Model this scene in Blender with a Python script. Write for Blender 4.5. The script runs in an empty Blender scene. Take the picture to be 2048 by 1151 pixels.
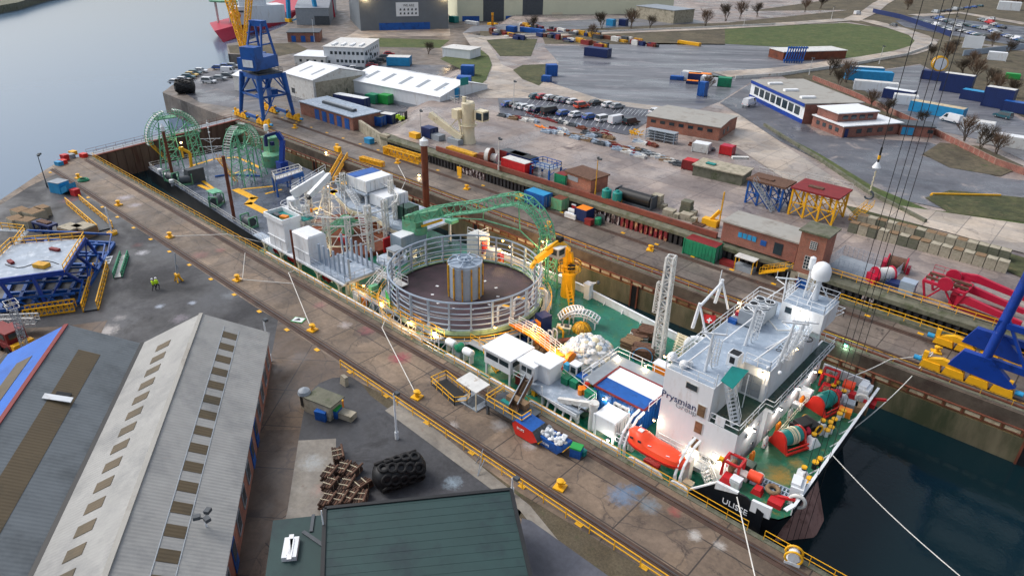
import bpy, math, random
from mathutils import Vector as V, Matrix, Euler
random.seed(7)
R = math.radians
scene = bpy.context.scene
COL = scene.collection
# ---------------------------------------------------------------- camera
F, PITCH, ROLL, YAW, HC = 1378.13, R(27.9615), R(1.37035), R(131.5812), 46.0
_h = V((math.cos(YAW), math.sin(YAW), 0))
_f = math.cos(PITCH)*_h + V((0, 0, -math.sin(PITCH)))
_r0 = _f.cross(V((0, 0, 1))).normalized(); _u0 = _r0.cross(_f)
_r = math.cos(ROLL)*_r0 + math.sin(ROLL)*_u0
_u = -math.sin(ROLL)*_r0 + math.cos(ROLL)*_u0
CAMP = V((0, 0, HC))
cam = bpy.data.cameras.new('camera'); camo = bpy.data.objects.new('camera', cam); COL.objects.link(camo)
camo.matrix_world = Matrix(((_r.x, _u.x, -_f.x, 0), (_r.y, _u.y, -_f.y, 0), (_r.z, _u.z, -_f.z, HC), (0, 0, 0, 1)))
cam.sensor_fit = 'HORIZONTAL'; cam.sensor_width = 36.0; cam.lens = 36.0*F/2048
cam.clip_start = 0.5; cam.clip_end = 6000
scene.camera = camo
def G(x, y, z=0.0):
    """survey: the point at height z that the photograph shows at pixel x,y (2048 wide)"""
    d = _f*F + _r*(x-1024) - _u*(y-575.5)
    return CAMP + d*((z-HC)/d.z)
ZY = 3.0
def sstep(t):
    t = max(0, min(1, t)); return t*t*(3-2*t)
def gz(x, y):
    """height of the land behind the far quay"""
    if y < 95: return 0.0
    return ZY*sstep((x+0.714*(y-106)+137)/10)
def GY(x, y):
    z = ZY
    for _ in range(12):
        p = G(x, y, z); z += 0.6*(gz(p.x, p.y)-z)
    return G(x, y, z)
# ---------------------------------------------------------------- mesh builder
class MB:
    def __init__(s): s.v = []; s.f = []; s.mi = []; s.ms = []; s.c = 0; s.smooth = []; s.sm = False
    def use(s, m):
        if m not in s.ms: s.ms.append(m)
        s.c = s.ms.index(m); return s
    def add(s, vs, fs):
        o = len(s.v); s.v += [tuple(p) for p in vs]
        for q in fs: s.f.append([o+i for i in q]); s.mi.append(s.c); s.smooth.append(s.sm)
        return s
    def poly(s, pts): return s.add(pts, [list(range(len(pts)))])
    def box(s, x0, y0, z0, x1, y1, z1):
        v = [(x0, y0, z0), (x1, y0, z0), (x1, y1, z0), (x0, y1, z0), (x0, y0, z1), (x1, y0, z1), (x1, y1, z1), (x0, y1, z1)]
        return s.add(v, [[3, 2, 1, 0], [4, 5, 6, 7], [0, 1, 5, 4], [1, 2, 6, 5], [2, 3, 7, 6], [3, 0, 4, 7]])
    def bc(s, c, sx, sy, sz, rz=0):
        """box on base centre c"""
        ca, sa = math.cos(rz), math.sin(rz); v = []
        for z in (0, sz):
            for a, b in ((-1, -1), (1, -1), (1, 1), (-1, 1)):
                x, y = a*sx/2, b*sy/2
                v.append((c[0]+x*ca-y*sa, c[1]+x*sa+y*ca, c[2]+z))
        return s.add(v, [[3, 2, 1, 0], [4, 5, 6, 7], [0, 1, 5, 4], [1, 2, 6, 5], [2, 3, 7, 6], [3, 0, 4, 7]])
    def bar(s, p, q, w, h=None):
        p, q = V(p), V(q); d = q-p
        if d.length < 1e-6: return s
        d.normalize(); up = V((0, 0, 1)) if abs(d.z) < .95 else V((1, 0, 0))
        a = d.cross(up).normalized()*(w/2); b = a.cross(d).normalized()*((h or w)/2)
        v = [p-a-b, p+a-b, p+a+b, p-a+b, q-a-b, q+a-b, q+a+b, q-a+b]
        return s.add(v, [[3, 2, 1, 0], [4, 5, 6, 7], [0, 1, 5, 4], [1, 2, 6, 5], [2, 3, 7, 6], [3, 0, 4, 7]])
    def tube(s, p, q, r, n=8, r2=None):
        p, q = V(p), V(q); d = q-p
        if d.length < 1e-6: return s
        d.normalize(); up = V((0, 0, 1)) if abs(d.z) < .95 else V((1, 0, 0))
        a = d.cross(up).normalized(); b = d.cross(a); r2 = r if r2 is None else r2
        v = [p+(a*math.cos(t)+b*math.sin(t))*r for t in [2*math.pi*i/n for i in range(n)]]
        v += [q+(a*math.cos(t)+b*math.sin(t))*r2 for t in [2*math.pi*i/n for i in range(n)]]
        old = s.sm; s.sm = n > 6
        s.add(v, [[i, i+n, (i+1) % n+n, (i+1) % n] for i in range(n)]); s.sm = old
        return s.add(v[:n], [list(range(n))]).add(v[n:], [list(range(n))[::-1]])
    def path(s, pts, r, n=6):
        for a, b in zip(pts[:-1], pts[1:]): s.tube(a, b, r, n)
        return s
    def bars(s, pts, w, h=None):
        for a, b in zip(pts[:-1], pts[1:]): s.bar(a, b, w, h)
        return s
    def lathe(s, prof, c, n=20, ax='z', closed=False):
        v = []
        for r, z in prof:
            for i in range(n):
                t = 2*math.pi*i/n; a, b = r*math.cos(t), r*math.sin(t)
                o = {'z': (a, b, z), 'x': (z, a, b), 'y': (b, z, a)}[ax]
                v.append((c[0]+o[0], c[1]+o[1], c[2]+o[2]))
        f = []
        for k in range(len(prof)-1):
            for i in range(n): f.append([k*n+i, k*n+(i+1) % n, (k+1)*n+(i+1) % n, (k+1)*n+i])
        if not closed: f.append(list(range(n))[::-1]); f.append([(len(prof)-1)*n+i for i in range(n)])
        old = s.sm; s.sm = True; s.add(v, f); s.sm = old; return s
    def sphere(s, c, r, nu=12, nv=8, sc=(1, 1, 1), jit=0):
        v = []
        for j in range(nv+1):
            ph = math.pi*j/nv
            for i in range(nu):
                t = 2*math.pi*i/nu; k = 1+random.uniform(-jit, jit)
                v.append((c[0]+r*k*sc[0]*math.sin(ph)*math.cos(t), c[1]+r*k*sc[1]*math.sin(ph)*math.sin(t), c[2]+r*k*sc[2]*math.cos(ph)))
        f = [[j*nu+i, j*nu+(i+1) % nu, (j+1)*nu+(i+1) % nu, (j+1)*nu+i][::-1] for j in range(nv) for i in range(nu)]
        old = s.sm; s.sm = jit == 0; s.add(v, f); s.sm = old; return s
    def torus(s, c, R_, r, ax='z', n=20, m=8, t0=0, t1=2*math.pi, rot=None):
        full = abs(t1-t0-2*math.pi) < 1e-6; k = n if full else n+1; v = []
        for i in range(k):
            t = t0+(t1-t0)*i/n
            for j in range(m):
                u = 2*math.pi*j/m; rr = R_+r*math.cos(u); a, b, z = rr*math.cos(t), rr*math.sin(t), r*math.sin(u)
                o = V({'z': (a, b, z), 'x': (z, a, b), 'y': (a, z, b)}[ax])
                if rot: o = rot @ o
                v.append((c[0]+o[0], c[1]+o[1], c[2]+o[2]))
        f = [[i*m+j, ((i+1) % k)*m+j, ((i+1) % k)*m+(j+1) % m, i*m+(j+1) % m] for i in range(n) for j in range(m)]
        old = s.sm; s.sm = True; s.add(v, f); s.sm = old; return s
    def prism(s, pts, z0, z1):
        n = len(pts)
        v = [(p[0], p[1], z0) for p in pts]+[(p[0], p[1], z1) for p in pts]
        return s.add(v, [list(range(n))[::-1], [n+i for i in range(n)]]+[[i, (i+1) % n, n+(i+1) % n, n+i] for i in range(n)])
    def slab(s, pts, off):
        """any planar polygon pushed by the vector off"""
        n = len(pts); off = V(off); v = [V(p) for p in pts]; v += [p+off for p in v]
        return s.add(v, [list(range(n))[::-1], [n+i for i in range(n)]]+[[i, (i+1) % n, n+(i+1) % n, n+i] for i in range(n)])
    def rail(s, pts, h=1.05, step=1.6, r=.028, mids=2, closed=False):
        """handrail with posts along base points"""
        pts = [V(p) for p in pts]
        if closed: pts = pts+[pts[0]]
        for a, b in zip(pts[:-1], pts[1:]):
            n = max(1, round((b-a).length/step))
            for i in range(n+1):
                q = a.lerp(b, i/n); s.bar(q, q+V((0, 0, h)), r*1.8)
            for k in range(mids): 
                z = V((0, 0, h*(k+1)/mids)); s.bar(a+z, b+z, r*2)
        return s
    def truss(s, p, q, w, h, n, r=.06, up=V((0, 0, 1)), w2=None, h2=None, rd=None):
        """four-chord lattice from p to q"""
        p, q = V(p), V(q); d = (q-p).normalized(); a = d.cross(up).normalized(); b = a.cross(d).normalized()
        w2 = w if w2 is None else w2; h2 = h if h2 is None else h2; rd = rd or r*.6
        def c(t, i):
            sx, sy = ((-1, -1), (1, -1), (1, 1), (-1, 1))[i]
            return p.lerp(q, t)+a*(sx*(w+(w2-w)*t)/2)+b*(sy*(h+(h2-h)*t)/2)
        for i in range(4): s.bar(c(0, i), c(1, i), r)
        for k in range(n):
            t0, t1 = k/n, (k+1)/n
            for i in range(4):
                j = (i+1) % 4
                s.bar(c(t0, i), c(t1, j), rd) if k % 2 == 0 else s.bar(c(t0, j), c(t1, i), rd)
                s.bar(c(t1, i), c(t1, j), rd)
        for i in range(4): s.bar(c(0, i), c(0, (i+1) % 4), rd)
        return s
    def stairs(s, p, q, w, n=10, side=None):
        p, q = V(p), V(q); d = V((q.x-p.x, q.y-p.y, 0)).normalized(); a = V((-d.y, d.x, 0))*(w/2)
        for k in (-1, 1):
            s.bar(p+a*k, q+a*k, .06, .2)
            s.bar(p+a*k+V((0, 0, 1)), q+a*k+V((0, 0, 1)), .05); s.bar(p+a*k+V((0, 0, .5)), q+a*k+V((0, 0, .5)), .04)
            for i in range(0, n+1, max(1, n//4)): m = p.lerp(q, i/n)+a*k; s.bar(m, m+V((0, 0, 1)), .05)
        for i in range(n):
            m = p.lerp(q, (i+.5)/n); s.bar(m-a, m+a, .22, .04)
        return s
    def bl(s, name, p): return s.build(name, None, p, True)
    def bw(s, name, p): return s.build(name, None, p)
    def build(s, name, mat=None, parent=None, local=False, label=None):
        me = bpy.data.meshes.new(name); me.from_pydata(s.v, [], s.f)
        ms = s.ms or [mat]
        for m in ms: me.materials.append(MATS[m] if isinstance(m, str) else m)
        if s.ms: me.polygons.foreach_set('material_index', s.mi)
        me.polygons.foreach_set('use_smooth', s.smooth)
        me.update()
        if any(s.smooth): me.set_sharp_from_angle(angle=R(38))
        o = bpy.data.objects.new(name, me); COL.objects.link(o)
        if parent is not None:
            o.parent = parent
            if not local: o.matrix_parent_inverse = inv(parent)
        if label: o['label'] = label
        return o
def inv(o):
    return (Matrix.Translation(o.location) @ o.rotation_euler.to_matrix().to_4x4()).inverted()
def tag(o, label, cat, group=None):
    o['label'] = label; o['category'] = cat
    if group: o['group'] = group
    return o
def struct(o, kind='structure'): o['kind'] = kind; return o
def thing(name, label, cat, loc=(0, 0, 0), rz=0, group=None):
    o = bpy.data.objects.new(name, None); o.empty_display_size = .3; COL.objects.link(o)
    o.location = loc; o.rotation_euler = (0, 0, rz); return tag(o, label, cat, group)
def dup(root, loc, rz=0, label=None, mats=None, scale=None):
    """a copy of a thing with its parts and their sub-parts; mats recolours parts by name"""
    r = root.copy(); COL.objects.link(r); r.location = loc; r.rotation_euler = (0, 0, rz)
    if scale: r.scale = scale
    if label: r['label'] = label
    for ch in list(root.children):
        c = ch.copy(); COL.objects.link(c); c.parent = r
        k = ch.name.split('.')[0]
        if mats and k in mats:
            c.material_slots[0].link = 'OBJECT'; c.material_slots[0].material = MATS[mats[k]]
        for g in list(ch.children):
            d = g.copy(); COL.objects.link(d); d.parent = c
    return r
ORD = ['first', 'second', 'third', 'fourth', 'fifth', 'sixth', 'seventh', 'eighth', 'ninth', 'tenth', 'eleventh', 'twelfth', 'thirteenth', 'fourteenth', 'fifteenth', 'sixteenth', 'seventeenth', 'eighteenth', 'nineteenth', 'twentieth', 'twenty-first', 'twenty-second', 'twenty-third', 'twenty-fourth']
# ---------------------------------------------------------------- materials
MATS = {}
def srgb(r, g, b):
    def l(c):
        c /= 255; return c/12.92 if c <= .04045 else ((c+.055)/1.055)**2.4
    return (l(r), l(g), l(b), 1)
class NT:
    def __init__(s, m): s.t = m.node_tree; s.n = s.t.nodes; s.l = s.t.links
    def new(s, ty, **kw):
        n = s.n.new(ty)
        for k, v in kw.items():
            if k.startswith('i_'): n.inputs[k[2:].replace('_', ' ')].default_value = v
            else: setattr(n, k, v)
        return n
    def link(s, a, b): s.l.new(a, b)
def mat(name, col, rough=.6, var=.25, sc=1.5, metal=0, var2=None, wave=None, wdir='X', wstr=.25, emit=None, estr=0, dirt=None, dsc=.35, bump=0, spec=.4, coat=0, dlo=.5, dhi=.68, stretch=None):
    """plain painted / stone / metal surface: base colour broken by two noises and by patches of dirt, optional corrugation"""
    m = bpy.data.materials.new(name); m.use_nodes = True; t = NT(m)
    b = t.n['Principled BSDF']; b.inputs['Roughness'].default_value = rough; b.inputs['Metallic'].default_value = metal
    b.inputs['Specular IOR Level'].default_value = spec
    if coat: b.inputs['Coat Weight'].default_value = coat
    tc = t.new('ShaderNodeTexCoord'); src = tc.outputs['Object']
    if stretch:
        mp = t.new('ShaderNodeMapping'); mp.inputs['Scale'].default_value = stretch; t.link(src, mp.inputs['Vector']); nsrc = mp.outputs['Vector']
    else: nsrc = src
    n1 = t.new('ShaderNodeTexNoise', i_Scale=sc, i_Detail=6.0, i_Roughness=.65); t.link(nsrc, n1.inputs['Vector'])
    c = srgb(*col); lo = tuple(x*(1-var) for x in c[:3])+(1,); hi = tuple(min(1, x*(1+var)) for x in c[:3])+(1,)
    rp = t.new('ShaderNodeValToRGB'); rp.color_ramp.elements[0].position = .3; rp.color_ramp.elements[1].position = .72
    rp.color_ramp.elements[0].color = lo; rp.color_ramp.elements[1].color = hi
    t.link(n1.outputs['Fac'], rp.inputs['Fac']); out = rp.outputs['Color']
    if dirt:
        n2 = t.new('ShaderNodeTexNoise', i_Scale=dsc, i_Detail=8.0, i_Roughness=.7); t.link(nsrc, n2.inputs['Vector'])
        r2 = t.new('ShaderNodeValToRGB'); r2.color_ramp.elements[0].position = dlo; r2.color_ramp.elements[1].position = dhi
        t.link(n2.outputs['Fac'], r2.inputs['Fac'])
        mx = t.new('ShaderNodeMix', data_type='RGBA'); t.link(r2.outputs['Color'], mx.inputs['Factor']); t.link(out, mx.inputs[6])
        mx.inputs[7].default_value = srgb(*dirt); out = mx.outputs[2]
    t.link(out, b.inputs['Base Color'])
    if wave or bump:
        bp = t.new('ShaderNodeBump', i_Strength=wstr if wave else bump, i_Distance=.08 if wave else .04)
        if wave:
            w = t.new('ShaderNodeTexWave', wave_type='BANDS', bands_direction=wdir, i_Scale=wave); t.link(src, w.inputs['Vector']); t.link(w.outputs['Fac'], bp.inputs['Height'])
        else: t.link(n1.outputs['Fac'], bp.inputs['Height'])
        t.link(bp.outputs['Normal'], b.inputs['Normal'])
    if emit:
        b.inputs['Emission Color'].default_value = srgb(*emit); b.inputs['Emission Strength'].default_value = estr
    MATS[name] = m; return m
def ground(name, base, alt, joint=None, jx=6.0, jy=4.0, rough=(.35, .75), sc=.12, stain=None, stains=(), jcol=(60, 52, 48), fine=2.0, bump=.12, var=.5, rot=0, wet=(.42, .6), streak=0):
    """concrete, asphalt or gravel sheet: large patches, fine grain, slab joints and spilled paint at given places"""
    m = bpy.data.materials.new(name); m.use_nodes = True; t = NT(m); b = t.n['Principled BSDF']
    tc = t.new('ShaderNodeTexCoord'); src = tc.outputs['Object']
    if streak:
        sm = t.new('ShaderNodeMapping', vector_type='TEXTURE'); sm.inputs['Rotation'].default_value = (0, 0, R(41)); sm.inputs['Scale'].default_value = (streak, 1, 1); t.link(src, sm.inputs['Vector']); nv = sm.outputs['Vector']
    else: nv = src
    def noise(s_, det=6, rg=.6, dist=0):
        n = t.new('ShaderNodeTexNoise', i_Scale=s_, i_Detail=float(det), i_Roughness=rg, i_Distortion=dist); t.link(nv, n.inputs['Vector']); return n.outputs['Fac']
    def ramp(f, a, b_, p0=.35, p1=.65):
        r = t.new('ShaderNodeValToRGB'); e = r.color_ramp.elements; e[0].position = p0; e[1].position = p1; e[0].color = a; e[1].color = b_
        t.link(f, r.inputs['Fac']); return r.outputs['Color']
    def mix(f, a, c, bt='MIX'):
        x = t.new('ShaderNodeMix', data_type='RGBA', blend_type=bt)
        if isinstance(f, float): x.inputs['Factor'].default_value = f
        else: t.link(f, x.inputs['Factor'])
        for k, val in ((6, a), (7, c)):
            if isinstance(val, tuple): x.inputs[k].default_value = val
            else: t.link(val, x.inputs[k])
        return x.outputs[2]
    W, K = (1, 1, 1, 1), (0, 0, 0, 1)
    big = noise(sc, 8, .68, .4)
    col = ramp(big, srgb(*base), srgb(*alt), .34, .66)
    fn = noise(fine, 8, .75)
    g = var
    col = mix(1.0, col, ramp(fn, (1-g, 1-g, 1-g, 1), (1+g*.55, 1+g*.55, 1+g*.55, 1), .25, .75), 'MULTIPLY')
    if stain: col = mix(ramp(noise(sc*2.7, 9, .75, .6), K, W, .56, .66), col, srgb(*stain))
    height = fn
    if joint:
        br = t.new('ShaderNodeTexBrick', offset=0.0, i_Scale=1.0, i_Mortar_Size=.07, i_Brick_Width=jx, i_Row_Height=jy, i_Mortar_Smooth=.3)
        mp = t.new('ShaderNodeMapping'); mp.inputs['Rotation'].default_value = (0, 0, rot); t.link(src, mp.inputs['Vector']); t.link(mp.outputs['Vector'], br.inputs['Vector'])
        br.inputs['Color1'].default_value = (.88, .88, .88, 1); br.inputs['Color2'].default_value = (1.08, 1.05, 1.02, 1)
        col = mix(1.0, col, br.outputs['Color'], 'MULTIPLY')
        col = mix(br.outputs['Fac'], col, srgb(*jcol))
    if joint:
        dv = t.new('ShaderNodeVectorMath', operation='ADD'); dn = t.new('ShaderNodeTexNoise', i_Scale=.6, i_Detail=6.0); t.link(src, dn.inputs['Vector']); t.link(src, dv.inputs[0]); t.link(dn.outputs['Color'], dv.inputs[1])
        vo = t.new('ShaderNodeTexVoronoi', feature='DISTANCE_TO_EDGE', i_Scale=.17); t.link(dv.outputs[0], vo.inputs['Vector'])
        col = mix(ramp(vo.outputs['Distance'], (.55, .55, .55, 1), K, .003, .012), col, srgb(*jcol))
        vc = t.new('ShaderNodeTexVoronoi', distance='CHEBYCHEV', i_Scale=.13); t.link(src, vc.inputs['Vector'])
        bw_ = t.new('ShaderNodeRGBToBW'); t.link(vc.outputs['Color'], bw_.inputs[0])
        col = mix(1.0, col, ramp(bw_.outputs[0], (.78, .78, .8, 1), (1.12, 1.1, 1.06, 1), .2, .8), 'MULTIPLY')
    wob = t.new('ShaderNodeTexNoise', i_Scale=1.7, i_Detail=9.0, i_Roughness=.8); t.link(src, wob.inputs['Vector'])
    for (p, rad, c, k) in stains:
        d = t.new('ShaderNodeVectorMath', operation='DISTANCE'); t.link(src, d.inputs[0]); d.inputs[1].default_value = (p[0], p[1], p[2] if len(p) > 2 else 0)
        mr = t.new('ShaderNodeMapRange'); mr.inputs['From Min'].default_value = 0; mr.inputs['From Max'].default_value = rad; mr.inputs['To Min'].default_value = 1; mr.inputs['To Max'].default_value = 0
        t.link(d.outputs['Value'], mr.inputs['Value'])
        a = t.new('ShaderNodeMath', operation='MULTIPLY'); t.link(mr.outputs['Result'], a.inputs[0]); t.link(wob.outputs['Fac'], a.inputs[1])
        col = mix(ramp(a.outputs[0], K, (k*.8, k*.8, k*.8, 1), .26, .46), col, srgb(*c))
    t.link(col, b.inputs['Base Color'])
    wt = noise(sc*1.6, 7, .6, .3)
    mr = t.new('ShaderNodeMapRange'); mr.inputs['From Min'].default_value = wet[0]; mr.inputs['From Max'].default_value = wet[1]
    mr.inputs['To Min'].default_value = rough[0]; mr.inputs['To Max'].default_value = rough[1]; t.link(wt, mr.inputs['Value']); t.link(mr.outputs['Result'], b.inputs['Roughness'])
    bp = t.new('ShaderNodeBump', i_Strength=bump, i_Distance=.05); t.link(height, bp.inputs['Height']); t.link(bp.outputs['Normal'], b.inputs['Normal'])
    MATS[name] = m; return m
def water(name, col, bump=.12, sc=.9, rough=.06, sc2=.15):
    m = bpy.data.materials.new(name); m.use_nodes = True; t = NT(m); b = t.n['Principled BSDF']
    b.inputs['Base Color'].default_value = srgb(*col); b.inputs['Roughness'].default_value = rough; b.inputs['IOR'].default_value = 1.33
    tc = t.new('ShaderNodeTexCoord'); n = t.new('ShaderNodeTexNoise', i_Scale=sc, i_Detail=5.0, i_Roughness=.55); t.link(tc.outputs['Object'], n.inputs['Vector'])
    n2 = t.new('ShaderNodeTexNoise', i_Scale=sc2, i_Detail=3.0); t.link(tc.outputs['Object'], n2.inputs['Vector'])
    ml = t.new('ShaderNodeMath', operation='MULTIPLY'); t.link(n.outputs['Fac'], ml.inputs[0]); t.link(n2.outputs['Fac'], ml.inputs[1])
    bp = t.new('ShaderNodeBump', i_Strength=bump, i_Distance=.3); t.link(ml.outputs[0], bp.inputs['Height']); t.link(bp.outputs['Normal'], b.inputs['Normal'])
    MATS[name] = m; return m
def brick(name, c1=(150, 84, 66), c2=(122, 66, 54), mortar=(150, 130, 118), sc=1.0, rotx=True):
    m = bpy.data.materials.new(name); m.use_nodes = True; t = NT(m); b = t.n['Principled BSDF']; b.inputs['Roughness'].default_value = .85
    tc = t.new('ShaderNodeTexCoord'); sx = t.new('ShaderNodeSeparateXYZ'); t.link(tc.outputs['Object'], sx.inputs[0])
    ad = t.new('ShaderNodeMath', operation='ADD'); t.link(sx.outputs['X'], ad.inputs[0]); t.link(sx.outputs['Y'], ad.inputs[1])
    cb = t.new('ShaderNodeCombineXYZ'); t.link(ad.outputs[0], cb.inputs['X']); t.link(sx.outputs['Z'], cb.inputs['Y'])
    br = t.new('ShaderNodeTexBrick', i_Scale=sc, i_Mortar_Size=.012, i_Brick_Width=.23, i_Row_Height=.08); t.link(cb.outputs[0], br.inputs['Vector'])
    br.inputs['Color1'].default_value = srgb(*c1); br.inputs['Color2'].default_value = srgb(*c2); br.inputs['Mortar'].default_value = srgb(*mortar)
    n = t.new('ShaderNodeTexNoise', i_Scale=.5, i_Detail=7.0, i_Roughness=.7); t.link(tc.outputs['Object'], n.inputs['Vector'])
    rp = t.new('ShaderNodeValToRGB'); rp.color_ramp.elements[0].position = .3; rp.color_ramp.elements[1].position = .7
    rp.color_ramp.elements[0].color = (.6, .6, .62, 1); rp.color_ramp.elements[1].color = (1.25, 1.2, 1.15, 1); t.link(n.outputs['Fac'], rp.inputs['Fac'])
    mx = t.new('ShaderNodeMix', data_type='RGBA', blend_type='MULTIPLY'); mx.inputs['Factor'].default_value = 1; t.link(br.outputs['Color'], mx.inputs[6]); t.link(rp.outputs['Color'], mx.inputs[7])
    t.link(mx.outputs[2], b.inputs['Base Color']); MATS[name] = m; return m
mat('white', (220, 224, 228), .45, .06, .8, dirt=(172, 156, 140), dsc=.9, dlo=.54, dhi=.86, stretch=(1, 1, .25))
mat('white_clean', (228, 231, 234), .4, .04, 1)
mat('white_worn', (205, 205, 202), .55, .12, 1.2, dirt=(140, 116, 92), dsc=.9, dlo=.56, dhi=.72)
mat('cream', (216, 206, 178), .5, .08, 1, dirt=(150, 128, 96), dsc=.7, dlo=.58, dhi=.75)
mat('grey', (140, 148, 156), .5, .12, 1.2)
mat('grey_blue', (150, 164, 180), .45, .1, 1.2)
mat('deck_grey', (150, 163, 178), .35, .22, .7, dirt=(196, 204, 214), dsc=.9)
mat('dark_grey', (72, 78, 84), .55, .2, 1.2)
mat('black', (26, 28, 31), .5, .25, 1)
mat('tyre', (24, 24, 26), .75, .3, 3)
mat('hull_black', (20, 24, 30), .35, .25, .5, dirt=(52, 50, 50), dsc=.3)
mat('glass', (40, 54, 62), .08, .2, .5, spec=.7)
mat('glass_warm', (120, 96, 74), .12, .5, 1.5, spec=.7)
mat('yellow', (232, 172, 28), .5, .1, 1, dirt=(176, 110, 24), dsc=1.1, dlo=.6, dhi=.75)
mat('yellow_rust', (206, 156, 40), .6, .15, 1.5, dirt=(120, 74, 40), dsc=1.2, dlo=.5, dhi=.64)
mat('orange', (238, 132, 30), .5, .12, 1)
mat('lifeboat_orange', (238, 78, 44), .4, .06, 1)
mat('red', (186, 34, 40), .5, .12, 1)
mat('red_bright', (206, 44, 34), .45, .1, 1)
mat('crimson', (176, 26, 58), .45, .1, 1)
mat('dark_red', (122, 34, 36), .6, .2, 1.2)
mat('rust', (112, 62, 44), .85, .35, 1.2, dirt=(70, 44, 38), dsc=.6)
mat('rust_beam', (122, 66, 54), .8, .22, .8, dirt=(86, 54, 48), dsc=.4)
mat('blue', (22, 86, 164), .45, .15, .8, dirt=(18, 46, 96), dsc=.5)
mat('crane_blue', (18, 82, 158), .42, .12, .6, dirt=(20, 52, 104), dsc=.4)
mat('crane_blue_dark', (16, 58, 146), .42, .12, .6, dirt=(14, 38, 92), dsc=.4)
mat('navy', (22, 42, 92), .5, .15, 1)
mat('sky_blue', (40, 140, 190), .5, .15, 1)
mat('teal', (24, 128, 122), .5, .12, 1)
mat('sea_green', (104, 176, 140), .5, .14, 1.2, dirt=(84, 128, 104), dsc=1)
mat('sea_green_worn', (96, 160, 126), .55, .2, 1.2, dirt=(110, 104, 70), dsc=1.2)
mat('bright_green', (40, 150, 70), .5, .12, 1)
mat('cont_green', (24, 128, 92), .55, .14, 1, dirt=(30, 92, 72), dsc=.6)
mat('lime', (176, 214, 40), .5, .1, 2)
mat('wood', (128, 104, 78), .85, .3, 2, stretch=(1, 6, 6))
mat('timber', (98, 72, 58), .85, .45, 3)
mat('conc_block', (164, 156, 138), .85, .22, 1.2, dirt=(104, 102, 84), dsc=.9, bump=.15)
mat('conc_mossy', (104, 104, 90), .85, .3, .9, dirt=(64, 74, 44), dsc=.7, bump=.2)
mat('rope', (214, 212, 206), .8, .12, 3)
mat('cable', (46, 40, 50), .6, .2, 6)
mat('skin', (196, 148, 120), .6, .08, 4)
mat('hivis', (196, 236, 40), .6, .06, 4)
mat('workwear', (222, 76, 40), .7, .1, 4)
mat('trousers', (30, 36, 58), .8, .1, 4)
mat('lamp_warm', (255, 226, 170), .4, 0, 1, emit=(255, 206, 130), estr=25)
mat('lamp_white', (255, 250, 240), .4, 0, 1, emit=(255, 240, 215), estr=25)
mat('lamp_orange', (255, 180, 90), .4, 0, 1, emit=(255, 165, 70), estr=22)
mat('lamp_green', (120, 255, 190), .4, 0, 1, emit=(90, 255, 170), estr=20)
mat('hall_grey', (104, 112, 120), .6, .1, .2, wave=2.0, wdir='Z', wstr=.3); mat('cream_hall', (214, 214, 188), .6, .05, .2); mat('pale_roof', (158, 156, 150), .7, .15, .3, dirt=(128, 122, 114), dsc=.3)
brick('brick'); brick('brick_red', (142, 70, 58), (118, 56, 48)); brick('brick_orange', (166, 92, 66), (140, 76, 58))
# ---------------------------------------------------------------- sky and light
w = bpy.data.worlds.new('World'); scene.world = w; w.use_nodes = True
nt = NT(w); bg = nt.n['Background']
SUN_EL, SUN_AZ = 48, 250
sky = nt.new('ShaderNodeTexSky', sky_type='NISHITA', sun_disc=False, sun_elevation=R(SUN_EL), sun_rotation=R(SUN_AZ), air_density=1.2, dust_density=4.0, ozone_density=2.0)
hs = nt.new('ShaderNodeHueSaturation', i_Saturation=.5, i_Value=1.0); nt.link(sky.outputs[0], hs.inputs['Color'])
nt.link(hs.outputs['Color'], bg.inputs['Color']); bg.inputs['Strength'].default_value = .15
sl = bpy.data.lights.new('sun', 'SUN'); sl.energy = 1.3; sl.angle = R(25); sl.color = (1, .965, .92)
so = bpy.data.objects.new('sun', sl); COL.objects.link(so)
_az = R(SUN_AZ); sd = V((math.sin(_az)*math.cos(R(SUN_EL)), math.cos(_az)*math.cos(R(SUN_EL)), math.sin(R(SUN_EL))))
so.rotation_euler = (-sd).to_track_quat('-Z', 'Y').to_euler()
vs = scene.view_settings; vs.view_transform = 'Standard'; vs.look = 'None'; vs.gamma = 1; vs.exposure = .3; vs.use_curve_mapping = False
scene.cycles.max_bounces = 6; scene.cycles.diffuse_bounces = 3; scene.cycles.glossy_bounces = 3; scene.cycles.use_denoising = True
scene.cycles.sample_clamp_indirect = 4
# ---------------------------------------------------------------- ground materials
g = lambda x, y, z=0: tuple(G(x, y, z))
ground('quay_concrete', (92, 79, 67), (138, 121, 104), joint=True, jx=7.2, jy=4.25, stain=(66, 56, 52), sc=.16, stains=[
    (g(800, 715), 3.2, (150, 30, 66), .85), (g(735, 660), 3.0, (146, 62, 76), .55), (g(690, 650), 2.2, (196, 186, 184), .6), (g(640, 610), 2.4, (150, 84, 92), .5),
    (g(1245, 990), 3.6, (96, 132, 168), .7), (g(1275, 975), 2.2, (34, 108, 150), .7), (g(1350, 1022), 1.6, (160, 56, 60), .6), (g(1060, 890), 2.0, (176, 182, 188), .6), (g(1390, 1070), 1.6, (206, 204, 200), .7),
    (g(250, 395), 3.5, (176, 172, 184), .7), (g(270, 410), 3, (170, 168, 180), .6), (g(400, 510), 3.4, (150, 86, 88), .45), (g(1300, 1010), 2.5, (120, 150, 170), .5), (g(850, 690), 2.2, (190, 178, 176), .5), (g(905, 850), 1.6, (196, 190, 186), .6), (g(1000, 850), 2.6, (170, 172, 176), .5), (g(1440, 1090), 1.4, (206, 204, 200), .6), (g(440, 500), 2.2, (170, 100, 96), .4)], var=.42, wet=(.3, .75), rough=(.42, .8))
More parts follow.
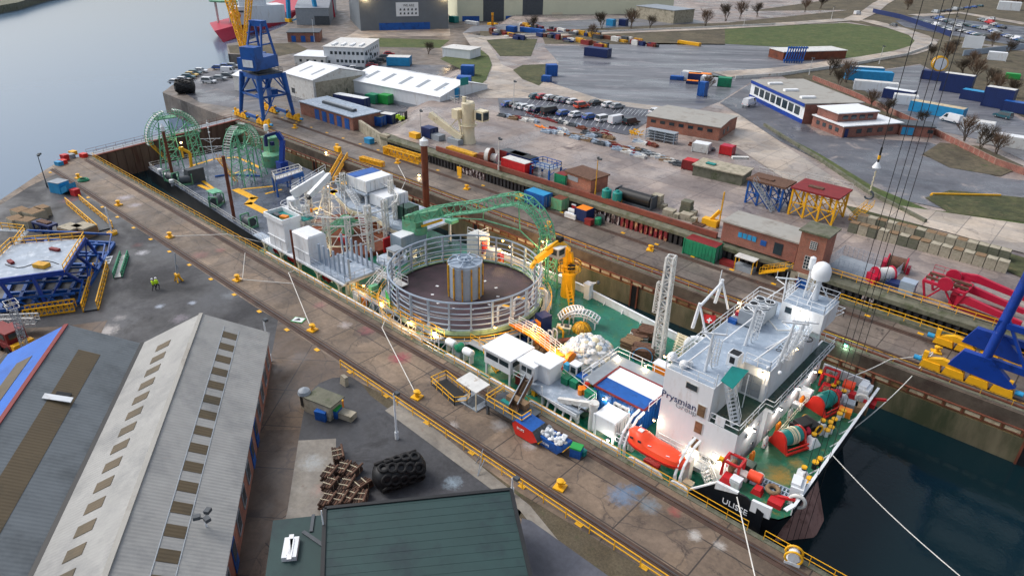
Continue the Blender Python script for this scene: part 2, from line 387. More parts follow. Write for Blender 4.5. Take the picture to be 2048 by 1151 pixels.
ground('far_quay_concrete', (92, 85, 79), (134, 124, 116), joint=True, jx=7.2, jy=4.6, stain=(66, 60, 58), sc=.14, stains=[(g(1310, 545), 3, (132, 78, 84), .6), (g(1270, 545), 2, (186, 160, 154), .6), (g(1440, 590), 3, (112, 96, 110), .5), (g(760, 330), 3, (150, 132, 130), .4)], var=.42, wet=(.3, .75), rough=(.35, .8))
ground('asphalt_yard', (44, 45, 48), (74, 75, 80), stain=(36, 36, 40), sc=.07, var=.45, rough=(.4, .85), stains=[(g(285, 505), 2.4, (190, 190, 196), .75), (g(215, 660), 3.4, (186, 180, 176), .85), (g(240, 635), 2, (150, 146, 144), .7), (g(360, 637), 3, (130, 122, 132), .7), (g(320, 612), 1.6, (170, 180, 196), .8), (g(385, 605), 1.4, (170, 180, 196), .8), (g(275, 490), 2.2, (110, 66, 66), .5), (g(140, 400), 4, (150, 92, 100), .5), (g(160, 432), 6, (104, 100, 96), .8), (g(460, 590), 3, (120, 126, 132), .6), (g(905, 965), 2.2, (150, 170, 184), .7)])
ground('brown_concrete', (84, 70, 58), (118, 100, 84), joint=True, jx=6, jy=7, stain=(66, 56, 50), sc=.1, var=.35, rot=.9, stains=[(g(660, 650), 3, (150, 146, 148), .5), (g(600, 715), 3, (100, 100, 104), .5)])
ground('pale_patch', (112, 106, 98), (146, 140, 130), stain=(120, 108, 96), sc=.3, var=.3, stains=[(g(640, 980), 2, (150, 108, 100), .5), (g(625, 925), 3, (168, 176, 180), .6)])
ground('gravel', (72, 64, 50), (102, 92, 72), stain=(70, 74, 48), sc=.2, var=.7, fine=5, bump=.4, rough=(.8, .95))
ground('yard_concrete', (120, 110, 108), (170, 159, 153), joint=True, jx=9, jy=7, jcol=(100, 92, 92), stain=(96, 86, 86), sc=.07, var=.32, rough=(.22, .8), wet=(.4, .6))
ground('wet_asphalt', (76, 78, 85), (126, 127, 133), stain=(150, 146, 150), streak=5, sc=.09, var=.35, rough=(.16, .6), wet=(.36, .6))
ground('carpark_asphalt', (64, 67, 76), (94, 96, 106), sc=.1, var=.3, rough=(.3, .7))
ground('pale_road', (146, 136, 126), (190, 179, 167), stain=(118, 110, 102), sc=.08, var=.25, joint=True, jx=5, jy=8, jcol=(116, 108, 102), rough=(.3, .75))
ground('dark_road', (70, 72, 80), (108, 109, 115), stain=(146, 136, 132), sc=.06, var=.32, rough=(.25, .7))
ground('grass_ground', (54, 62, 34), (88, 88, 56), stain=(98, 88, 62), sc=.2, var=.75, fine=1.1, bump=.6, rough=(.9, 1))
ground('grass_bright', (56, 78, 32), (90, 98, 52), stain=(96, 88, 60), sc=.2, var=.75, fine=1.1, bump=.6, rough=(.9, 1))
ground('scrub_ground', (70, 64, 50), (106, 96, 76), stain=(62, 70, 42), sc=.16, var=.75, fine=1.1, bump=.6, rough=(.9, 1))
water('river', (84, 108, 132), .06, .5, .16, .03); water('dock_water', (13, 34, 40), .1, 1.6, .05, .2)
WZ = -6.0
def flat(name, m, pts, z):
    return struct(MB().poly([(p[0], p[1], z) for p in pts]).build(name, m))
def pxpoly(name, m, px, z): return flat(name, m, [G(x, y, z) for x, y in px], z)
# water: one big sheet for the river, a second for the basin
struct(MB().poly([(-2500, -1500, WZ), (300, -1500, WZ), (300, 700, WZ), (-2500, 1500, WZ)]).build('river_water', 'river'))
flat('dock_water', 'dock_water', [(-163, 46), (260, 46), (260, 83), (-170, 83)], WZ+.02)
# near land, far low land, far river bank
near = [(-161.5, 46.2), (300, 46.2), (300, -400), (250, -420), (-60, -49), (-145.6, 25.2), (-158.4, 36.3), (-163.6, 41.4), (-162.8, 45)]
struct(MB().prism(near, -9, 0).build('near_quay', 'quay_concrete'))
far = [(300, 82.4), (-168.6, 82.4), (-187.3, 82.5), (-211.6, 83.2), (-219.6, 89.7)] + [tuple(G(x, y)[:2]) for x, y in ((400, 142), (430, 133), (482, 128), (540, 112), (456, 108), (453, 88), (500, 80), (572, 50), (640, -20), (700, -90))]+[(-420, 900), (-200, 1600), (600, 1600), (300, 200)]
struct(MB().prism(far, -9, 0).build('far_quay', 'far_quay_concrete'))
struct(MB().prism([tuple(G(x, y, -3)[:2]) for x, y in ((-60, 26), (35, 9), (68, -1), (300, -60), (-400, -120))], -9, -2).build('far_river_bank', 'conc_mossy'))
# near quay sheets
def sheet(name, m, px, k): return pxpoly(name, m, px, .012*k)
sheet('asphalt_yard', 'asphalt_yard', [(118, 345), (175, 392), (330, 492), (505, 610), (556, 640), (545, 700), (530, 760), (200, 700), (-200, 720), (-200, 620), (0, 410), (60, 372)], 1)
sheet('brown_road', 'brown_concrete', [(556, 640), (690, 735), (740, 790), (700, 752), (640, 765), (612, 800), (597, 880), (575, 1020), (520, 1100), (430, 1300), (300, 1300), (530, 760), (545, 700)], 1)
sheet('shed_apron', 'brown_concrete', [(-60, 660), (130, 652), (215, 640), (200, 670), (330, 720), (-60, 1000)], 2)
sheet('asphalt_patch', 'asphalt_yard', [(612, 800), (625, 778), (640, 765), (665, 755), (700, 752), (722, 765), (740, 790), (1000, 982), (1045, 1020), (1000, 1100), (560, 1100), (575, 1020), (597, 880)], 2)
sheet('pale_concrete_patch', 'pale_patch', [(597, 880), (672, 876), (672, 905), (650, 1030), (640, 1100), (560, 1080), (575, 1020)], 3)
sheet('gravel_strip', 'gravel', [(722, 765), (770, 790), (1040, 985), (1345, 1170), (1370, 1260), (1200, 1240), (1000, 982), (740, 790)], 2)
sheet('concrete_path', 'pale_patch', [(770, 820), (800, 800), (1060, 1010), (1150, 1120), (1120, 1120), (1040, 1020)], 4)
sheet('dark_forecourt', 'carpark_asphalt', [(1044, 1035), (1062, 1040), (1230, 1160), (1260, 1300), (1000, 1300)], 6)
# raised yard: a ramp in the west, level elsewhere; retaining piles hold it along the quay
m_ = MB(); NS, NY = 44, 30; sv = []; S0, S1 = -163, 420
ss = [-137+10*i/10 for i in range(11)]+[-127+550*(i/24)**1.4 for i in range(1, 25)]
ys = [95.8, 100, 106, 112]+[112+ 800*(i/24)**1.6 for i in range(1, 25)]
for y in ys:
    for s_ in ss: sv.append((s_-.714*(y-106), y, ZY*sstep((s_+137)/10)+(.004 if s_ > -137 else -.02)))
n_ = len(ss)
m_.add(sv, [[j*n_+i, j*n_+i+1, (j+1)*n_+i+1, (j+1)*n_+i] for j in range(len(ys)-1) for i in range(n_-1)])
struct(m_.build('yard_ground', 'yard_concrete'))
def ysheet(name, m, px, k): return pxpoly(name, m, px, ZY+.03*k)
ysheet('storage_lot', 'wet_asphalt', [(1088, 93), (1300, 86), (1700, 92), (1640, 125), (1560, 140), (1500, 165), (1440, 203), (1390, 222), (1200, 200), (1075, 170), (1118, 125)], 1)
ysheet('pale_lane', 'pale_road', [(925, 66), (968, 72), (985, 100), (1005, 130), (1085, 160), (1200, 198), (1400, 222), (1480, 228), (1560, 284), (1660, 350), (1740, 400), (1760, 440), (1690, 432), (1560, 352), (1470, 292), (1330, 225), (1170, 205), (1040, 198), (960, 196), (940, 178), (975, 160), (986, 130), (972, 105), (940, 90)], 2)
ysheet('car_park', 'carpark_asphalt', [(996, 196), (1044, 196), (1174, 203), (1320, 222), (1300, 240), (1255, 270), (1107, 240), (1000, 226)], 3)
ysheet('office_road', 'dark_road', [(1440, 206), (1500, 168), (1640, 270), (1860, 285), (1905, 300), (1840, 310), (2000, 355), (2200, 380), (2200, 470), (1900, 420), (1735, 385), (1640, 322), (1560, 282), (1480, 230)], 3)
ysheet('verge', 'grass_bright', [(1530, 252), (1640, 318), (1735, 382), (1850, 440), (2100, 470), (2100, 440), (1860, 420), (1745, 372), (1640, 308)], 4)
ysheet('grass_bank', 'grass_bright', [(1450, 55), (1690, 46), (1800, 60), (1838, 76), (1842, 90), (1800, 108), (1700, 124), (1672, 100), (1450, 88)], 2)
ysheet('grass_oval', 'grass_ground', [(1026, 140), (1045, 130), (1107, 128), (1102, 148), (1078, 171), (1045, 158)], 4)
ysheet('grass_corner', 'grass_bright', [(880, 118), (932, 92), (955, 94), (978, 112), (984, 130), (972, 160), (945, 185), (915, 190), (925, 140)], 3)
ysheet('grass_middle', 'grass_ground', [(968, 74), (1075, 78), (1062, 112), (1000, 112)], 3)
sheet('grass_front', 'grass_bright', [(740, 76), (900, 80), (880, 96), (760, 94)], 3); sheet('shed_lane', 'pale_road', [(640, 95), (700, 70), (715, 60), (900, 58), (900, 72), (740, 74), (690, 92)], 2); sheet('grass_point', 'scrub_ground', [(460, 106), (456, 92), (500, 88), (590, 86), (620, 100), (560, 112)], 3); sheet('low_yard', 'dark_road', [(590, 215), (560, 170), (640, 140), (690, 130), (900, 130), (940, 170), (870, 225), (760, 245), (700, 250)], 1); sheet('car_quay', 'dark_road', [(400, 205), (350, 175), (400, 145), (480, 135), (480, 170), (560, 230)], 1)
ysheet('container_yard', 'wet_asphalt', [(1690, 150), (1840, 130), (1905, 165), (2100, 270), (2100, 345), (1960, 280), (1830, 250), (1740, 190)], 2)
ysheet('grass_triangle', 'scrub_ground', [(1845, 308), (1880, 285), (1960, 292), (2048, 332), (2000, 352), (1900, 335)], 5)
ysheet('scrub_field', 'scrub_ground', [(1560, 150), (1690, 128), (1845, 98), (1880, 80), (2100, 110), (2100, 262), (1905, 162), (1840, 128), (1690, 150), (1740, 190), (1830, 252), (1800, 270), (1650, 200)], 1)
ysheet('scrub_bank', 'scrub_ground', [(960, 60), (1450, 46), (1700, 20), (2200, -20), (2200, 110), (1880, 80), (1700, 44), (1450, 56), (1450, 90), (1090, 88), (1085, 75), (960, 74)], 1)
ysheet('far_car_park', 'carpark_asphalt', [(1790, 42), (1840, 30), (2100, 60), (2100, 105), (1990, 84), (1900, 70), (1810, 54)], 4)
ysheet('far_field', 'scrub_ground', [(1500, 22), (1700, -6), (2300, -40), (2300, 40), (1840, 28), (1700, 20)], 2)
ysheet('hall_apron', 'wet_asphalt', [(945, 52), (1350, 30), (1420, 46), (1040, 64), (960, 62), (925, 66)], 3)
def road(name, m, px, w, k):
    pts = [G(x, y, ZY) for x, y in px]; L_, R_ = [], []
    for i, p in enumerate(pts):
        d = (pts[min(i+1, len(pts)-1)]-pts[max(i-1, 0)]); n = V((-d.y, d.x, 0)).normalized()*w/2
        L_.append(p+n); R_.append(p-n)
    z = ZY+.03*k; q = [(p.x, p.y, z) for p in L_+R_]; n_ = len(pts)
    return struct(MB().add(q, [[i, i+1, n_+i+1, n_+i] for i in range(n_-1)]).build(name, m))
road('loop_road', 'pale_road', [(1440, 150), (1560, 142), (1640, 132), (1740, 118), (1810, 106), (1845, 95), (1852, 84), (1838, 72), (1790, 56), (1735, 42), (1690, 40), (1550, 50), (1400, 58), (1050, 72), (960, 78)], 9, 6)
road('side_road', 'pale_road', [(1700, 42), (1740, 24), (1760, 8), (1790, -8)], 9, 7)
road('lot_road', 'pale_road', [(1830, 32), (1920, 26), (2060, 50)], 10, 7)
# parking bays
mb = MB().use('white')
for (x0, y0, x1, y1, n, dx, dy) in ((1236, 214, 1300, 222, 9, -10, 11), (1050, 231, 1258, 262, 19, 8, -11), (1060, 199, 1230, 209, 16, -9, 10)):
    for i in range(n+1):
        t = i/n; x, y = x0+(x1-x0)*t, y0+(y1-y0)*t; a, b = G(x, y, ZY+.12), G(x+dx, y+dy, ZY+.12); mb.bar(a, b, .07, .01)
struct(mb.build('bay_markings', 'white'))
# ---------------------------------------------------------------- helpers on known planes
def ray(x, y): return _f*F + _r*(x-1024) - _u*(y-575.5)
def Gy(x, y, Y): d = ray(x, y); return CAMP+d*((Y-CAMP.y)/d.y)
def Gx(x, y, X): d = ray(x, y); return CAMP+d*((X-CAMP.x)/d.x)
def text(name, s, size, origin, ex, ey, m, parent=None, ext=.015, align='LEFT', label=None):
    cu = bpy.data.curves.new(name, 'FONT'); cu.body = s; cu.size = size; cu.extrude = ext; cu.align_x = align; cu.resolution_u = 3
    o = bpy.data.objects.new(name, cu); COL.objects.link(o)
    me = bpy.data.meshes.new_from_object(o.evaluated_get(bpy.context.evaluated_depsgraph_get()))
    bpy.data.objects.remove(o); bpy.data.curves.remove(cu)
    ex, ey = V(ex).normalized(), V(ey).normalized(); ez = ex.cross(ey); q = V(origin)
    me.transform(Matrix(((ex.x, ey.x, ez.x, q.x), (ex.y, ey.y, ez.y, q.y), (ex.z, ey.z, ez.z, q.z), (0, 0, 0, 1))))
    me.materials.clear(); me.materials.append(MATS[m]); me.name = name
    t = bpy.data.objects.new(name, me); COL.objects.link(t)
    if parent is not None: t.parent = parent; t.matrix_parent_inverse = inv(parent)
    if label: t['label'] = label
    return t
def lamp(p, parent, m='lamp_warm', e=60, r=.16, col=(1, .8, .52), name='lamp'):
    p = V(p); MB().use('dark_grey').bc(p+V((0, 0, r*.7)), r*2.6, r*1.6, r*.8).use(m).sphere(p, r, 8, 6).build(name, None, parent)
    l = bpy.data.lights.new('lamp_light', 'POINT'); l.energy = e*2; l.color = col; l.shadow_soft_size = .2
    o = bpy.data.objects.new('lamp_light', l); COL.objects.link(o); o.location = p+V((0, 0, -r*2.2))
    o.parent = parent; o.matrix_parent_inverse = inv(parent); return o
ground('deck_green', (16, 88, 70), (28, 120, 98), stain=(58, 104, 66), sc=.22, var=.2, rough=(.14, .55), wet=(.38, .62), jcol=(30, 96, 76), stains=[(g(1165, 700, -1.6), 5, (96, 110, 66), .7), (g(1120, 660, -1.6), 4, (92, 104, 58), .6), (g(1265, 590, -1.6), 1.5, (190, 160, 70), .6)])
ground('bow_green', (18, 86, 58), (30, 112, 84), stain=(96, 104, 56), sc=.4, var=.25, rough=(.2, .6), stains=[(g(1560, 950, .9), 3.6, (172, 130, 44), .95), (g(1590, 925, .9), 2.0, (168, 132, 52), .8)])
ground('terrace_green', (12, 44, 40), (22, 62, 54), sc=.5, var=.25, rough=(.2, .6))
ground('roof_grey', (132, 148, 166), (162, 176, 192), stain=(190, 200, 210), sc=.35, var=.14, rough=(.25, .6))
DZ, NY_, FY = -1.6, 47.5, 73.3
ship = thing('cable_ship', 'large white and black cable laying ship with green decks lying in the dry dock', 'ship', (-55, 60.5, -6))
# hull
mb = MB().use('hull_black')
mb.prism([(-98, 49), (-97, 47.6), (-19.2, 47.6), (-19.2, 72.2), (-27, 70.4), (-50, 73.2), (-98, 73.2)], -7.5, DZ)
o1 = [(-19.2, 47.5), (-12.4, 47.5), (-11.2, 48.1), (-10.6, 49.3), (-10.8, 73.0), (-11.8, 73.7), (-17, 73.7), (-19.2, 72.2)]
o0 = [(-19.2, 47.6), (-14.6, 47.9), (-13.5, 48.8), (-12.9, 50.4), (-12.4, 70.5), (-14, 72.4), (-17, 73), (-19.2, 72)]
n_ = len(o1); zt = [-.9, 1.0, 1.0, 1.0, 1.0, 1.0, 1.0, 1.0]
vs_ = [(x, y, -7.5) for x, y in o0]+[(x, y, DZ if x < -19 else .85) for x, y in o1]
mb.add(vs_, [[i, (i+1) % n_, n_+(i+1) % n_, n_+i] for i in range(n_)])
mb.bw('hull', ship)
mat('antifoul', (150, 116, 108), .7, .2, .6, dirt=(96, 62, 54), dsc=.8)
MB().use('antifoul').add([(-12.6, 51.2, -7), (-9.0, 55.6, -7), (-9.2, 58.5, -7), (-11.8, 61, -7), (-11.9, 51.4, -4.6), (-11.6, 55.6, -2.4), (-11.5, 58.5, -1.6), (-11.7, 60, -2.4)], [[0, 1, 5, 4], [1, 2, 6, 5], [2, 3, 7, 6], [4, 5, 6, 7]]).build('forefoot', None, ship, label='pale rusty forefoot plating below the bow')
MB().poly([(-97.5, 49, DZ+.02), (-97, 47.7, DZ+.02), (-19.2, 47.7, DZ+.02), (-16.8, 47.8, DZ+.02), (-16.8, 72, DZ+.02), (-27, 70.3, DZ+.02), (-50, 73.1, DZ+.02), (-97.5, 73.1, DZ+.02)]).build('main_deck', 'deck_green', ship)
MB().use('bow_green').poly([(-16.9 if x < -16.9 else x-.1, y+(.1 if y < 60 else -.1), .87) for x, y in o1]).use('white').poly([(-16.91, 47.6, DZ), (-16.91, 51.2, DZ), (-16.91, 51.2, .86), (-16.91, 47.6, .86)]).bw('bow_deck', ship)
# bulwarks: white plating with rounded ends and stays
def bulwark(pts, zt, zb, name='bulwark', m='white', t=.22, stays=1):
    mb = MB().use(m)
    for (a, b) in zip(pts[:-1], pts[1:]):
        a, b = V((a[0], a[1], 0)), V((b[0], b[1], 0)); d = (b-a).normalized(); nrm = V((-d.y, d.x, 0))
        mb.slab([a+V((0, 0, zb)), b+V((0, 0, zb)), b+V((0, 0, zt)), a+V((0, 0, zt))], nrm*t)
        mb.bar(a+nrm*t/2+V((0, 0, zt)), b+nrm*t/2+V((0, 0, zt)), .34, .08)
        if stays:
            k = max(1, int((b-a).length/3))
            for i in range(k+1): q = a.lerp(b, i/k)+nrm*t; mb.bar(q+V((0, 0, zb+.9)), q+nrm*.5+V((0, 0, zb)), .1)
    return mb.build(name, None, ship)
for x0, x1 in ((-94.3, -78.2), (-76.8, -57), (-52.8, -46.8), (-45.4, -39.9), (-39.3, -27.1), (-26.2, -22.2), (-21.4, -19.4)):
    mb = MB().use('white'); r = .5
    prof = [(x0, DZ-.9), (x1, DZ-.9), (x1, -.5-r), (x1-.15, -.5-r*.35), (x1-r, -.5), (x0+r, -.5), (x0+.15, -.5-r*.35), (x0, -.5-r)]
    mb.slab([(x, 47.35, z) for x, z in prof], (0, .24, 0))
    for i in range(int((x1-x0)/2.4)): mb.bar((x0+1.2+i*2.4, 47.6, -.7), (x0+1.2+i*2.4, 48.05, DZ), .1)
    mb.bw('bulwark', ship)
MB().use('white').rail([(-78.2, 47.5, DZ), (-76.8, 47.5, DZ)]).rail([(-57, 47.5, DZ), (-52.8, 47.5, DZ)]).rail([(-46.8, 47.5, DZ), (-45.4, 47.5, DZ)]).bw('side_railing', ship)
bulwark([(-50, 73.2), (-52, 73.3), (-75, 73.3)][::-1], -.5, DZ-.4); bulwark([(-27, 70.4), (-50, 73.2)], -.5, DZ-.4)
# bow bulwark: black side with white upper strake rising to the bow
mb = MB().use('hull_black')
mb.slab([(-19.3, 47.42, -2.2), (-12.4, 47.42, -2.2), (-12.4, 47.42, 1.3), (-14.2, 47.42, 2.05), (-16.9, 47.42, 1.95), (-19.3, 47.42, -.55)], (0, .18, 0))
mb.bw('bow_side', ship)
mb = MB().use('white')
mb.slab([(-19.3, 47.40, -.62), (-16.9, 47.40, 1.88), (-16.9, 47.40, 2.02), (-19.3, 47.40, -.42)], (0, .28, 0))
mb.slab([(-17.0, 47.38, 1.2), (-14.9, 47.38, 1.9), (-14.9, 47.38, 2.1), (-17.0, 47.38, 2.0)], (0, .3, 0)); mb.slab([(-13.6, 47.36, .9), (-11.9, 47.55, .9), (-11.9, 47.55, 2.1), (-13.6, 47.36, 2.1)], (0, .3, 0))
mb.slab([(-10.66, 49.4, .8), (-10.86, 72.9, .8), (-10.86, 72.9, 1.9), (-10.66, 49.4, 1.9)], (-.12, 0, 0)); mb.bar((-10.68, 49.2, 1.92), (-10.88, 73, 1.92), .26, .08); mb.use('hull_black').slab([(-10.58, 49.3, .8), (-10.78, 72.9, .8), (-10.78, 72.9, 1.75), (-10.58, 49.3, 1.75)], (-.07, 0, 0)).use('white')
for i in range(9): y = 50.5+i*2.6; mb.bar((-10.85, y, 1.9), (-11.5, y, .88), .1)
mb.slab([(-17, 73.6, .8), (-12, 73.6, .8), (-12, 73.6, 2), (-17, 73.6, 2)], (0, -.2, 0)); mb.bar((-11, 48.3, 2.1), (-10.7, 49.4, 2.1), .4, .1)
mb.bw('bow_bulwark', ship)
text('ship_name', 'ULISSE', .85, Gy(1443, 1003, 47.38), (1, 0, .0), (0, 0, 1), 'white_clean', ship, .02)
# superstructure
SX0, SX1, SY0, SY1, TZ, RZ = -25.4, -17.3, 51.2, 71.6, 4.8, 8.5
mb = MB().use('white').prism([(SX0, SY0), (SX1, SY0), (SX1, 57), (-16.9, 57), (-16.9, SY1), (SX0, SY1)], DZ, TZ)
mb.bw('lower_house', ship)
sup = MB().use('white').prism([(SX0, SY0), (-20.3, SY0), (-20.3, 57.5), (-17.7, 57.5), (-17.7, SY1), (SX0, SY1)], TZ, RZ).bw('upper_house', ship)
MB().use('terrace_green').poly([(-20.3, 51.25, TZ+.02), (-17.2, 51.25, TZ+.02), (-17.2, 57, TZ+.02), (-16.45, 57, TZ+.02), (-16.45, 73.3, TZ+.02), (-17.7, 73.3, TZ+.02), (-17.7, 57.5, TZ+.02), (-20.3, 57.5, TZ+.02)]).use('white').box(-17.9, 56.9, TZ-.25, -16.4, 73.4, TZ).bw('terrace_floor', ship)
MB().use('roof_grey').poly([(SX0+.1, SY0+.1, RZ+.02), (-20.4, SY0+.1, RZ+.02), (-20.4, 57.4, RZ+.02), (-17.8, 57.4, RZ+.02), (-17.8, SY1, RZ+.02), (SX0+.1, SY1, RZ+.02)]).bw('roof_deck', ship)
mb = MB().use('white')
mb.rail([(SX0, SY0+.1, RZ), (-20.4, SY0+.1, RZ)]).rail([(SX0, SY0, RZ), (SX0, SY1, RZ), (-22, SY1, RZ)]).rail([(-20.3, 57.5, RZ), (-17.8, 57.5, RZ), (-17.8, 67, RZ)])
mb.bw('roof_railing', ship)
mb = MB().use('white').rail([(-20.2, 51.3, TZ), (-17.3, 51.3, TZ), (-17.3, 56.9, TZ), (-16.45, 56.9, TZ), (-16.45, 73.3, TZ), (-17.6, 73.3, TZ)]); mb.bw('terrace_railing', ship)
def win(x, y, wx, wz, Y=SY0, m='glass_warm', name='window'):
    p = Gy(x, y, Y); mb = MB().use('white_worn').box(p.x-wx/2-.07, Y-.05, p.z-wz/2-.07, p.x+wx/2+.07, Y-.005, p.z+wz/2+.07)
    f = mb.build(name, None, ship); MB().use(m).box(p.x-wx/2, Y-.075, p.z-wz/2, p.x+wx/2, Y-.052, p.z+wz/2).bw('pane', f)
for x, y in ((1403, 821), (1397, 854), (1391, 886)): win(x, y, .75, 1.25)
win(1384, 773, 1.15, .6, m='glass')
for i, y in enumerate((53, 55.6, 58.4, 61.2, 64, 66.8, 69.6)):
    for z in (1.2, 3.4): MB().use('white_worn').lathe([(.28, 0), (.28, .06)], (-17.28 if y < 57 else -16.88, y+(.5 if z > 3 else 0), z), 12, 'x').use('glass').lathe([(.2, .06), (.2, .075)], (-17.28 if y < 57 else -16.88, y+(.5 if z > 3 else 0), z), 12, 'x').bw('porthole', ship)
# shuttered wall and door of the terrace
for i in range(2):
    for j in range(3): MB().use('grey').box(-20.1+i*.95, 57.44, 5.1+j*.8, -19.2+i*.95, 57.49, 5.85+j*.8).bw('shutter', ship)
MB().use('white_clean').box(-18.15, 57.43, TZ+.05, -17.8, 57.49, TZ+2.2).bw('door', ship)
MB().use('black').box(-21.8, 51.1, .0, -21.75, 51.19, 1.2).bw('draught_mark', ship)
text('company_lettering', 'Prysmian', 1.05, Gy(1322, 789, SY0-.02), (1, 0, 0), (0, 0, 1), 'navy', ship, .012)
text('company_lettering', 'Group', .85, Gy(1350, 812, SY0-.02), (1, 0, 0), (0, 0, 1), 'grey', ship, .012)
for i, s_ in enumerate(('IMO 8886888', 'GT 10881', '3181')): text('tonnage_lettering', s_, .36, Gy(1398+i*5, 909+i*7, SY0-.02), (1, 0, 0), (0, 0, 1), 'black', ship, .01)
p = G(1572, 674, RZ); text('call_sign_lettering', '0IIA4326', 1.45, (p.x+.2, p.y+2.0, RZ+.03), (0, -1, 0), (1, 0, 0), 'dark_grey', ship, .006)
# wheelhouse on the far wing
wh = MB().use('white').box(-21.4, 67.8, RZ, -16.9, 72.2, RZ+2.2).bw('wheelhouse', ship)
MB().use('roof_grey').box(-21.3, 67.9, RZ+2.2, -17, 72.1, RZ+2.24).bw('wheelhouse_roof', ship)
MB().use('white').rail([(-21.3, 67.9, RZ+2.2), (-17, 67.9, RZ+2.2), (-17, 72.1, RZ+2.2), (-21.3, 72.1, RZ+2.2)], closed=True).bw('wheelhouse_railing', ship)
MB().use('glass').box(-20.9, 67.76, RZ+1.1, -20.2, 67.79, RZ+1.8).box(-18.8, 72.21, RZ+.9, -17.2, 72.23, RZ+1.7).bw('wheelhouse_window', ship)
MB().use('white').rail([(-16.9, 71.6, RZ), (-16.4, 73.4, RZ), (-17.6, 73.4, RZ)]).bw('wing_railing', ship)
# dome mast
b = V((-19.0, 70.6, RZ+2.2)); mb = MB().use('white').lathe([(.35, 0), (.28, 2.6)], b, 10)
for a in range(3): t = a*2.1+.4; mb.tube(b+V((math.cos(t)*1.6, math.sin(t)*1.6, 0)), b+V((0, 0, 2.3)), .07)
mb.truss(b+V((-.9, -.3, 0)), b+V((-.7, -.2, 3)), .5, .5, 6, .05)
mb.bw('dome_mast', ship)
MB().use('white_clean').lathe([(.5, 0), (.95, .15), (1.0, .8), (.92, 1.3), (.65, 1.75), (.3, 1.95), (.02, 2.0)], b+V((0, 0, 2.5)), 18).bw('satellite_dome', ship)
MB().use('white').lathe([(.3, 0), (.34, .9), (.3, 1.3), (.05, 1.45)], b+V((-1.3, .6, 3.1)), 12).tube(b+V((-1.3, .6, 0)), b+V((-1.3, .6, 3.2)), .08).bw('small_dome', ship)
# lattice aerial masts with caged ladders
def mast(p, h, lean, r=.16, name='aerial_mast'):
    p = V(p); top = p+V((lean[0], lean[1], h)); mb = MB().use('white').tube(p, top, r, 8, r*.7)
    for s_ in (-1, 1): mb.tube(p+V((s_*1.1-.9, .9*s_, 0)), p.lerp(top, .72), r*.55)
    q = V((.55, .25, 0))
    for a in range(7): t = a*math.pi/3.5; o = q+V((math.cos(t)*.38, math.sin(t)*.38, 0)); mb.bar(p+o+V((0, 0, 1)), p+o+V((lean[0]*.8, lean[1]*.8, h*.88)), .045)
    for k in range(8): z = 1+k*(h-1)/9; mb.torus(p+q+V((lean[0]*z/h, lean[1]*z/h, z)), .38, .03, n=10, m=4)
    mb.bar(top+V((-1, -.6, 0)), top+V((1.1, .7, 0)), .14); mb.bar(top+V((0, 0, -.8)), top+V((-1.2, .7, -.8)), .09)
    for k in (-.9, 0, 1): mb.tube(top+V((k, k*.6, 0)), top+V((k, k*.6, .8)), .03)
    mb.build(name, None, ship)
mast(G(1490, 690, RZ), 4.6, (.3, .2)); mast(G(1555, 730, RZ), 4.8, (.5, .4)); mast(G(1410, 742, RZ), 4.2, (.1, .1)); mast(G(1578, 705, RZ), 3.6, (.6, .5), .2)
mast(G(1565, 610, RZ), 3.2, (-.3, .2), .12)
# goalpost frame aft
mb = MB().use('white'); a, b = G(1378, 652, RZ), G(1438, 672, RZ)
pA, pB = G(1385, 655, RZ), G(1430, 605, RZ)
for q in (pA, pB):
    mb.tube(q, q+V((.3, .2, 3.0)), .2); mb.tube(q+V((1.8, -.4, 0)), q+V((.3, .2, 2.8)), .12)
mb.tube(pA+V((.3, .2, 2.6)), pB+V((.3, .2, 2.6)), .16); mb.bw('goalpost_frame', ship)
mb = MB().use('white').tube(pB, pB+V((0, .3, 4)), .05); mb.bw('flagstaff', ship)
fp = Gy(1408, 636, pB.y+.3)
MB().use('red').add([(fp.x-.1+i*.24, fp.y+.1*math.sin(i*1.3), fp.z+z+.07*i) for z in (-.62, .5) for i in range(7)], [[i, i+1, i+8, i+7] for i in range(6)]).use('white_clean').slab([(fp.x+.42, fp.y-.08, fp.z-.1), (fp.x+1.02, fp.y-.08, fp.z+.08), (fp.x+1.02, fp.y-.08, fp.z+.26), (fp.x+.42, fp.y-.08, fp.z+.08)], (0, -.02, 0)).slab([(fp.x+.6, fp.y-.09, fp.z-.3), (fp.x+.78, fp.y-.09, fp.z-.26), (fp.x+.82, fp.y-.09, fp.z+.42), (fp.x+.64, fp.y-.09, fp.z+.38)], (0, -.02, 0)).bw('ensign', ship)
# air cooling unit with six fans, deck house, pipes
p = G(1512, 640, RZ); mb = MB().use('grey').bc((p.x, p.y, RZ+.25), 2.3, 4.6, 1.5); mb.bw('cooler', ship)
for i in range(2):
    for j in range(3): MB().use('black').lathe([(.5, 0), (.5, .12)], (p.x-.55+i*1.1, p.y-1.5+j*1.5, RZ+1.75), 14).use('white').torus((p.x-.55+i*1.1, p.y-1.5+j*1.5, RZ+1.87), .5, .05, n=14, m=5).bw('fan', ship)
mb = MB().use('white_worn'); mb.path([G(1538, 640, RZ+.3), G(1555, 660, RZ+.3), G(1590, 660, RZ+.3)], .08).path([G(1500, 670, RZ+.2), G(1528, 645, RZ+.2)], .08); mb.bw('roof_pipe', ship)
p = G(1467, 728, RZ); mb = MB().use('white').bc(p, 1.15, 1.15, 1.35).use('black').bc(p+V((0, 0, 1.36)), .95, .95, .02).box(p.x-.25, p.y-.6, RZ+.4, p.x+.25, p.y-.577, RZ+1.1); mb.bw('roof_hatch', ship)
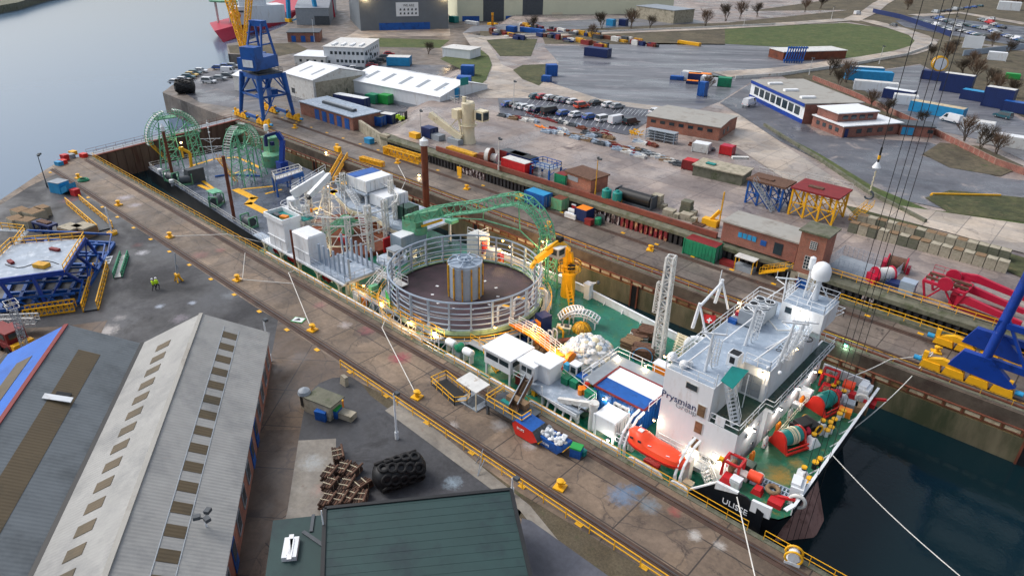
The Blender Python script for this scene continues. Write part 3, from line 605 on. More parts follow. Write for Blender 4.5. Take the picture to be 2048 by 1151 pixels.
MB().use('white').sphere(G(1368, 728, RZ+.4), .45).sphere(G(1380, 727, RZ+.35), .35).sphere(G(1345, 713, RZ+.5), .5).sphere(G(1536, 735, RZ+1.8), .16).tube(G(1536, 735, RZ+1.8)-V((0, 0, 1.8)), G(1536, 735, RZ+1.8), .04).sphere(G(1560, 745, RZ+.5), .2).bw('vent_head', ship)
MB().use('blue').bc(G(1465, 645, RZ), .9, .6, .5).use('crimson').bc(G(1482, 632, RZ), 1.2, .6, .5).bw('roof_gear', ship)
MB().use('black').torus(G(1614, 677, RZ+.05), .55, .07, n=18, m=6).bw('hose_coil', ship)
# awning and stair down to the terrace
q = [G(1453, 779, RZ+1.2), G(1443, 763, RZ+1.6), G(1472, 730, RZ+1.6), G(1497, 742, RZ+1.2)]
MB().use('teal').slab([G(1441, 761, 9.3), G(1464, 732, 9.7), G(1498, 741, 9.5), G(1465, 778, 9.0)], (0, 0, .05)).bw('awning', ship)
MB().use('white').stairs((-20.1, 53.4, RZ), (-18.1, 52.4, TZ), .9, 12).bw('terrace_stair', ship)
MB().use('white').tube((-20.3, 51.5, RZ), (-20.3, 51.5, 10), .05).tube((-18.9, 55.4, TZ), (-18.9, 55.4, 8.6), .05).bc((-19.2, 51.35, 4.85), .9, .16, .9).bw('terrace_post', ship)
# walk way stairs at the side of the house
MB().use('white').stairs((-19.4, 50.4, -.2), (-18.0, 49.9, -1.6), .9, 6).rail([(-25, 51, -.2), (-19.4, 51, -.2)], mids=2).rail([(-19.2, 50.9, .9), (-17.4, 50.9, .9), (-17.2, 49.5, .9)]).use('grey').box(-25.3, 50.2, -.3, -19.4, 51.15, -.2).bw('side_walkway', ship)
# lamps on the house
for x, y, Y in ((1310, 838, 51.0), (1383, 905, 51.0), (1437, 920, 51.0)):
    p = Gy(x, y, Y); lamp((p.x, Y-.15, p.z), ship, 'lamp_warm', 55, .13, (1, .86, .64))
for y in (54.5, 59.5, 64.2, 68.5): lamp((-16.5 if y > 57 else -17.0, y, 3.6), ship, 'lamp_white', 45, .13, (1, .9, .8))
lamp((-19.2, 67.5, RZ+1.8), ship, 'lamp_white', 50, .13, (1, .95, .88)); lamp((-17.4, 63, RZ+.2), ship, 'lamp_warm', 14, .12); lamp(G(1330, 712, RZ+.6), ship, 'lamp_warm', 22, .14); lamp(G(1478, 605, RZ+.9), ship, 'lamp_warm', 18, .14)
lamp((-18.3, 57.2, 8.2), ship, 'lamp_warm', 30, .12)
# ---------------------------------------------------------------- cargo and gear on the ship
def radial(name, c1, c2, sc):
    m = bpy.data.materials.new(name); m.use_nodes = True; t = NT(m); b = t.n['Principled BSDF']; b.inputs['Roughness'].default_value = .5
    tc = t.new('ShaderNodeTexCoord'); w_ = t.new('ShaderNodeTexWave', wave_type='RINGS', rings_direction='Z', i_Scale=sc, i_Distortion=.6, i_Detail=3.0); t.link(tc.outputs['Object'], w_.inputs['Vector'])
    n = t.new('ShaderNodeTexNoise', i_Scale=.5, i_Detail=7.0); t.link(tc.outputs['Object'], n.inputs['Vector'])
    rp = t.new('ShaderNodeValToRGB'); rp.color_ramp.elements[0].color = srgb(*c1); rp.color_ramp.elements[1].color = srgb(*c2); t.link(w_.outputs['Fac'], rp.inputs['Fac'])
    r2 = t.new('ShaderNodeValToRGB'); r2.color_ramp.elements[0].position = .3; r2.color_ramp.elements[1].position = .7; r2.color_ramp.elements[0].color = (.6, .6, .6, 1); r2.color_ramp.elements[1].color = (1.4, 1.3, 1.35, 1); t.link(n.outputs['Fac'], r2.inputs['Fac'])
    mx = t.new('ShaderNodeMix', data_type='RGBA', blend_type='MULTIPLY'); mx.inputs['Factor'].default_value = 1; t.link(rp.outputs['Color'], mx.inputs[6]); t.link(r2.outputs['Color'], mx.inputs[7])
    t.link(mx.outputs[2], b.inputs['Base Color']); bp = t.new('ShaderNodeBump', i_Strength=.5, i_Distance=.06); t.link(w_.outputs['Fac'], bp.inputs['Height']); t.link(bp.outputs['Normal'], b.inputs['Normal']); MATS[name] = m
radial('coiled_cable', (44, 32, 38), (78, 60, 68), 4.2)
mat('pale_green', (150, 176, 140), .5, .15, 1.2, dirt=(96, 110, 84), dsc=.8)
CX, CY, CR = -61.0, 59.0, 10.5
car = thing('cable_carousel', 'great round cable carousel with grey cage rails and dark coiled cable around a grey core', 'carousel', (CX, CY, DZ-.65))
L = dict(parent=car, local=True)
MB().use('pale_green').lathe([(CR+.25, 2.0), (CR+.25, 2.6), (CR-.3, 2.6)], (0, 0, 0), 64, closed=True).use('dark_grey').lathe([(CR-.2, 0), (CR-.2, 2.0)], (0, 0, 0), 48, closed=True).build('drum', None, **L)
MB().use('coiled_cable').lathe([(2.2, 2.3), (CR-.15, 2.3), (CR-.15, 1.9)], (0, 0, 0), 72, closed=True).build('coiled_cable', None, **L)
PH = 6.6
for k in range(24):
    a = 2*math.pi*(k+.3)/24; c, s_ = math.cos(a), math.sin(a)
    MB().use('grey_blue').bc((c*CR, s_*CR, 2.3), .34, .2, PH-2.3, a).bar((c*(CR+.1), s_*(CR+.1), 3.0), (c*(CR+.45), s_*(CR+.45), 3.0), .3).build('post', None, **L)
for k in range(6):
    MB().use('grey_blue').torus((0, 0, 2.65+k*(PH-2.7)/5), CR, .085 if k < 5 else .13, n=72, m=6).build('ring_rail', None, **L)
MB().use('white_worn').torus((0, 0, 3.9), CR-1.0, .035, n=64, m=4).torus((0, 0, 4.4), CR-1.0, .035, n=64, m=4).build('inner_rail', None, **L)
core = MB().use('grey_blue').lathe([(2.35, 2.2), (2.35, 7.0), (2.2, 7.15), (1.5, 7.2)], (0, 0, 0), 32).build('core', None, **L)
mb = MB().use('yellow_rust')
for k in range(12): a = math.pi*k/6+.1; mb.bc((math.cos(a)*2.44, math.sin(a)*2.44, 2.3), .2, .16, 4.8, a)
mb.bl('batten', core)
mb = MB().use('sky_blue' if 0 else 'grey_blue').torus((0, 0, 7.7), 1.0, .13, n=24)
for k in range(6): a = math.pi*k/3; mb.bar((math.cos(a)*.25, math.sin(a)*.25, 7.7), (math.cos(a)*2.5, math.sin(a)*2.5, 7.45), .16)
mb.lathe([(.3, 7.3), (.3, 7.9)], (0, 0, 0), 12).torus((0, 0, 7.3), 2.3, .1, n=32, m=6).bl('core_wheel', core)
mb = MB().use('white_clean')
for k in range(11): a = 2*math.pi*k/11; mb.bc((math.cos(a)*4.6, math.sin(a)*4.6, 2.31), .42, .3, .03, a)
mb.use('timber').poly([(math.cos(a)*r_, math.sin(a)*r_, 2.33) for r_, aa in ((5.0, (-.1, .1, .3, .5)), (5.9, (.5, .3, .1, -.1))) for a in aa]).build('coil_marker', None, **L)
MB().use('bright_green').bc((math.cos(-2.05)*(CR+.35), math.sin(-2.05)*(CR+.35), 2.6), 2.9, .1, 1.3, -2.05+math.pi/2).build('green_panel', None, **L)
mb = MB().use('grey')
n_ = 48; w0, w1 = CR+.35, CR+1.55
for z in (1.55,):
    v_ = [(math.cos(2*math.pi*i/n_)*r_, math.sin(2*math.pi*i/n_)*r_, z) for r_ in (w0, w1) for i in range(n_)]
    mb.add(v_, [[i, (i+1) % n_, n_+(i+1) % n_, n_+i] for i in range(n_)])
mb.build('walkway', None, **L)
mb = MB().use('yellow')
for z in (2.1, 2.6): mb.torus((0, 0, z), w1, .045, n=56, m=4)
mb.use('white')
for i in range(40): a = 2*math.pi*i/40; q = V((math.cos(a)*w1, math.sin(a)*w1, 1.55)); mb.bar(q, q+V((0, 0, 1.05)), .06); mb.bar(q, V((q.x, q.y, 0)), .08)
mb.build('walkway_railing', None, **L)
for x, y, z, e, mm in ((-50.2, 66.4, 4.2, 260, 'lamp_orange'), (-57.2, 70.9, 3.6, 200, 'lamp_orange'), (-57.2, 70.9, 5.4, 170, 'lamp_orange'), (-66, 72, 2.4, 160, 'lamp_orange'), (-66.5, 74.2, .6, 700, 'lamp_orange'), (-60.5, 74.4, .4, 500, 'lamp_orange'), (-55.5, 48.2, .8, 90, 'lamp_white'), (-60, 47.9, .6, 60, 'lamp_orange'), (-66.5, 48.6, .6, 60, 'lamp_orange'), (-71.5, 49.5, 1.0, 60, 'lamp_orange'), (-49.8, 53.2, 1.8, 120, 'lamp_orange')):
    lamp((x, y, z), ship, mm, e, .17, (1, .62, .26) if mm == 'lamp_orange' else (1, .88, .7))
# ---------------- aft carousel: white tubular basket over a red-brown coil
c2 = V((-91.5, 61.2, DZ)); ac = thing('lattice_carousel', 'white tubular lattice carousel with a green gear hub and red side panels', 'carousel', c2)
L = dict(parent=ac, local=True); R2 = 8.6
MB().use('rust').lathe([(R2+.6, .1), (R2+.6, .7)], (0, 0, 0), 40).build('coil_floor', None, **L)
for k in range(16):
    a = 2*math.pi*k/16+.2; c, s_ = math.cos(a), math.sin(a); h = 7.0 if k % 3 else 8.4
    mb = MB().use('white_worn').truss((c*R2, s_*R2, .5), (c*R2*.98, s_*R2*.98, h), .8, .6, 7, .14, V((c, s_, 0)), rd=.1).bar((c*R2, s_*R2, h*.62), (c*2, s_*2, 3.2), .11).bar((c*R2, s_*R2, 1.0), (c*2, s_*2, 2.4), .09)
    mb.build('post', None, **L)
for z in (2.2, 3.9, 5.6, 7.0): MB().use('white_worn').torus((0, 0, z), R2, .12, n=48, m=5).build('ring_rail', None, **L)
mb = MB().use('sea_green').lathe([(1.0, .7), (1.0, 2), (.7, 2.4), (.9, 3.6), (.4, 3.8)], (0, 0, 0), 16)
for k in range(16): a = math.pi*k/8; mb.bar((0, 0, 3), (math.cos(a)*2.2, math.sin(a)*2.2, 2.6), .16)
mb.truss((0, 0, 3.6), (5.5, -9.5, 4.2), .9, .9, 9, .1).build('gear_hub', None, **L)
for k in range(7):
    a = .1+k*.3; MB().use('red').bc((math.cos(a)*(R2+1.2), math.sin(a)*(R2+1.2), .4), .25, 2.4, 2.4, a).build('red_panel', None, **L)
MB().use('red').lathe([(1.3, -1.2), (1.3, 1.2)], (-1, 4.4, 2.2), 18, 'x').lathe([(.7, -.8), (.7, .8)], (2.6, -2.6, 1.3), 14, 'x').build('red_drum', None, **L)
mb = MB().use('white_worn')
for q in ((-6.5, -1.2), (-4.2, .8), (-5.6, 1.6)): mb.bar((q[0]-.4, q[1]-1, .5), (-4.9, .6, 9.4), .2)
for k in range(5): mb.bar((-6.6+k*.3, -1.6+k*.3, 1.2+k*1.5), (-4.4, .4, 1.2+k*1.5), .12)
mb.lathe([(.4, 9.2), (.4, 9.9)], (-4.9, .6, 0), 10).build('a_frame', None, **L)
MB().use('black').bc((R2-.4, 3.4, .4), 4.2, 2.6, 2.1, -.5).use('navy').bc((R2-.3, 3.4, 2.5), 3.4, 2.2, .5, -.5).build('cable_engine', None, **L)
for q, e in (((-84, 69.5, 2.2), 130), ((-88, 68.2, 2.2), 110), ((-94.2, 66.4, 2.2), 110), ((-96, 58.5, 2.4), 90), ((-84.5, 52.4, .6), 90), ((-79.4, 53, .6), 90)): lamp(q, ship, 'lamp_warm', e, .16, (1, .78, .48))
# ---------------- boxes
def container(name, label, x0, y0, z0, lx, ly, h, m, roof=None, group=None, rz=0, door='x1', cat='container', legs=0, ribs=True):
    t = thing(name, label, cat, (x0+lx/2, y0+ly/2, z0), rz, group); a, b = lx/2, ly/2
    mb = MB().use(m).box(-a, -b, .12, a, b, h)
    if ribs:
        for i in range(int(lx/.55)):
            x = -a+.35+i*.55
            mb.box(x-.11, -b-.035, .3, x+.11, -b, h-.2).box(x-.11, b, .3, x+.11, b+.035, h-.2)
        for i in range(int(ly/.55)):
            y = -b+.35+i*.55
            mb.box(-a-.035, y-.11, .3, -a, y+.11, h-.2)
            if door != 'x1': mb.box(a, y-.11, .3, a+.035, y+.11, h-.2)
    for sx in (-1, 1):
        for sy in (-1, 1): mb.box(sx*a-.09, sy*b-.09, 0, sx*a+.09, sy*b+.09, h+.02)
    mb.bl('body', t)
    MB().use(roof or m).box(-a+.06, -b+.06, h, a-.06, b-.06, h+.05).bl('roof', t)
    if door == 'x1':
        for sy in (-1, 1):
            d = MB().use(m).box(a, min(.03*sy, sy*(b-.12)), .2, a+.05, max(.03*sy, sy*(b-.12)), h-.12).bl('door', t)
            MB().use('grey').tube((a+.08, sy*b*.35, .25), (a+.08, sy*b*.35, h-.2), .03, 6).tube((a+.08, sy*b*.7, .25), (a+.08, sy*b*.7, h-.2), .03, 6).bl('lock_rod', d)
    if legs:
        for sx in (-1, 1):
            for sy in (-1, 1): MB().use('white').bc((sx*(a-.15), sy*(b-.15), -legs), .2, .2, legs+.1).bl('leg', t)
    return t
pA = G(709, 357, 6.5)
container('container', 'white container with a bright blue roof strip on the upper after platform', -98.3, 66.6, 4.45, 2.6, 5.6, 2.1, 'white', 'blue')
container('container', 'plain white container standing against the blue roofed one on the after platform', -95.6, 66.5, 4.45, 2.9, 5.6, 2.1, 'white', 'white_clean')
container('container', 'wide white ribbed container on the lower level of the after platform', -92.5, 67, 2.45, 3.9, 5, 2.05, 'white', 'white_clean')
mat('dark_green', (38, 70, 60), .5, .15, 1.2)
container('container', 'dark green container with yellow edge marks on the grey platform beside the brown pile', -84.0, 66.2, 2.45, 2.2, 2.4, 2.3, 'dark_green', None)
container('container', 'long grey container standing between the two carousels', -79.6, 61.0, -.2, 2.4, 5.0, 2.9, 'grey_blue', 'white', door='no')
plat = thing('carousel_platform', 'grey steel platform with a cream lit edge carrying white containers beside the lattice carousel', 'platform', (-86, 68, DZ))
mb = MB().use('deck_grey').prism([(-101.5, 66), (-94, 63.6), (-88, 64.6), (-82, 63.2), (-77.5, 64.5), (-77.5, 72.8), (-101.5, 72.8)], 2.05, 2.4); mb.bw('deck', plat)
MB().use('cream').prism([(-101.6, 65.9), (-94, 63.5), (-88, 64.5), (-82, 63.1), (-77.4, 64.4), (-77.4, 64.6), (-82, 63.4), (-88, 64.8), (-94, 63.8), (-101.6, 66.2)], 1.3, 2.05).bw('edge_plate', plat)
MB().use('deck_grey').box(-101.4, 66.1, 4.1, -92.6, 72.7, 4.4).use('dark_green').box(-101.3, 66.2, 4.4, -98.5, 72.6, 4.43).use('yellow').lathe([(.9, 4.43), (.9, 4.46)], (-99.8, 67.3, 0), 18).bw('upper_deck', plat)
MB().use('white').rail([(-98.4, 66.1, 4.4), (-101.4, 66.1, 4.4), (-101.4, 72.7, 4.4)]).rail([(-92.5, 63.9, 2.4), (-88, 64.7, 2.4), (-82, 63.3, 2.4)]).bw('railing', plat)
for x, y in ((-101, 66.5), (-94, 64), (-88, 65), (-82, 63.7), (-78, 65), (-78, 72), (-90, 72), (-101, 72)): MB().use('white').bc((x, y, DZ), .35, .35, 3.7).bw('leg', plat)
for x, y in ((-101, 66.5), (-93, 66.5), (-93, 72)): MB().use('white').bc((x, y, 2.3), .3, .3, 1.85).bw('upper_leg', plat)
MB().use('white').stairs((-91.5, 64, 2.4), (-86.2, 60.9, DZ), .9, 14).bw('stair', plat)
MB().use('white').stairs((-97, 65.6, 4.4), (-93.6, 65.2, 2.4), .8, 8).bw('upper_stair', plat)
# white tank blocks on the near side of the ship (measured on the plane y=48.5)
tb = thing('tank_block', 'tall white steel block with an open teal tank on top beside the lattice carousel', 'tank', (-91.5, 50, .4))
MB().use('white').prism([(-94.1, 48.5), (-89.3, 48.5), (-89.3, 51.3), (-94.1, 51.3)], .45, 5.1).box(-94.25, 48.35, 2.25, -89.2, 48.48, 2.33).bw('body', tb)
mb = MB().use('white').box(-94.3, 48.2, 5.1, -89.1, 48.4, 5.85).box(-94.3, 51.3, 5.1, -89.1, 51.5, 5.85).box(-94.3, 48.4, 5.1, -94.1, 51.3, 5.85).box(-89.3, 48.4, 5.1, -89.1, 51.3, 5.85); mb.bw('tank_rim', tb)
MB().use('teal').box(-94.1, 48.4, 5.1, -89.3, 51.3, 5.2).use('orange').bc((-91.2, 49.9, 5.2), 1.2, .8, .4, .4).use('dark_grey').bc((-92.8, 49.6, 5.2), 1.4, .7, .35).bw('tank_floor', tb)
for x in (-92.5, -90.9): MB().use('grey').box(x-.02, 48.47, .6, x+.02, 48.495, 2.2).bw('panel_seam', tb)
MB().use('white').rail([(-94.2, 51.6, 5.1), (-89, 51.6, 5.1), (-89, 53, 5.1)]).use('teal').box(-90.6, 51.5, 4.9, -88.6, 53.4, 5.0).bw('rim_railing', tb)
tb2 = thing('tank_block', 'lower white steel block with a sloping rim next to the blue post platform', 'tank', (-85, 50, .4))
mb = MB().use('white').add([(-87.2, 48.5, .45), (-83, 48.5, .45), (-83, 51.6, .45), (-87.2, 51.6, .45), (-87.2, 48.5, 4.6), (-83, 48.5, 4.6), (-83, 51.6, 4.6), (-87.2, 51.6, 4.6), (-87, 48.8, 4.85), (-83.2, 48.8, 4.85), (-83.2, 51.3, 4.85), (-87, 51.3, 4.85)], [[3, 2, 1, 0], [0, 1, 5, 4], [1, 2, 6, 5], [2, 3, 7, 6], [3, 0, 4, 7], [4, 5, 9, 8], [5, 6, 10, 9], [6, 7, 11, 10], [7, 4, 8, 11], [8, 9, 10, 11]]).box(-87.3, 48.38, 2.2, -82.9, 48.48, 2.28).box(-83.0, 48.4, 2.2, -82.9, 51.6, 2.28); mb.bw('body', tb2)
for x in (-85.9, -84.5): MB().use('grey').box(x-.02, 48.47, .6, x+.02, 48.495, 2.15).bw('panel_seam', tb2)
sf = thing('support_frame', 'cream portal frame carrying the white tank blocks above the ship side', 'frame', (-88, 50, DZ))
MB().use('white').box(-96.5, 48.3, .12, -74.6, 52, .42).bw('beam_deck', sf)
for x in (-96.2, -91.5, -86.5, -81.5, -76.2):
    MB().use('cream').bc((x, 48.7, DZ), .4, .4, 1.75).bar((x, 48.7, -.9), (x+1.3, 48.7, .1), .22).bar((x, 48.7, -.9), (x-1.2, 48.7, .1), .22).bw('leg', sf)
    MB().use('cream').bc((x, 51.7, DZ), .4, .4, 1.75).bw('leg', sf)
MB().use('white').rail([(-99.4, 48.4, .4), (-94.4, 48.4, .4)]).use('grey_blue').box(-99.4, 48.4, .2, -94.4, 50, .36).bw('end_walkway', sf)
for k, x in enumerate((-93.8, -89.6, -80.4)):
    t = thing('hose_reel', 'red hose reel under the white tank blocks, '+('at the after end', 'in the middle', 'beneath the blue post platform')[k], 'reel', (x, 49.6, DZ))
    MB().use('red').lathe([(.75, -.5), (.75, -.4), (.5, -.4), (.5, .4), (.75, .4), (.75, .5)], (0, 0, .85), 16, 'x').bl('drum', t)
    MB().use('dark_red').bar((-.6, -.4, 0), (-.6, 0, .85), .12).bar((-.6, .4, 0), (-.6, 0, .85), .12).bar((.6, -.4, 0), (.6, 0, .85), .12).bar((.6, .4, 0), (.6, 0, .85), .12).bl('stand', t)
pf = thing('post_platform', 'blue grey deck platform with two rows of upright steel posts', 'platform', (-77, 52, .4))
pc = [(-82.8, 48.5), (-74.4, 48.5), (-74.4, 55.2), (-82.8, 55.2)]
MB().use('deck_grey').prism(pc, .45, .75).bw('deck', pf)
for i in range(7):
    for yy in (49.6, 53.6): MB().use('grey_blue').bc((-82+i*1.2, yy, .75), .26, .26, 3.5 if yy > 50 else 3.2).bw('post', pf)
MB().use('grey_blue').rail([(-82.8, 48.5, .75), (-74.4, 48.5, .75), (-74.4, 55.2, .75)]).bw('railing', pf)
MB().use('cream').bc((-74.8, 54.6, DZ), .4, .4, 2.1).bc((-74.8, 49, DZ), .4, .4, 2.1).bc((-82, 54.6, DZ), .4, .4, 2.1).bar((-74.8, 49, .2), (-74.8, 55, .2), .35).bw('legs', pf)
cb = thing('control_cabin', 'small grey control cabin with dark windows on a round grey platform beside the blue posts', 'cabin', (-73.4, 56.8, 1.4))
MB().use('white_worn').bc((-73.4, 56.8, 1.7), 1.7, 1.7, 1.9).use('grey').bc((-73.4, 56.8, 3.6), 1.85, 1.85, .1).bw('body', cb)
for dx, dy, sx, sy in ((0, -.86, 1.1, .02), (.86, 0, .02, 1.1)): MB().use('glass').bc((-73.4+dx, 56.8+dy, 2.5), sx, sy, .85).bw('window', cb)
MB().use('deck_grey').lathe([(2.3, 1.5), (2.3, 1.7)], (-74.2, 56.8, 0), 20).use('white').rail([(-74.2+2.2*math.cos(a*.6), 56.8+2.2*math.sin(a*.6), 1.7) for a in range(-4, 3)], step=1.3).bc((-74.2, 56.8, DZ), .5, .5, 3.1).bw('stand', cb)
st = thing('access_stair', 'white steel stairs climbing from the main deck to the blue post platform', 'stairs', (-72, 52, DZ))
MB().use('white').stairs((-73.2, 54.6, .75), (-73.0, 50.6, DZ), .9, 9).bw('lower_flight', st)
MB().use('white').rail([(-73.8, 50, DZ), (-71.5, 50, DZ), (-71.5, 52, DZ)]).use('sea_green').bc((-72.2, 51.6, DZ), .8, 1.2, 1.6).bw('landing', st)
rp = thing('boarding_bridge', 'white railed bridge with an orange lit end between the blue posts and the carousel', 'walkway', (-70.5, 55, .3))
MB().use('white_worn').box(-74, 53.6, .3, -68.3, 54.8, .42).bw('deck', rp)
MB().use('white').rail([(-74, 53.6, .42), (-68.3, 53.6, .42)]).rail([(-74, 54.8, .42), (-68.3, 54.8, .42)]).bc((-70, 54.2, DZ), .25, .25, 1.9).bw('railing', rp)
t = thing('side_gallery', 'long white gallery with yellow hand rails on the ship side beside the round carousel', 'walkway', (-64, 48.6, 0)); MB().use('grey').box(-72.5, 48.2, .1, -54.5, 49.0, .2).bw('deck', t); MB().use('yellow').rail([(-72.5, 48.2, .2), (-54.5, 48.2, .2)], 1.0, 1.5, .03).rail([(-72.5, 49, .2), (-54.5, 49, .2)], 1.0, 1.5, .03).bw('railing', t)
for k in range(13): MB().use('white').bar((-72.3+k*1.46, 48.25, DZ), (-72.3+k*1.46, 48.25, .1), .09).bar((-72.3+k*1.46, 48.25, DZ), (-71+k*1.46, 48.25, .1), .06).bw('leg', t)
# side clutter between carousel and bulwark
rnd = random.Random(3)
spots = [(-72.6, 49.0), (-70.6, 48.9), (-68.4, 48.8), (-66.4, 48.7), (-64.6, 48.6), (-58.6, 48.5)]
kinds = [('pump_unit', 'pump', 'white_worn'), ('valve_stand', 'valve', 'orange'), ('power_pack', 'machine', 'grey'), ('ventilator', 'vent', 'white'), ('deck_locker', 'locker', 'yellow'), ('pipe_manifold', 'pipes', 'sea_green')]
desc = ['dull white pump unit by the ship side next to the white stairs', 'orange valve stand on the narrow side deck near the boarding bridge', 'grey power pack on the side deck under the green carousel panel', 'white mushroom ventilator on the side deck beside the carousel', 'yellow deck locker lit by a lamp between carousel and bulwark', 'green pipe manifold by the bulwark where the bright white lamp burns']
for (x, y), (nm, ct, mm), ds in zip(spots, kinds, desc):
    t = thing(nm, ds, ct, (x, y, DZ))
    mb = MB().use(mm).bc((0, 0, .1), 1.0, .6, rnd.uniform(.8, 1.3)).use('grey')
    for k in range(4): mb.tube((-.5+k*.33, .2, .1), (-.5+k*.33, .2, 1.6), .07, 6)
    mb.torus((0, -.1, 1.5), .3, .05, n=12, m=5).bl('body', t)
    MB().use('white').rail([(-.9, .5, 0), (.9, .5, 0)], step=.9).bl('guard_rail', t)
for k in range(2):
    t = thing('white_tank', ('after', 'forward')[k]+' of two white horizontal tanks on the rail beside the green tank', 'tank', ((-53.3, -50.3)[k], 49.0, DZ))
    MB().use('white_clean').lathe([(.1, -.8), (.42, -.7), (.5, -.5), (.5, .5), (.42, .7), (.1, .8)], (0, 0, 1.5), 16, 'x').bl('shell', t)
    MB().use('white').bc((-.5, 0, 0), .12, .7, 1.05).bc((.5, 0, 0), .12, .7, 1.05).bl('cradle', t)
t = thing('green_tank', 'dark green tank between two white ones by the ship side', 'tank', (-51.8, 49, DZ))
MB().use('cont_green').lathe([(.1, -.6), (.5, -.45), (.5, .45), (.1, .6)], (0, 0, 1.5), 16, 'y').bl('shell', t); MB().use('grey').bc((0, 0, 0), .8, .8, 1.05).bl('cradle', t)
t = thing('deck_stair', 'yellow railed steps and landing in front of the white control cabin', 'stairs', (-49.4, 50, DZ))
MB().use('yellow').stairs((-48.6, 50.4, .2), (-46.2, 50.1, DZ), .9, 6).rail([(-51.5, 50.6, .2), (-48.6, 50.6, .2)]).use('grey').box(-51.5, 50.1, .1, -48.6, 51.2, .2).bw('flight', t)
# white cabins on legs
def cabin(label, x0, y0, z0, lx, ly, h, legs, wins):
    t = thing('deck_cabin', label, 'cabin', (x0, y0, z0)); 
    MB().use('white').box(x0, y0, z0, x0+lx, y0+ly, z0+h).bw('body', t)
    MB().use('white_clean').box(x0-.25, y0-.25, z0+h, x0+lx+.25, y0+ly+.25, z0+h+.16).bw('roof', t)
    for (s_, a, b) in wins:
        mb = MB().use('glass')
        if s_ == 'y': mb.box(x0+a, y0-.03, z0+h-1.1, x0+b, y0-.005, z0+h-.45)
        else: mb.box(x0+lx+.005, y0+a, z0+h-1.1, x0+lx+.03, y0+b, z0+h-.45)
        mb.bw('window', t)
    if legs:
        for x in (x0+.2, x0+lx-.2):
            for y in (y0+.2, y0+ly-.2): MB().use('white').bc((x, y, DZ), .22, .22, z0-DZ).bw('leg', t)
    return t
cabin('largest white cabin on legs with a wide window strip facing the quay', -47.2, 48.6, .15, 4.1, 3.7, 2.0, 1, (('y', .3, 2.2), ('y', 2.4, 3.8), ('x', .4, 1.6), ('x', 2.2, 3.0)))
cabin('middle white cabin with a divided window between the large cabin and the plain one', -42.4, 49.4, .3, 2.1, 2.5, 1.9, 1, (('y', .3, 1.0), ('y', 1.15, 1.8)))
cabin('plain windowless white box cabin behind the red chest', -40.6, 50.2, .15, 1.9, 2.3, 2.3, 0, ())
wk = thing('store_platform', 'blue grey raised store platform with bins and drums on green legs by the gangway', 'platform', (-37, 50, .1))
MB().use('deck_grey').prism([(-41.2, 48.9), (-38.6, 48.4), (-33.2, 48.6), (-33.2, 51.6), (-39, 52.8), (-41.2, 52.6)], -.1, .12).bw('deck', wk)
MB().use('white').rail([(-42.6, 48.6, .12), (-40.2, 48.6, .12)]).rail([(-38.4, 48.5, .12), (-38.2, 48.5, .12)]).rail([(-33.2, 51.6, .12), (-39, 52.8, .12)]).rail([(-33.3, 48.6, .12), (-33.3, 51.4, .12)]).bw('railing', wk)
for x, y in ((-40.9, 49.2), (-38.4, 48.9), (-33.6, 49), (-33.6, 51.2), (-38.8, 52.2)): MB().use('white').bc((x, y, DZ), .28, .28, 1.55).bw('leg', wk)
MB().use('white').slab([(-38.4, 48.35, .1), (-33.4, 48.35, -.0), (-33.4, 48.35, -.35), (-35.6, 48.35, -.5)], (0, .12, 0)).bw('gusset', wk)
def small(name, label, cat, x, y, z, sx, sy, h, m, top=None, rz=0, group=None):
    t = thing(name, label, cat, (x, y, z), rz, group)
    MB().use(m).bc((0, 0, 0), sx, sy, h*.86).box(-sx/2-.03, -sy/2-.03, h*.7, sx/2+.03, sy/2+.03, h*.78).bl('body', t)
    MB().use(top or m).bc((0, 0, h*.86), sx+.06, sy+.06, h*.14).bl('lid', t); return t
def at(px, py, z): p = G(px, py, z); return p.x, p.y, z
small('storage_chest', 'red storage chest on the platform in front of the plain white cabin', 'chest', *at(1076, 752, .12), 1.1, .8, .7, 'red')
small('waste_bin', 'green waste bin nearest the orange worker on the ship', 'bin', *at(1133, 765, .12), .9, 1.0, .9, 'cont_green')
small('waste_bin', 'green waste bin next to the orange drums on the ship', 'bin', *at(1150, 772, .12), .9, 1.0, .9, 'cont_green')
small('waste_bin', 'green waste bin at the corner beside the worker in red', 'bin', *at(1181, 793, .12), 1.0, 1.0, .9, 'cont_green')
small('storage_box', 'bright blue square box on the store platform', 'box', *at(1164, 766, .12), 1.1, 1.1, 1.1, 'blue')
small('storage_box', 'bright yellow square box on the store platform', 'box', *at(1179, 772, .12), 1.1, 1.1, 1.1, 'yellow')
small('drum_crate', 'blue barrel crate beside the orange worker', 'crate', *at(1134, 738, .12), .6, .6, .8, 'sky_blue')
t = thing('guard_booth', 'narrow white glazed booth between the worker and the blue box', 'booth', at(1150, 755, .12)); MB().use('white').bc((0, 0, 0), 1.0, 1.0, 1.9).bl('body', t); MB().use('white_clean').bc((0, 0, 1.9), 1.15, 1.15, .1).bl('roof', t)
for r_ in (0, 1): MB().use('glass').bc((0, -.51, .9) if r_ else (.51, 0, .9), .7 if r_ else .03, .03 if r_ else .7, .8).bl('window', t)
for k in range(4):
    x, y, z = at(1160+(k % 2)*9, 783+(k//2)*5-(k % 2)*1, .12); t = thing('oil_drum', 'small orange drum in the cluster between the green bins', 'drum', (x, y, z), 0, 'orange drums on the store platform'); MB().use('orange').lathe([(.26, 0), (.28, .25), (.26, .5), (.28, .7), (.22, .72)], (0, 0, 0), 12).bl('shell', t)
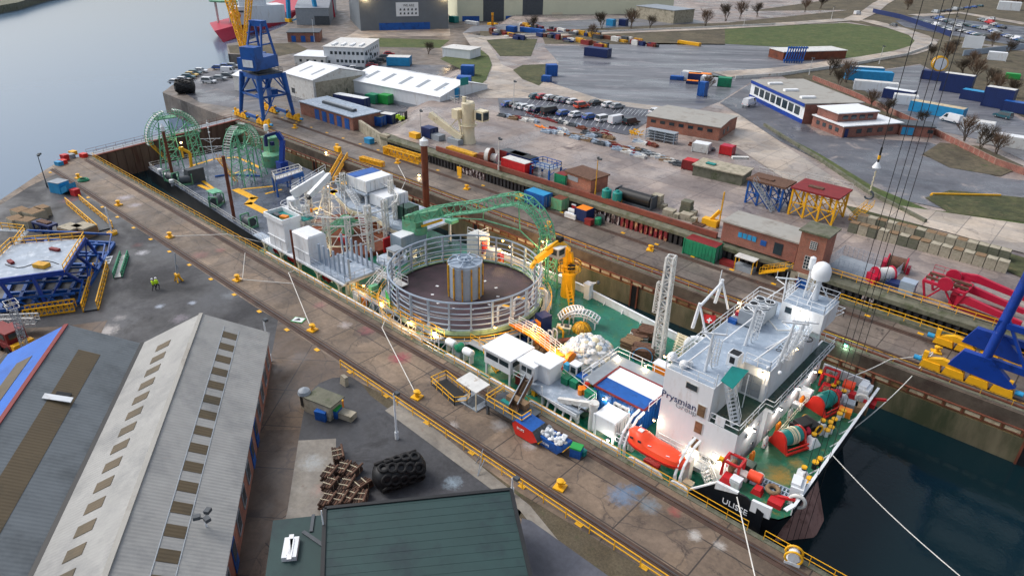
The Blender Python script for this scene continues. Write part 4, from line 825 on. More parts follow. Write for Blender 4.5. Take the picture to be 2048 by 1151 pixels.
# blue framed pool tank with its platform
x0, x1, y0, y1, zt = -34.0, -27.6, 52.2, 57.2, 1.55
t = thing('blue_tank_container', 'blue ribbed container with dark red rim and a half white cover on top', 'container', ((x0+x1)/2, (y0+y1)/2, DZ))
mb = MB().use('blue').box(x0, y0, DZ+.1, x1, y1, zt-.15)
for i in range(13): mb.box(x0+.25+i*.48, y0-.05, DZ+.3, x0+.5+i*.48, y0, zt-.3)
for i in range(9): mb.box(x1, y0+.3+i*.55, DZ+.3, x1+.05, y0+.55+i*.55, zt-.3)
mb.bw('body', t)
MB().use('blue').box(x0+.1, y0+.1, zt-.15, x1-.1, y0+2.3, zt-.1).use('white_clean').box(x0+.1, y0+2.3, zt-.15, x1-.1, y1-.1, zt-.05).bw('cover', t)
MB().use('dark_red').box(x0-.08, y0-.08, zt-.15, x1+.08, y0+.1, zt+.03).box(x0-.08, y1-.1, zt-.15, x1+.08, y1+.08, zt+.03).box(x0-.08, y0, zt-.15, x0+.1, y1, zt+.03).box(x1-.1, y0, zt-.15, x1+.08, y1, zt+.03).bw('rim', t)
for k in (-32.4, -29.6): lamp((k, y0-.3, .7), t, 'lamp_warm', 30, .13)
t = thing('tank_walkway', 'grey walkway with white railing round the far side of the blue container', 'walkway', (-31, 58, zt))
MB().use('grey').box(x0-1.6, y1+.1, zt-.1, x1+.3, y1+1.8, zt).box(x0-1.6, y0, zt-.1, x0-.12, y1+.1, zt).bw('deck', t)
MB().use('white').rail([(x0-1.6, y0, zt), (x0-1.6, y1+1.8, zt), (x1+.3, y1+1.8, zt)]).rail([(x1+.4, y0+.2, zt), (x1+.4, y1, zt)]).bw('railing', t)
for q in ((x0-1.4, y0+.3), (x0-1.4, y1+1.5), (x1, y1+1.5), (x0+3, y1+1.5)): MB().use('white').bc((q[0], q[1], DZ), .2, .2, zt-DZ-.1).bw('leg', t)
lamp((x0-1, y1+1, zt+.5), t, 'lamp_warm', 25, .13); lamp((x0+2.4, y1+1.5, zt+.5), t, 'lamp_warm', 25, .13)
t = container('container', 'small white box container on legs in front of the blue one, with two fan units', -31.2, 48.5, -.7, 2.6, 2.5, 2.0, 'white', 'white_clean', legs=.9, ribs=False)
for k in range(2): MB().use('white_worn').bc((-.4+k*.9, 1.55, 1.5), .8, .35, .7).use('black').lathe([(.25, 0), (.25, .02)], (-.4+k*.9, 1.36, 1.85), 12, 'y').bl('fan_unit', t)
t = thing('side_gallery', 'white railed gallery joining the small white container to the lifeboat', 'walkway', (-29, 50, -.7)); MB().use('grey').box(-28.4, 48.6, -.75, -27.2, 51.4, -.65).box(-31, 51.1, -.75, -27.2, 52, -.65).bw('deck', t)
MB().use('white').rail([(-28.4, 48.5, -.65), (-27.2, 48.5, -.65), (-27.2, 51.4, -.65)]).bc((-27.4, 48.8, DZ), .2, .2, .9).bc((-27.4, 51, DZ), .2, .2, .9).bw('railing', t)
lamp((-28.9, 47.9, -.5), ship, 'lamp_white', 40, .14, (1, .92, .78))
# lifeboat and davits
t = thing('lifeboat', 'enclosed orange lifeboat hanging in white davits beside the white deck house', 'lifeboat', (-23.7, 48.4, 1.0))
prof = []; ns = 15
hull_v = []; hf = []
for i in range(ns):
    u = i/(ns-1)*2-1; x = u*3.25; wdt = 1.15*(1-abs(u)**3.2)**.6+.02; top = .75+.55*sstep((-.15-u)/.35)*sstep((u+1.05)/.25)-.25*max(0, u)**2-.25*max(0, -u-.75); bot = -.95+.55*abs(u)**4
    ring = [(0, bot), (wdt*.55, bot*.8), (wdt*.92, -.35), (wdt*1.04, -.02), (wdt*1.0, .1), (wdt*.86, top*.72), (wdt*.5, top), (0, top+.05)]
    full = ring+[(-a, b) for a, b in ring[-2:0:-1]]
    hull_v += [(x, a, b) for a, b in full]; k = len(full)
    if i: hf += [[(i-1)*k+j, (i-1)*k+(j+1) % k, i*k+(j+1) % k, i*k+j] for j in range(k)]
mb = MB().use('lifeboat_orange'); mb.sm = True; mb.add(hull_v, hf); mb.sm = False; mb.bl('hull', t)
mb = MB().use('red_bright').bars([(x*3.2/3.2, -1.2*(1-abs(x/3.3)**3.2)**.6-.02, .02) for x in [i*.4-3.2 for i in range(17)]], .09, .13).bl('fender_strip', t)
for x in (-2.3, -1.4): MB().use('glass').bc((x, -1.0, .72), .35, .06, .22).bl('window', t)
MB().use('white_clean').bc((-1.9, 0, 1.32), .5, .5, .1).bc((-.4, -.75, .72), .34, .08, .05, .3).bc((1.6, -.7, .62), .34, .08, .05, .3).bl('hatch', t)
for k, x in enumerate((-27.0, -20.7)):
    t = thing('boat_davit', ('after', 'forward')[k]+' white davit arm holding the orange lifeboat at the ship side', 'davit', (x, 48.2, DZ))
    for dx in (-.28, .28): MB().use('white').bars([(x+dx, 47.7, DZ), (x+dx, 47.5, .2), (x+dx, 47.9, 1.3), (x+dx, 49.4, 2.6), (x+dx, 50.6, 2.7)], .2, .26).bw('arm', t)
    MB().use('white_worn').bc((x, 49.6, DZ), .6, .9, 2.6).bar((x, 48.4, 2.5), (x+(.6 if k == 0 else -.6), 48.4, 1.8), .06).bw('winch_post', t)
small('raft_canister', 'white round topped locker by the bow bulwark near the lifeboat davit', 'locker', -20.0, 48.6, DZ, .9, .7, .8, 'white', 'cream')
small('deck_box', 'red chest on the side deck under the orange lifeboat', 'chest', -24.2, 48.9, DZ, 1.6, .6, .5, 'red')
# heap of white sacks
t = MB(); hb = random.Random(5)
for k in range(520):
    a = hb.uniform(0, 6.283); r_ = math.sqrt(hb.random()); x, y = -39.9+math.cos(a)*r_*3.6, 59.6+math.sin(a)*r_*3.3
    z = DZ+.1+3.0*(1-r_**2.6)*hb.uniform(.82, 1.0); t.use(hb.choice(['white', 'white_clean', 'white_worn', 'cream', 'white', 'grey_blue'] if k % 6 else ['white'])).sphere((x, y, z), hb.uniform(.34, .56), 7, 5, (1, hb.uniform(.7, 1.2), hb.uniform(.6, .9)), .16)
t.use('white_worn').lathe([(3.4, 0), (3.1, 1.4), (2.2, 2.3), (.6, 2.8)], (-39.9, 59.6, DZ), 18); o = t.build('sack_heap'); tag(o, 'round heap of crumpled white sacks on the green deck', 'sacks'); o['kind'] = 'stuff'
# ---------------------------------------------------------------- cranes and machinery on the ship
t = thing('cable_chute', 'long green lattice cable chute arching over the far side of the round carousel', 'chute', (-78, 65, 2.4))
pts = [V(q) for q in ((-78.5, 64.6, 4.6), (-75, 65.5, 6.3), (-70.5, 66.7, 7.9), (-66.4, 67.7, 9.2), (-63.4, 68.5, 10.6), (-61, 69.1, 11.4), (-59, 69.6, 11.1), (-57.4, 70, 9.9), (-56.3, 70.3, 8.2), (-55.8, 70.4, 6.4))]
mb = MB().use('sea_green')
d0 = V((20.3, 5.2, 0)).normalized(); side = V((-d0.y, d0.x, 0)); wv = .75
def ringat(i):
    t_ = (pts[min(i+1, len(pts)-1)]-pts[max(i-1, 0)]).normalized(); nrm = side.cross(t_)*-1 if True else None
    nrm = t_.cross(side); nrm = nrm if nrm.z > 0 or i > 5 else -nrm
    return [pts[i]+side*a*wv+nrm*b*.8 for a, b in ((-1, -1), (1, -1), (1, 1), (-1, 1))]
fine = []
for a, b in zip(pts[:-1], pts[1:]):
    fine += [a, a.lerp(b, .5)]
pts = fine+[pts[-1]]
rings = []
for i in range(len(pts)):
    t_ = (pts[min(i+1, len(pts)-1)]-pts[max(i-1, 0)]).normalized(); nrm = side.cross(t_).normalized()
    if nrm.z < -.01 and i < 8: nrm = -nrm
    if rings and (nrm-prev).length > 1: nrm = -nrm
    prev = nrm; rings.append([pts[i]+side*a*wv+nrm*b*.75 for a, b in ((-1, -1), (1, -1), (1, 1), (-1, 1))])
for i in range(len(rings)-1):
    A, B = rings[i], rings[i+1]
    for k in range(4):
        mb.bar(A[k], B[k], .15); mb.bar(A[k], A[(k+1) % 4], .09)
        mb.bar(A[k], B[(k+1) % 4], .08) if i % 2 else mb.bar(A[(k+1) % 4], B[k], .08)
    mb.bar(A[0].lerp(A[1], .5), B[0].lerp(B[1], .5), .5, .06)
mb.bw('arch', t)
mb = MB().use('sea_green_worn').bc((-78.6, 64.6, 2.4), 2.6, 2.0, 2.0, .25).bar((-79.8, 64.3, 4.2), (-73.5, 66, 6.6), 1.5, 1.2).lathe([(1.3, 0), (1.3, 1.0)], (-77.5, 65, 2.4), 18); mb.bw('turntable', t)
MB().use('yellow').tube((-76.6, 64.8, 3.8), (-73, 65.8, 5.6), .2).bw('ram', t)
MB().use('deck_grey').truss((-79.4, 63.6, 2.4), (-79.4, 63.6, 7.2), .5, .5, 6, .12).bw('side_post', t)
mb = MB().use('sea_green')
for sx, sy in ((-.8, -.8), (.8, -.8), (.8, .8), (-.8, .8)): mb.bar((-55.8+sx, 70.4+sy, 6.6), (-55.8+sx*1.5, 70.4+sy*1.5, DZ), .2)
for k in range(4):
    z0, z1 = DZ+k*2, DZ+k*2+2
    for (a, b) in (((-1, -1), (1, -1)), ((1, -1), (1, 1)), ((1, 1), (-1, 1)), ((-1, 1), (-1, -1))): mb.bar((-55.8+a[0]*1.05, 70.4+a[1]*1.05, z0), (-55.8+b[0]*1.0, 70.4+b[1]*1.0, z1), .1); mb.bar((-55.8+a[0]*1, 70.4+a[1]*1, z1), (-55.8+b[0]*1, 70.4+b[1]*1, z1), .1)
for k in range(9): mb.bar((-56.6, 69.4+k*.1, 6.2-k*.5), (-57.8-k*.16, 69+k*.06, 3.6-k*.4), .07)
mb.bw('support_tower', t)
MB().use('sea_green').bars([(-74, 66.6, 5.5), (-67, 68.6, 6.6), (-61, 70.2, 6.2), (-57, 71, 3.6)], .14).bars([(-67, 68.6, 6.6), (-66, 67.8, 8.6)], .12).bars([(-61, 70.2, 6.2), (-60.5, 69.2, 10.5)], .12).bw('lower_stay', t)
mb = MB().use('grey').bc((-53.6, 69.6, 4.7), 1.9, 1.6, 1.5).use('white').bc((-53.6, 69.6, 6.2), 2.1, 1.8, .14); mb.bw('cab', t); MB().use('glass').bc((-53.6, 68.78, 5.2), 1.4, .05, .8).bc((-52.64, 69.6, 5.2), .05, 1.2, .8).bw('cab_window', t)
t = thing('winch_house', 'white and red winch house lit by orange lamps behind the round carousel', 'house', (-70, 70.4, DZ)); MB().use('white_worn').bc((-70, 70.6, DZ), 2.6, 2.4, 4.4).bc((-67, 71, DZ), 1.6, 1.8, 2.6).bw('body', t); MB().use('red').bc((-68.55, 70.6, 0), .12, 1.2, 2).bc((-66, 71.4, DZ), .9, .9, 2).bw('door', t); MB().use('white').rail([(-71.2, 69.5, 2.8), (-68.8, 69.5, 2.8), (-68.8, 71.6, 2.8)]).bw('railing', t)
MB().use('sea_green').truss((-77, 71.5, 2.4), (-77, 71.5, 5.6), .8, .8, 4, .1).bc((-77, 71.5, 2.4), 1.6, 1.6, .5).bw('light_tower', plat)
# yellow knuckle boom crane
cx, cy = -52.2, 71.0
t = thing('knuckle_crane', 'yellow knuckle boom crane on a stout round post at the far ship side', 'crane', (cx, cy, DZ))
MB().use('yellow').lathe([(1.05, 0), (.95, 3.2), (1.25, 3.9), (1.25, 4.2)], (cx, cy, DZ), 20).bw('column', t)
MB().use('yellow').lathe([(1.0, 2.6), (1.7, 2.6), (1.7, 2.7), (1.0, 2.7)], (cx, cy, 0), 24, closed=True).rail([(cx+1.65*math.cos(a*math.pi/7), cy+1.65*math.sin(a*math.pi/7), 2.7) for a in range(15)], step=2).bw('service_ring', t)
MB().use('yellow').bar((cx-.4, cy-.3, 2.6), (cx-.5, cy-.3, 5.6), .5, .7).bar((cx+.4, cy+.3, 2.6), (cx-.1, cy+.2, 5.2), .4, .5).bar((cx-.1, cy+.1, 2.6), (cx-.3, cy, 5.4), .35).bw('king_post', t)
e1, e2 = V((cx-1.4, cy-.8, 6.5)), V((cx-2.1, cy-5.0, 5.0))
MB().use('yellow').bar((cx-.3, cy, 5.4), e1, .7, .9).bar(e1, e2, .6, .8).bar(e1+V((0, 0, .5)), e1.lerp(e2, .6)+V((0, 0, .6)), .3).bar(e2, e2+V((-.3, -.6, -1.0)), .45).bw('boom', t)
MB().use('black').bc(e1-V((0, 0, -.3)), .8, .8, .7).bar(e1.lerp(e2, .3)-V((.36, 0, -.1)), e1.lerp(e2, .5)-V((.36, 0, .1)), .1, .7).bc((cx+.8, cy-.6, 3), .8, .7, .8).bw('motor', t)
MB().use('yellow').stairs((cx+.9, cy-1.1, .1), (cx+2.4, cy-2.2, DZ), .7, 5).bw('steps', t)
t = thing('mooring_post', 'white square mooring post with a small crane head beside the yellow crane', 'post', (-49.6, 72.4, DZ)); MB().use('white').bc((-49.6, 72.4, DZ), .9, .9, 2.3).bc((-49.6, 72.4, .7), 1.2, 1.1, .15).tube((-49.4, 72.4, 1.0), (-48.4, 72.7, 1.2), .1).bw('post', t); MB().use('dark_grey').sphere((-48.3, 72.7, 1.3), .28).bw('pulley', t)
# leaning white lattice gangway tower
t = thing('gangway_tower', 'tall white lattice gangway folded upright on the green deck against the far dock wall', 'tower', (-34.2, 66.3, DZ))
b0, b1 = V((-34.3, 66.4, DZ)), V((-34.6, 66.9, 11.9))
MB().use('white_worn').truss(b0, b1, 1.7, 1.1, 15, .26, V((1, .25, 0)), w2=1.15, h2=.8, rd=.13).bw('lattice', t)
mb = MB().use('grey')
for k in (5.6, 6.7, 7.9, 9.0, 10.2): q = b0.lerp(b1, k/13.5+.12); mb.bc(q+V((0, -.2, 0)), 1.1, .08, .7)
mb.bw('tread', t)
MB().use('white_worn').truss(V((-35.5, 66.6, 4.2)), V((-35.5, 66.8, 8.2)), .55, .6, 6, .12, V((1, .2, 0))).bars([(-35.5, 66.6, 4.3), (-34.9, 66.6, 4.4)], .14).bars([(-35.5, 66.8, 8), (-35, 66.7, 8)], .14).bw('folded_end', t)
t = thing('timber_ladder', 'yellowish timber ladder frame leaning beside the foot of the white gangway tower', 'ladder', (-32.6, 68.5, DZ))
mb = MB().use('cream')
for dx in (-.5, .5): mb.bar((-31.8+dx, 66.2, DZ+.3), (-33.4+dx, 70.6, DZ+1.5), .18)
for k in range(11): u = k/10; mb.bar((-31.8-1.6*u-.75, 66.2+4.4*u, DZ+.38+1.2*u), (-31.8-1.6*u+.75, 66.2+4.4*u, DZ+.38+1.2*u), .16)
mb.bw('frame', t); MB().use('cream').bc((-31.8, 66.3, DZ), 1, .2, .4).bc((-33.4, 70.5, DZ), 1, .2, 1.5).bw('trestle', t)
for k, (px, py, nl, m, ds) in enumerate(((1262, 692, 5, 'wood', 'stack of grey planks and cable ends on pallets beside the gangway tower'), (1292, 672, 6, 'timber', 'dark timber stack nearest the far bulwark beside the gangway tower'), (1285, 712, 7, 'timber', 'long low pallet of rusty timber wrapped in blue rope at the tower foot'), (1278, 676, 4, 'white_worn', 'bundle of pale sheeting on top of brown pallets by the gangway tower'))):
    p = G(px, py, DZ); t = thing('timber_stack', ds, 'timber', p, .1+k*.2)
    rb = random.Random(k)
    for l in range(nl):
        mb = MB().use(m if l % 2 == 0 else 'timber')
        for i in range(6): mb.bc((rb.uniform(-.1, .1), -1.0+i*.36, .12+l*.2), (2.6 if k == 2 else 2.0)+rb.uniform(-.3, .3), .3, .16, rb.uniform(-.06, .06))
        mb.bl('layer', t)
    if k == 2: MB().use('sky_blue').torus((0, -1.25, .7), 1.2, .05, n=18, m=5, rot=Matrix.Rotation(1.4, 3, 'X')).bl('rope', t)
# cable handling gear between carousel and green deck
t = thing('power_winch', 'purple and blue hydraulic winch machine with an orange panel next to the carousel', 'machine', G(1070, 668, DZ), -.25+math.pi/2)
MB().use('navy').bc((0, 0, 0), 4.6, 2.2, .4).bc((-1.2, 0, .4), 1.2, 1.6, 1.6).bc((1.4, .2, .4), 1.6, 1.6, 2.1).bl('frame', t); MB().use('orange').bc((.2, -.3, .4), .2, 1.0, 1.7).bl('panel', t)
MB().use('blue').lathe([(.7, -.6), (.7, .6)], (0, .3, 1.1), 16, 'y').use('dark_grey').lathe([(.4, -.9), (.4, .9)], (-1.8, .2, .9), 12, 'y').bl('motor', t)
t = thing('orange_gantry', 'orange lit walkway and machinery guard beside the purple winch', 'walkway', (-49, 53.4, -.4)); 
q = [G(1018, 648, .6), G(1060, 672, .6), G(1110, 712, .6)]
MB().use('white').rail(q, 1.1, 1.1, mids=3).rail([p+V((.8, 1.0, 0)) for p in q], 1.1, 1.1, mids=3).bw('railing', t); MB().use('orange').slab([q[0], q[1], q[1]+V((.8, 1, 0)), q[0]+V((.8, 1, 0))], (0, 0, -.12)).slab([q[1], q[2], q[2]+V((.8, 1, 0)), q[1]+V((.8, 1, 0))], (0, 0, -.12)).lathe([(1.0, -.25), (1.0, .25)], q[2]+V((1.2, 1.4, -.6)), 20, 'x').bc(q[1]+V((1, 1.2, -2.2)), 1.8, .3, 2.4, .3).bw('deck', t)
lamp(q[1]+V((.3, .5, 1.6)), t, 'lamp_orange', 170, .13, (1, .55, .16)); lamp(q[2]+V((.3, .2, 1.2)), t, 'lamp_orange', 120, .13, (1, .55, .16))
for k, (px, py) in enumerate(((1010, 648), (1042, 632), (1078, 612))):
    t = thing('cable_arch', ('nearest', 'middle', 'farthest')[k]+' white portal arch over the carousel edge walkway beside the purple winch', 'arch', G(px, py, -.2)); w2_ = .9
    MB().use('white').bars([(-w2_, -.4, -1.4), (-w2_, -.4, 2.3), (-w2_*.6, -.2, 2.7), (w2_*.6, .2, 2.7), (w2_, .4, 2.3), (w2_, .4, -1.4)], .22).bar((-w2_, -.4, .6), (-w2_+1.2, -1.3, -1.3), .1).use('yellow').bar((-w2_*.6, -.2, 2.8), (w2_*.6, .2, 2.8), .3, .06).bl('frame', t)
def roller_stand(label, p, rz, r_, a0, a1):
    t = thing('roller_stand', label, 'stand', p, rz)
    mb = MB().use('white')
    for s_ in (-.7, .7):
        P_ = [(math.cos(a)*r_, s_, math.sin(a)*r_-r_+1.9) for a in [a0+(a1-a0)*i/9 for i in range(10)]]; Q_ = [(x*.86, y, z*.86-.1) for x, y, z in P_]
        mb.bars(P_, .14).bars(Q_, .12)
        for u, v in zip(P_, Q_): mb.bar(u, v, .1)
        for i in (0, 4, 9): mb.bar(Q_[i], (Q_[i][0], s_*1.1, -.0), .14)
    for i in range(10): a = a0+(a1-a0)*i/9; mb.tube((math.cos(a)*r_, -.7, math.sin(a)*r_-r_+1.9), (math.cos(a)*r_, .7, math.sin(a)*r_-r_+1.9), .1, 6)
    mb.bl('frame', t); return t
roller_stand('white curved roller stand with tall side plates behind the yellow drum', G(1150, 640, DZ), .9, 2.6, 1.1, 2.6)
roller_stand('white bridge shaped roller stand over a yellow netted dome on the green deck', G(1166, 648, DZ), .35, 3.4, .9, 2.2)
t = thing('net_dome', 'brown and yellow netted dome under the white roller stand', 'dome', G(1163, 660, DZ)); MB().use('yellow_rust').lathe([(1.25, 0), (1.1, .5), (.7, .95), (.1, 1.15)], (0, 0, 0), 16).bl('shell', t)
mb = MB().use('yellow')
for k in range(5): a = k*math.pi/5; mb.bars([(math.cos(a)*1.3*math.cos(b), math.sin(a)*1.3*math.cos(b), 1.2*math.sin(b)) for b in [i*math.pi/8 for i in range(9)]], .05)
mb.bl('strap', t)
t = thing('yellow_drum', 'short yellow drum standing beside the white roller stands', 'drum', G(1133, 634, DZ)); MB().use('yellow').lathe([(.7, 0), (.7, 1.1), (.5, 1.2)], (0, 0, 0), 16).bl('shell', t); MB().use('yellow').torus((0, 0, .6), .72, .06).bl('band', t)
t = thing('work_table', 'pale table covered with tools beside the purple winch', 'table', G(1127, 664, DZ), .5); MB().use('cream').bc((0, 0, .85), 1.9, 1.1, .08).bl('top', t); MB().use('grey').bc((-.8, -.4, 0), .1, .1, .85).bc((.8, -.4, 0), .1, .1, .85).bc((-.8, .4, 0), .1, .1, .85).bc((.8, .4, 0), .1, .1, .85).bl('legs', t); MB().use('dark_grey').bc((.4, 0, .93), .6, .4, .3).bc((-.3, .2, .93), .3, .3, .2).bl('tools', t)
t = thing('pipe_stand', 'yellow bent pipe stand by the tool table', 'pipe', G(1120, 672, DZ)); MB().use('yellow').path([(-.8, .5, .9), (.3, 0, 1.1), (.5, 0, .9), (.5, 0, 0)], .13, 8).bl('pipe', t)
t = thing('bent_rails', 'row of white hooped racks lit pink beside the purple winch', 'rack', G(1085, 688, DZ), -.3+math.pi/2)
for k in range(6): MB().use('white').bars([(-1.9+k*.75, -.5, 0), (-1.9+k*.75, -.5, 1.5), (-1.9+k*.75, -.2, 1.8), (-1.9+k*.75, .4, 1.6), (-1.9+k*.75, .5, 0)], .13).bl('hoop', t)
MB().use('white').bar((-2, -.5, .5), (2, -.5, .5), .1).bar((-2, .5, .5), (2, .5, .5), .1).bl('base_rail', t)
t = thing('steel_plank', 'long brown steel plank lying on the green deck', 'plank', G(1118, 684, DZ), -.95+math.pi/2+.35); MB().use('timber').bc((0, 0, 0), 5.4, .9, .3).use('rust').bc((1.2, 0, .3), 1.8, .7, .06).bl('plank', t)
for k in range(3):
    t = thing('cable_end_coil', 'brown coiled cable end beside the orange drum guard', 'coil', G(1068+k*9, 694+k*6, DZ), 0, 'cable end coils'); MB().use('wood').torus((0, 0, .35), .42, .22, 'x', 16, 8).torus((.3, 0, .35), .42, .2, 'x', 16, 8).bl('coil', t)
small('hatch_box', 'yellow and white hatch box on the deck between blue container and house', 'box', *at(1322, 745, DZ), 1.8, 1.2, 1.4, 'orange', 'white')
t = thing('vent_duct', 'white bent vent duct on deck behind the house', 'duct', G(1370, 705, DZ)); MB().use('white').path([(0, 0, 0), (0, 0, 1.5), (.3, .3, 2.1), (1.2, .8, 2.3), (2.0, 1.0, 2.2)], .38, 10).bl('duct', t)
# white pipe manifold and crane on the side deck under the store platform
t = thing('side_crane', 'white hydraulic side crane on a round post under the store platform', 'crane', (-34, 49.2, DZ)); p = Gy(1193, 835, 49.2)
MB().use('white_worn').tube((-31.9, 49.3, DZ), (-31.9, 49.3, 1.5), .42, 12).tube((-31.9, 49.3, 1.5), (-31.9, 49.3, 1.9), .55, 12).bw('post', t)
MB().use('white_worn').bar((-31.9, 49.3, 1.6), (-36.2, 48.9, .2), .45, .55).bar((-36.2, 48.9, .2), (-33.4, 48.8, -1), .35, .4).bw('boom', t); MB().use('black').tube((-32.4, 49, .6), (-34.4, 48.9, .5), .12).bw('ram', t)
t = thing('pipe_rack', 'white bent pipes and valves on the side deck below the gangway end', 'pipes', (-35, 48.6, DZ))
for k in range(4): MB().use('white').path([(-38+k*1.1, 49.6, DZ), (-38+k*1.1, 49.6, DZ+.9), (-37.6+k*1.1, 49, DZ+1.1), (-37.4+k*1.1, 48.4, DZ+.4)], .12, 8).bw('pipe', t)
MB().use('dark_green').box(-37.6, 50, DZ+.1, -33.4, 51.2, DZ+.35).bw('base', t); MB().use('white').path([(-41.5, 49.4, DZ), (-41.5, 49.4, DZ+1), (-38.4, 50.4, DZ+1), (-38.4, 50.4, DZ)], .1, 8).bw('guard', t)
small('valve_box', 'yellow valve drum on the side deck by the white pipes', 'drum', -40.2, 49.6, DZ, .5, .5, .6, 'yellow')
small('crate', 'brown slatted crate under the gangway on the green side deck', 'crate', -42.6, 50.2, DZ, 1.3, 1.0, 1.1, 'dark_red')
# ---------------------------------------------------------------- bow deck
BZ = .87
def winch(label, p, rz, drum='teal', line='cream'):
    t = thing('mooring_winch', label, 'winch', p, rz)
    for x in (-1.25, 1.25): MB().use('red_bright').add([(x-.12, -1.3, 0), (x+.12, -1.3, 0), (x+.12, 1.3, 0), (x-.12, 1.3, 0), (x-.12, -.5, 1.7), (x+.12, -.5, 1.7), (x+.12, .5, 1.7), (x-.12, .5, 1.7)], [[3, 2, 1, 0], [4, 5, 6, 7], [0, 1, 5, 4], [1, 2, 6, 5], [2, 3, 7, 6], [3, 0, 4, 7]]).lathe([(.85, -.1), (.85, .1)], (x, 0, 1.05), 18, 'x').bl('side_frame', t)
    MB().use(drum).lathe([(.8, -1.1), (.8, 1.1)], (0, 0, 1.05), 20, 'x').bl('drum', t)
    mb = MB().use(line)
    for k in range(7): mb.torus((-.2+k*.13+.1*math.sin(k*2), 0, 1.05), .83, .05, 'x', 20, 5)
    mb.bl('line', t)
    MB().use('red_bright').bar((-1.4, -1.3, .15), (1.4, -1.3, .15), .2).bar((-1.4, 1.3, .15), (1.4, 1.3, .15), .2).bar((-1.3, -1.3, .7), (1.3, -1.3, .7), .12).bc((1.75, .2, .1), .7, .7, 1.1).bl('base', t)
    MB().use('crimson').lathe([(.35, 0), (.5, .1), (.3, .4), (.5, .7), (.5, .8)], (1.5, 0, 1.05), 14, 'x').bl('gypsy', t); return t
winch('red mooring winch with a teal drum and yellow line near the middle of the bow', G(1575, 888, BZ), 1.15)
winch('red mooring winch with a plain teal drum farther along the bow', G(1645, 815, BZ), 1.3, 'teal', 'teal')
def windlass(label, p, rz, k):
    t = thing('anchor_windlass', label, 'windlass', p, rz)
    MB().use('red').bars([(-1.5, -.7, 0), (-1.5, -.7, 1.7), (-1.5, .7, 1.7), (-1.5, .7, 0)], .22).bars([(0, -.7, 0), (0, -.7, 1.7), (0, .7, 1.7), (0, .7, 0)], .22).bar((-1.5, -.7, 1.7), (0, -.7, 1.7), .2).bar((-1.5, .7, 1.7), (0, .7, 1.7), .2).bl('frame', t)
    MB().use('red').slab([(-1.3, -1.9, 0), (-.1, -1.9, 0), (-.3, -1.6, .7), (-1.1, -1.6, .7)], (0, .9, 0)).bl('gear_box', t); MB().use('red').slab([(1.5, -1.2, 0), (2.5, -1.2, 0), (2.3, -1.1, .55), (1.7, -1.1, .55)], (0, .8, 0)).bl('gear_box', t)
    MB().use('lifeboat_orange').lathe([(.5, -.6), (.5, .6)], (1.3, .2, .8), 14, 'x').bl('motor', t); MB().use('wood').torus((-.8, 0, .9), .55, .22, 'x', 16, 8).torus((3.1, -.1, .6), .5, .2, 'z', 16, 8).bl('coil', t)
    MB().use('red').slab([(3.2, -1.6, 0), (4.4, -1.6, 0), (4.4, -.4, 0), (3.2, -.4, 0)], (0, 0, .5)).bar((3.4, -.6, .4), (5.2, -.4, .9), .25).bl('roller_box', t); MB().use('yellow').bc((-1.7, -.9, 1.75), .4, .4, .3).bl('cap', t); return t
windlass('red anchor windlass cage with orange motor at the near corner of the bow', (-16.1, 50.6, BZ), .05, 0)
windlass('red anchor windlass at the far corner of the bow beside the dock wall', (-14.8, 71.4, BZ), .1, 1)
t = thing('black_engine', 'black engine block with yellow rimmed ends on the bow between the red winches', 'engine', G(1603, 868, BZ), 1.2)
MB().use('black').bc((0, 0, .2), 2.4, 1.6, 1.2).bc((-.3, 0, 1.4), 1.4, 1.2, .4).lathe([(.6, -.9), (.6, .9)], (1.1, 0, .9), 14, 'y').bl('block', t); MB().use('yellow').torus((1.1, -.95, .9), .5, .1, 'y', 16, 6).torus((1.1, .95, .9), .5, .1, 'y', 16, 6).bl('rim', t); MB().use('dark_grey').bc((0, 0, 0), 2.8, 1.9, .2).bl('bed', t)
for k, (px, py) in enumerate(((1640, 860), (1622, 888), (1602, 955), (1682, 800))):
    t = thing('fairlead', ORD[k]+' white wedge fairlead with a yellow capped roller along the bow', 'fairlead', G(px, py, BZ), 1.2)
    MB().use('white').slab([(-.8, -.6, 0), (.8, -.6, 0), (.25, -.3, .9), (-.25, -.3, .9)], (0, .7, 0)).bl('wedge', t); MB().use('black').lathe([(.22, .5), (.22, 1.1)], (.2, .1, 0), 12).bl('roller', t); MB().use('yellow').lathe([(.26, 1.1), (.26, 1.25)], (.2, .1, 0), 12).bl('cap', t)
for k, (px, py) in enumerate(((1632, 932), (1655, 868), (1662, 852), (1611, 972), (1668, 778), (1680, 835))):
    t = thing('mooring_bollard', ORD[k]+' yellow capped bollard pair, counting along the bow rail', 'bollard', G(px, py, BZ), 1.4)
    for s_ in (-.4, .4): MB().use('white' if k % 2 else 'black').lathe([(.24, 0), (.22, .7)], (s_, 0, 0), 12).use('yellow').lathe([(.3, .7), (.3, .85)], (s_, 0, 0), 12).bl('post', t)
for k, (px, py, r1) in enumerate(((1591, 990, .2), (1725, 795, 0))):
    t = thing('hawse_cover', ('near', 'far')[k]+' white box shaped hawse cover at its corner of the bow', 'cover', G(px, py, BZ), r1); MB().use('white').bc((0, 0, 0), 1.1, 1.7, 1.5).bc((-.2, 0, 1.5), .8, 1.3, .3).bl('box', t); MB().use('white_worn').torus((.3, -1.5, .7), .65, .16, 'y', 18, 8).bl('fairlead_ring', t)
small('deck_box', 'white locker beside the near anchor windlass at the forward end of the ship side', 'locker', *at(1470, 972, BZ), .9, .8, 1.0, 'white')
small('deck_box', 'white life raft box against the house wall beside the far red winch', 'locker', *at(1608, 803, BZ), 1.1, .9, 1.6, 'white')
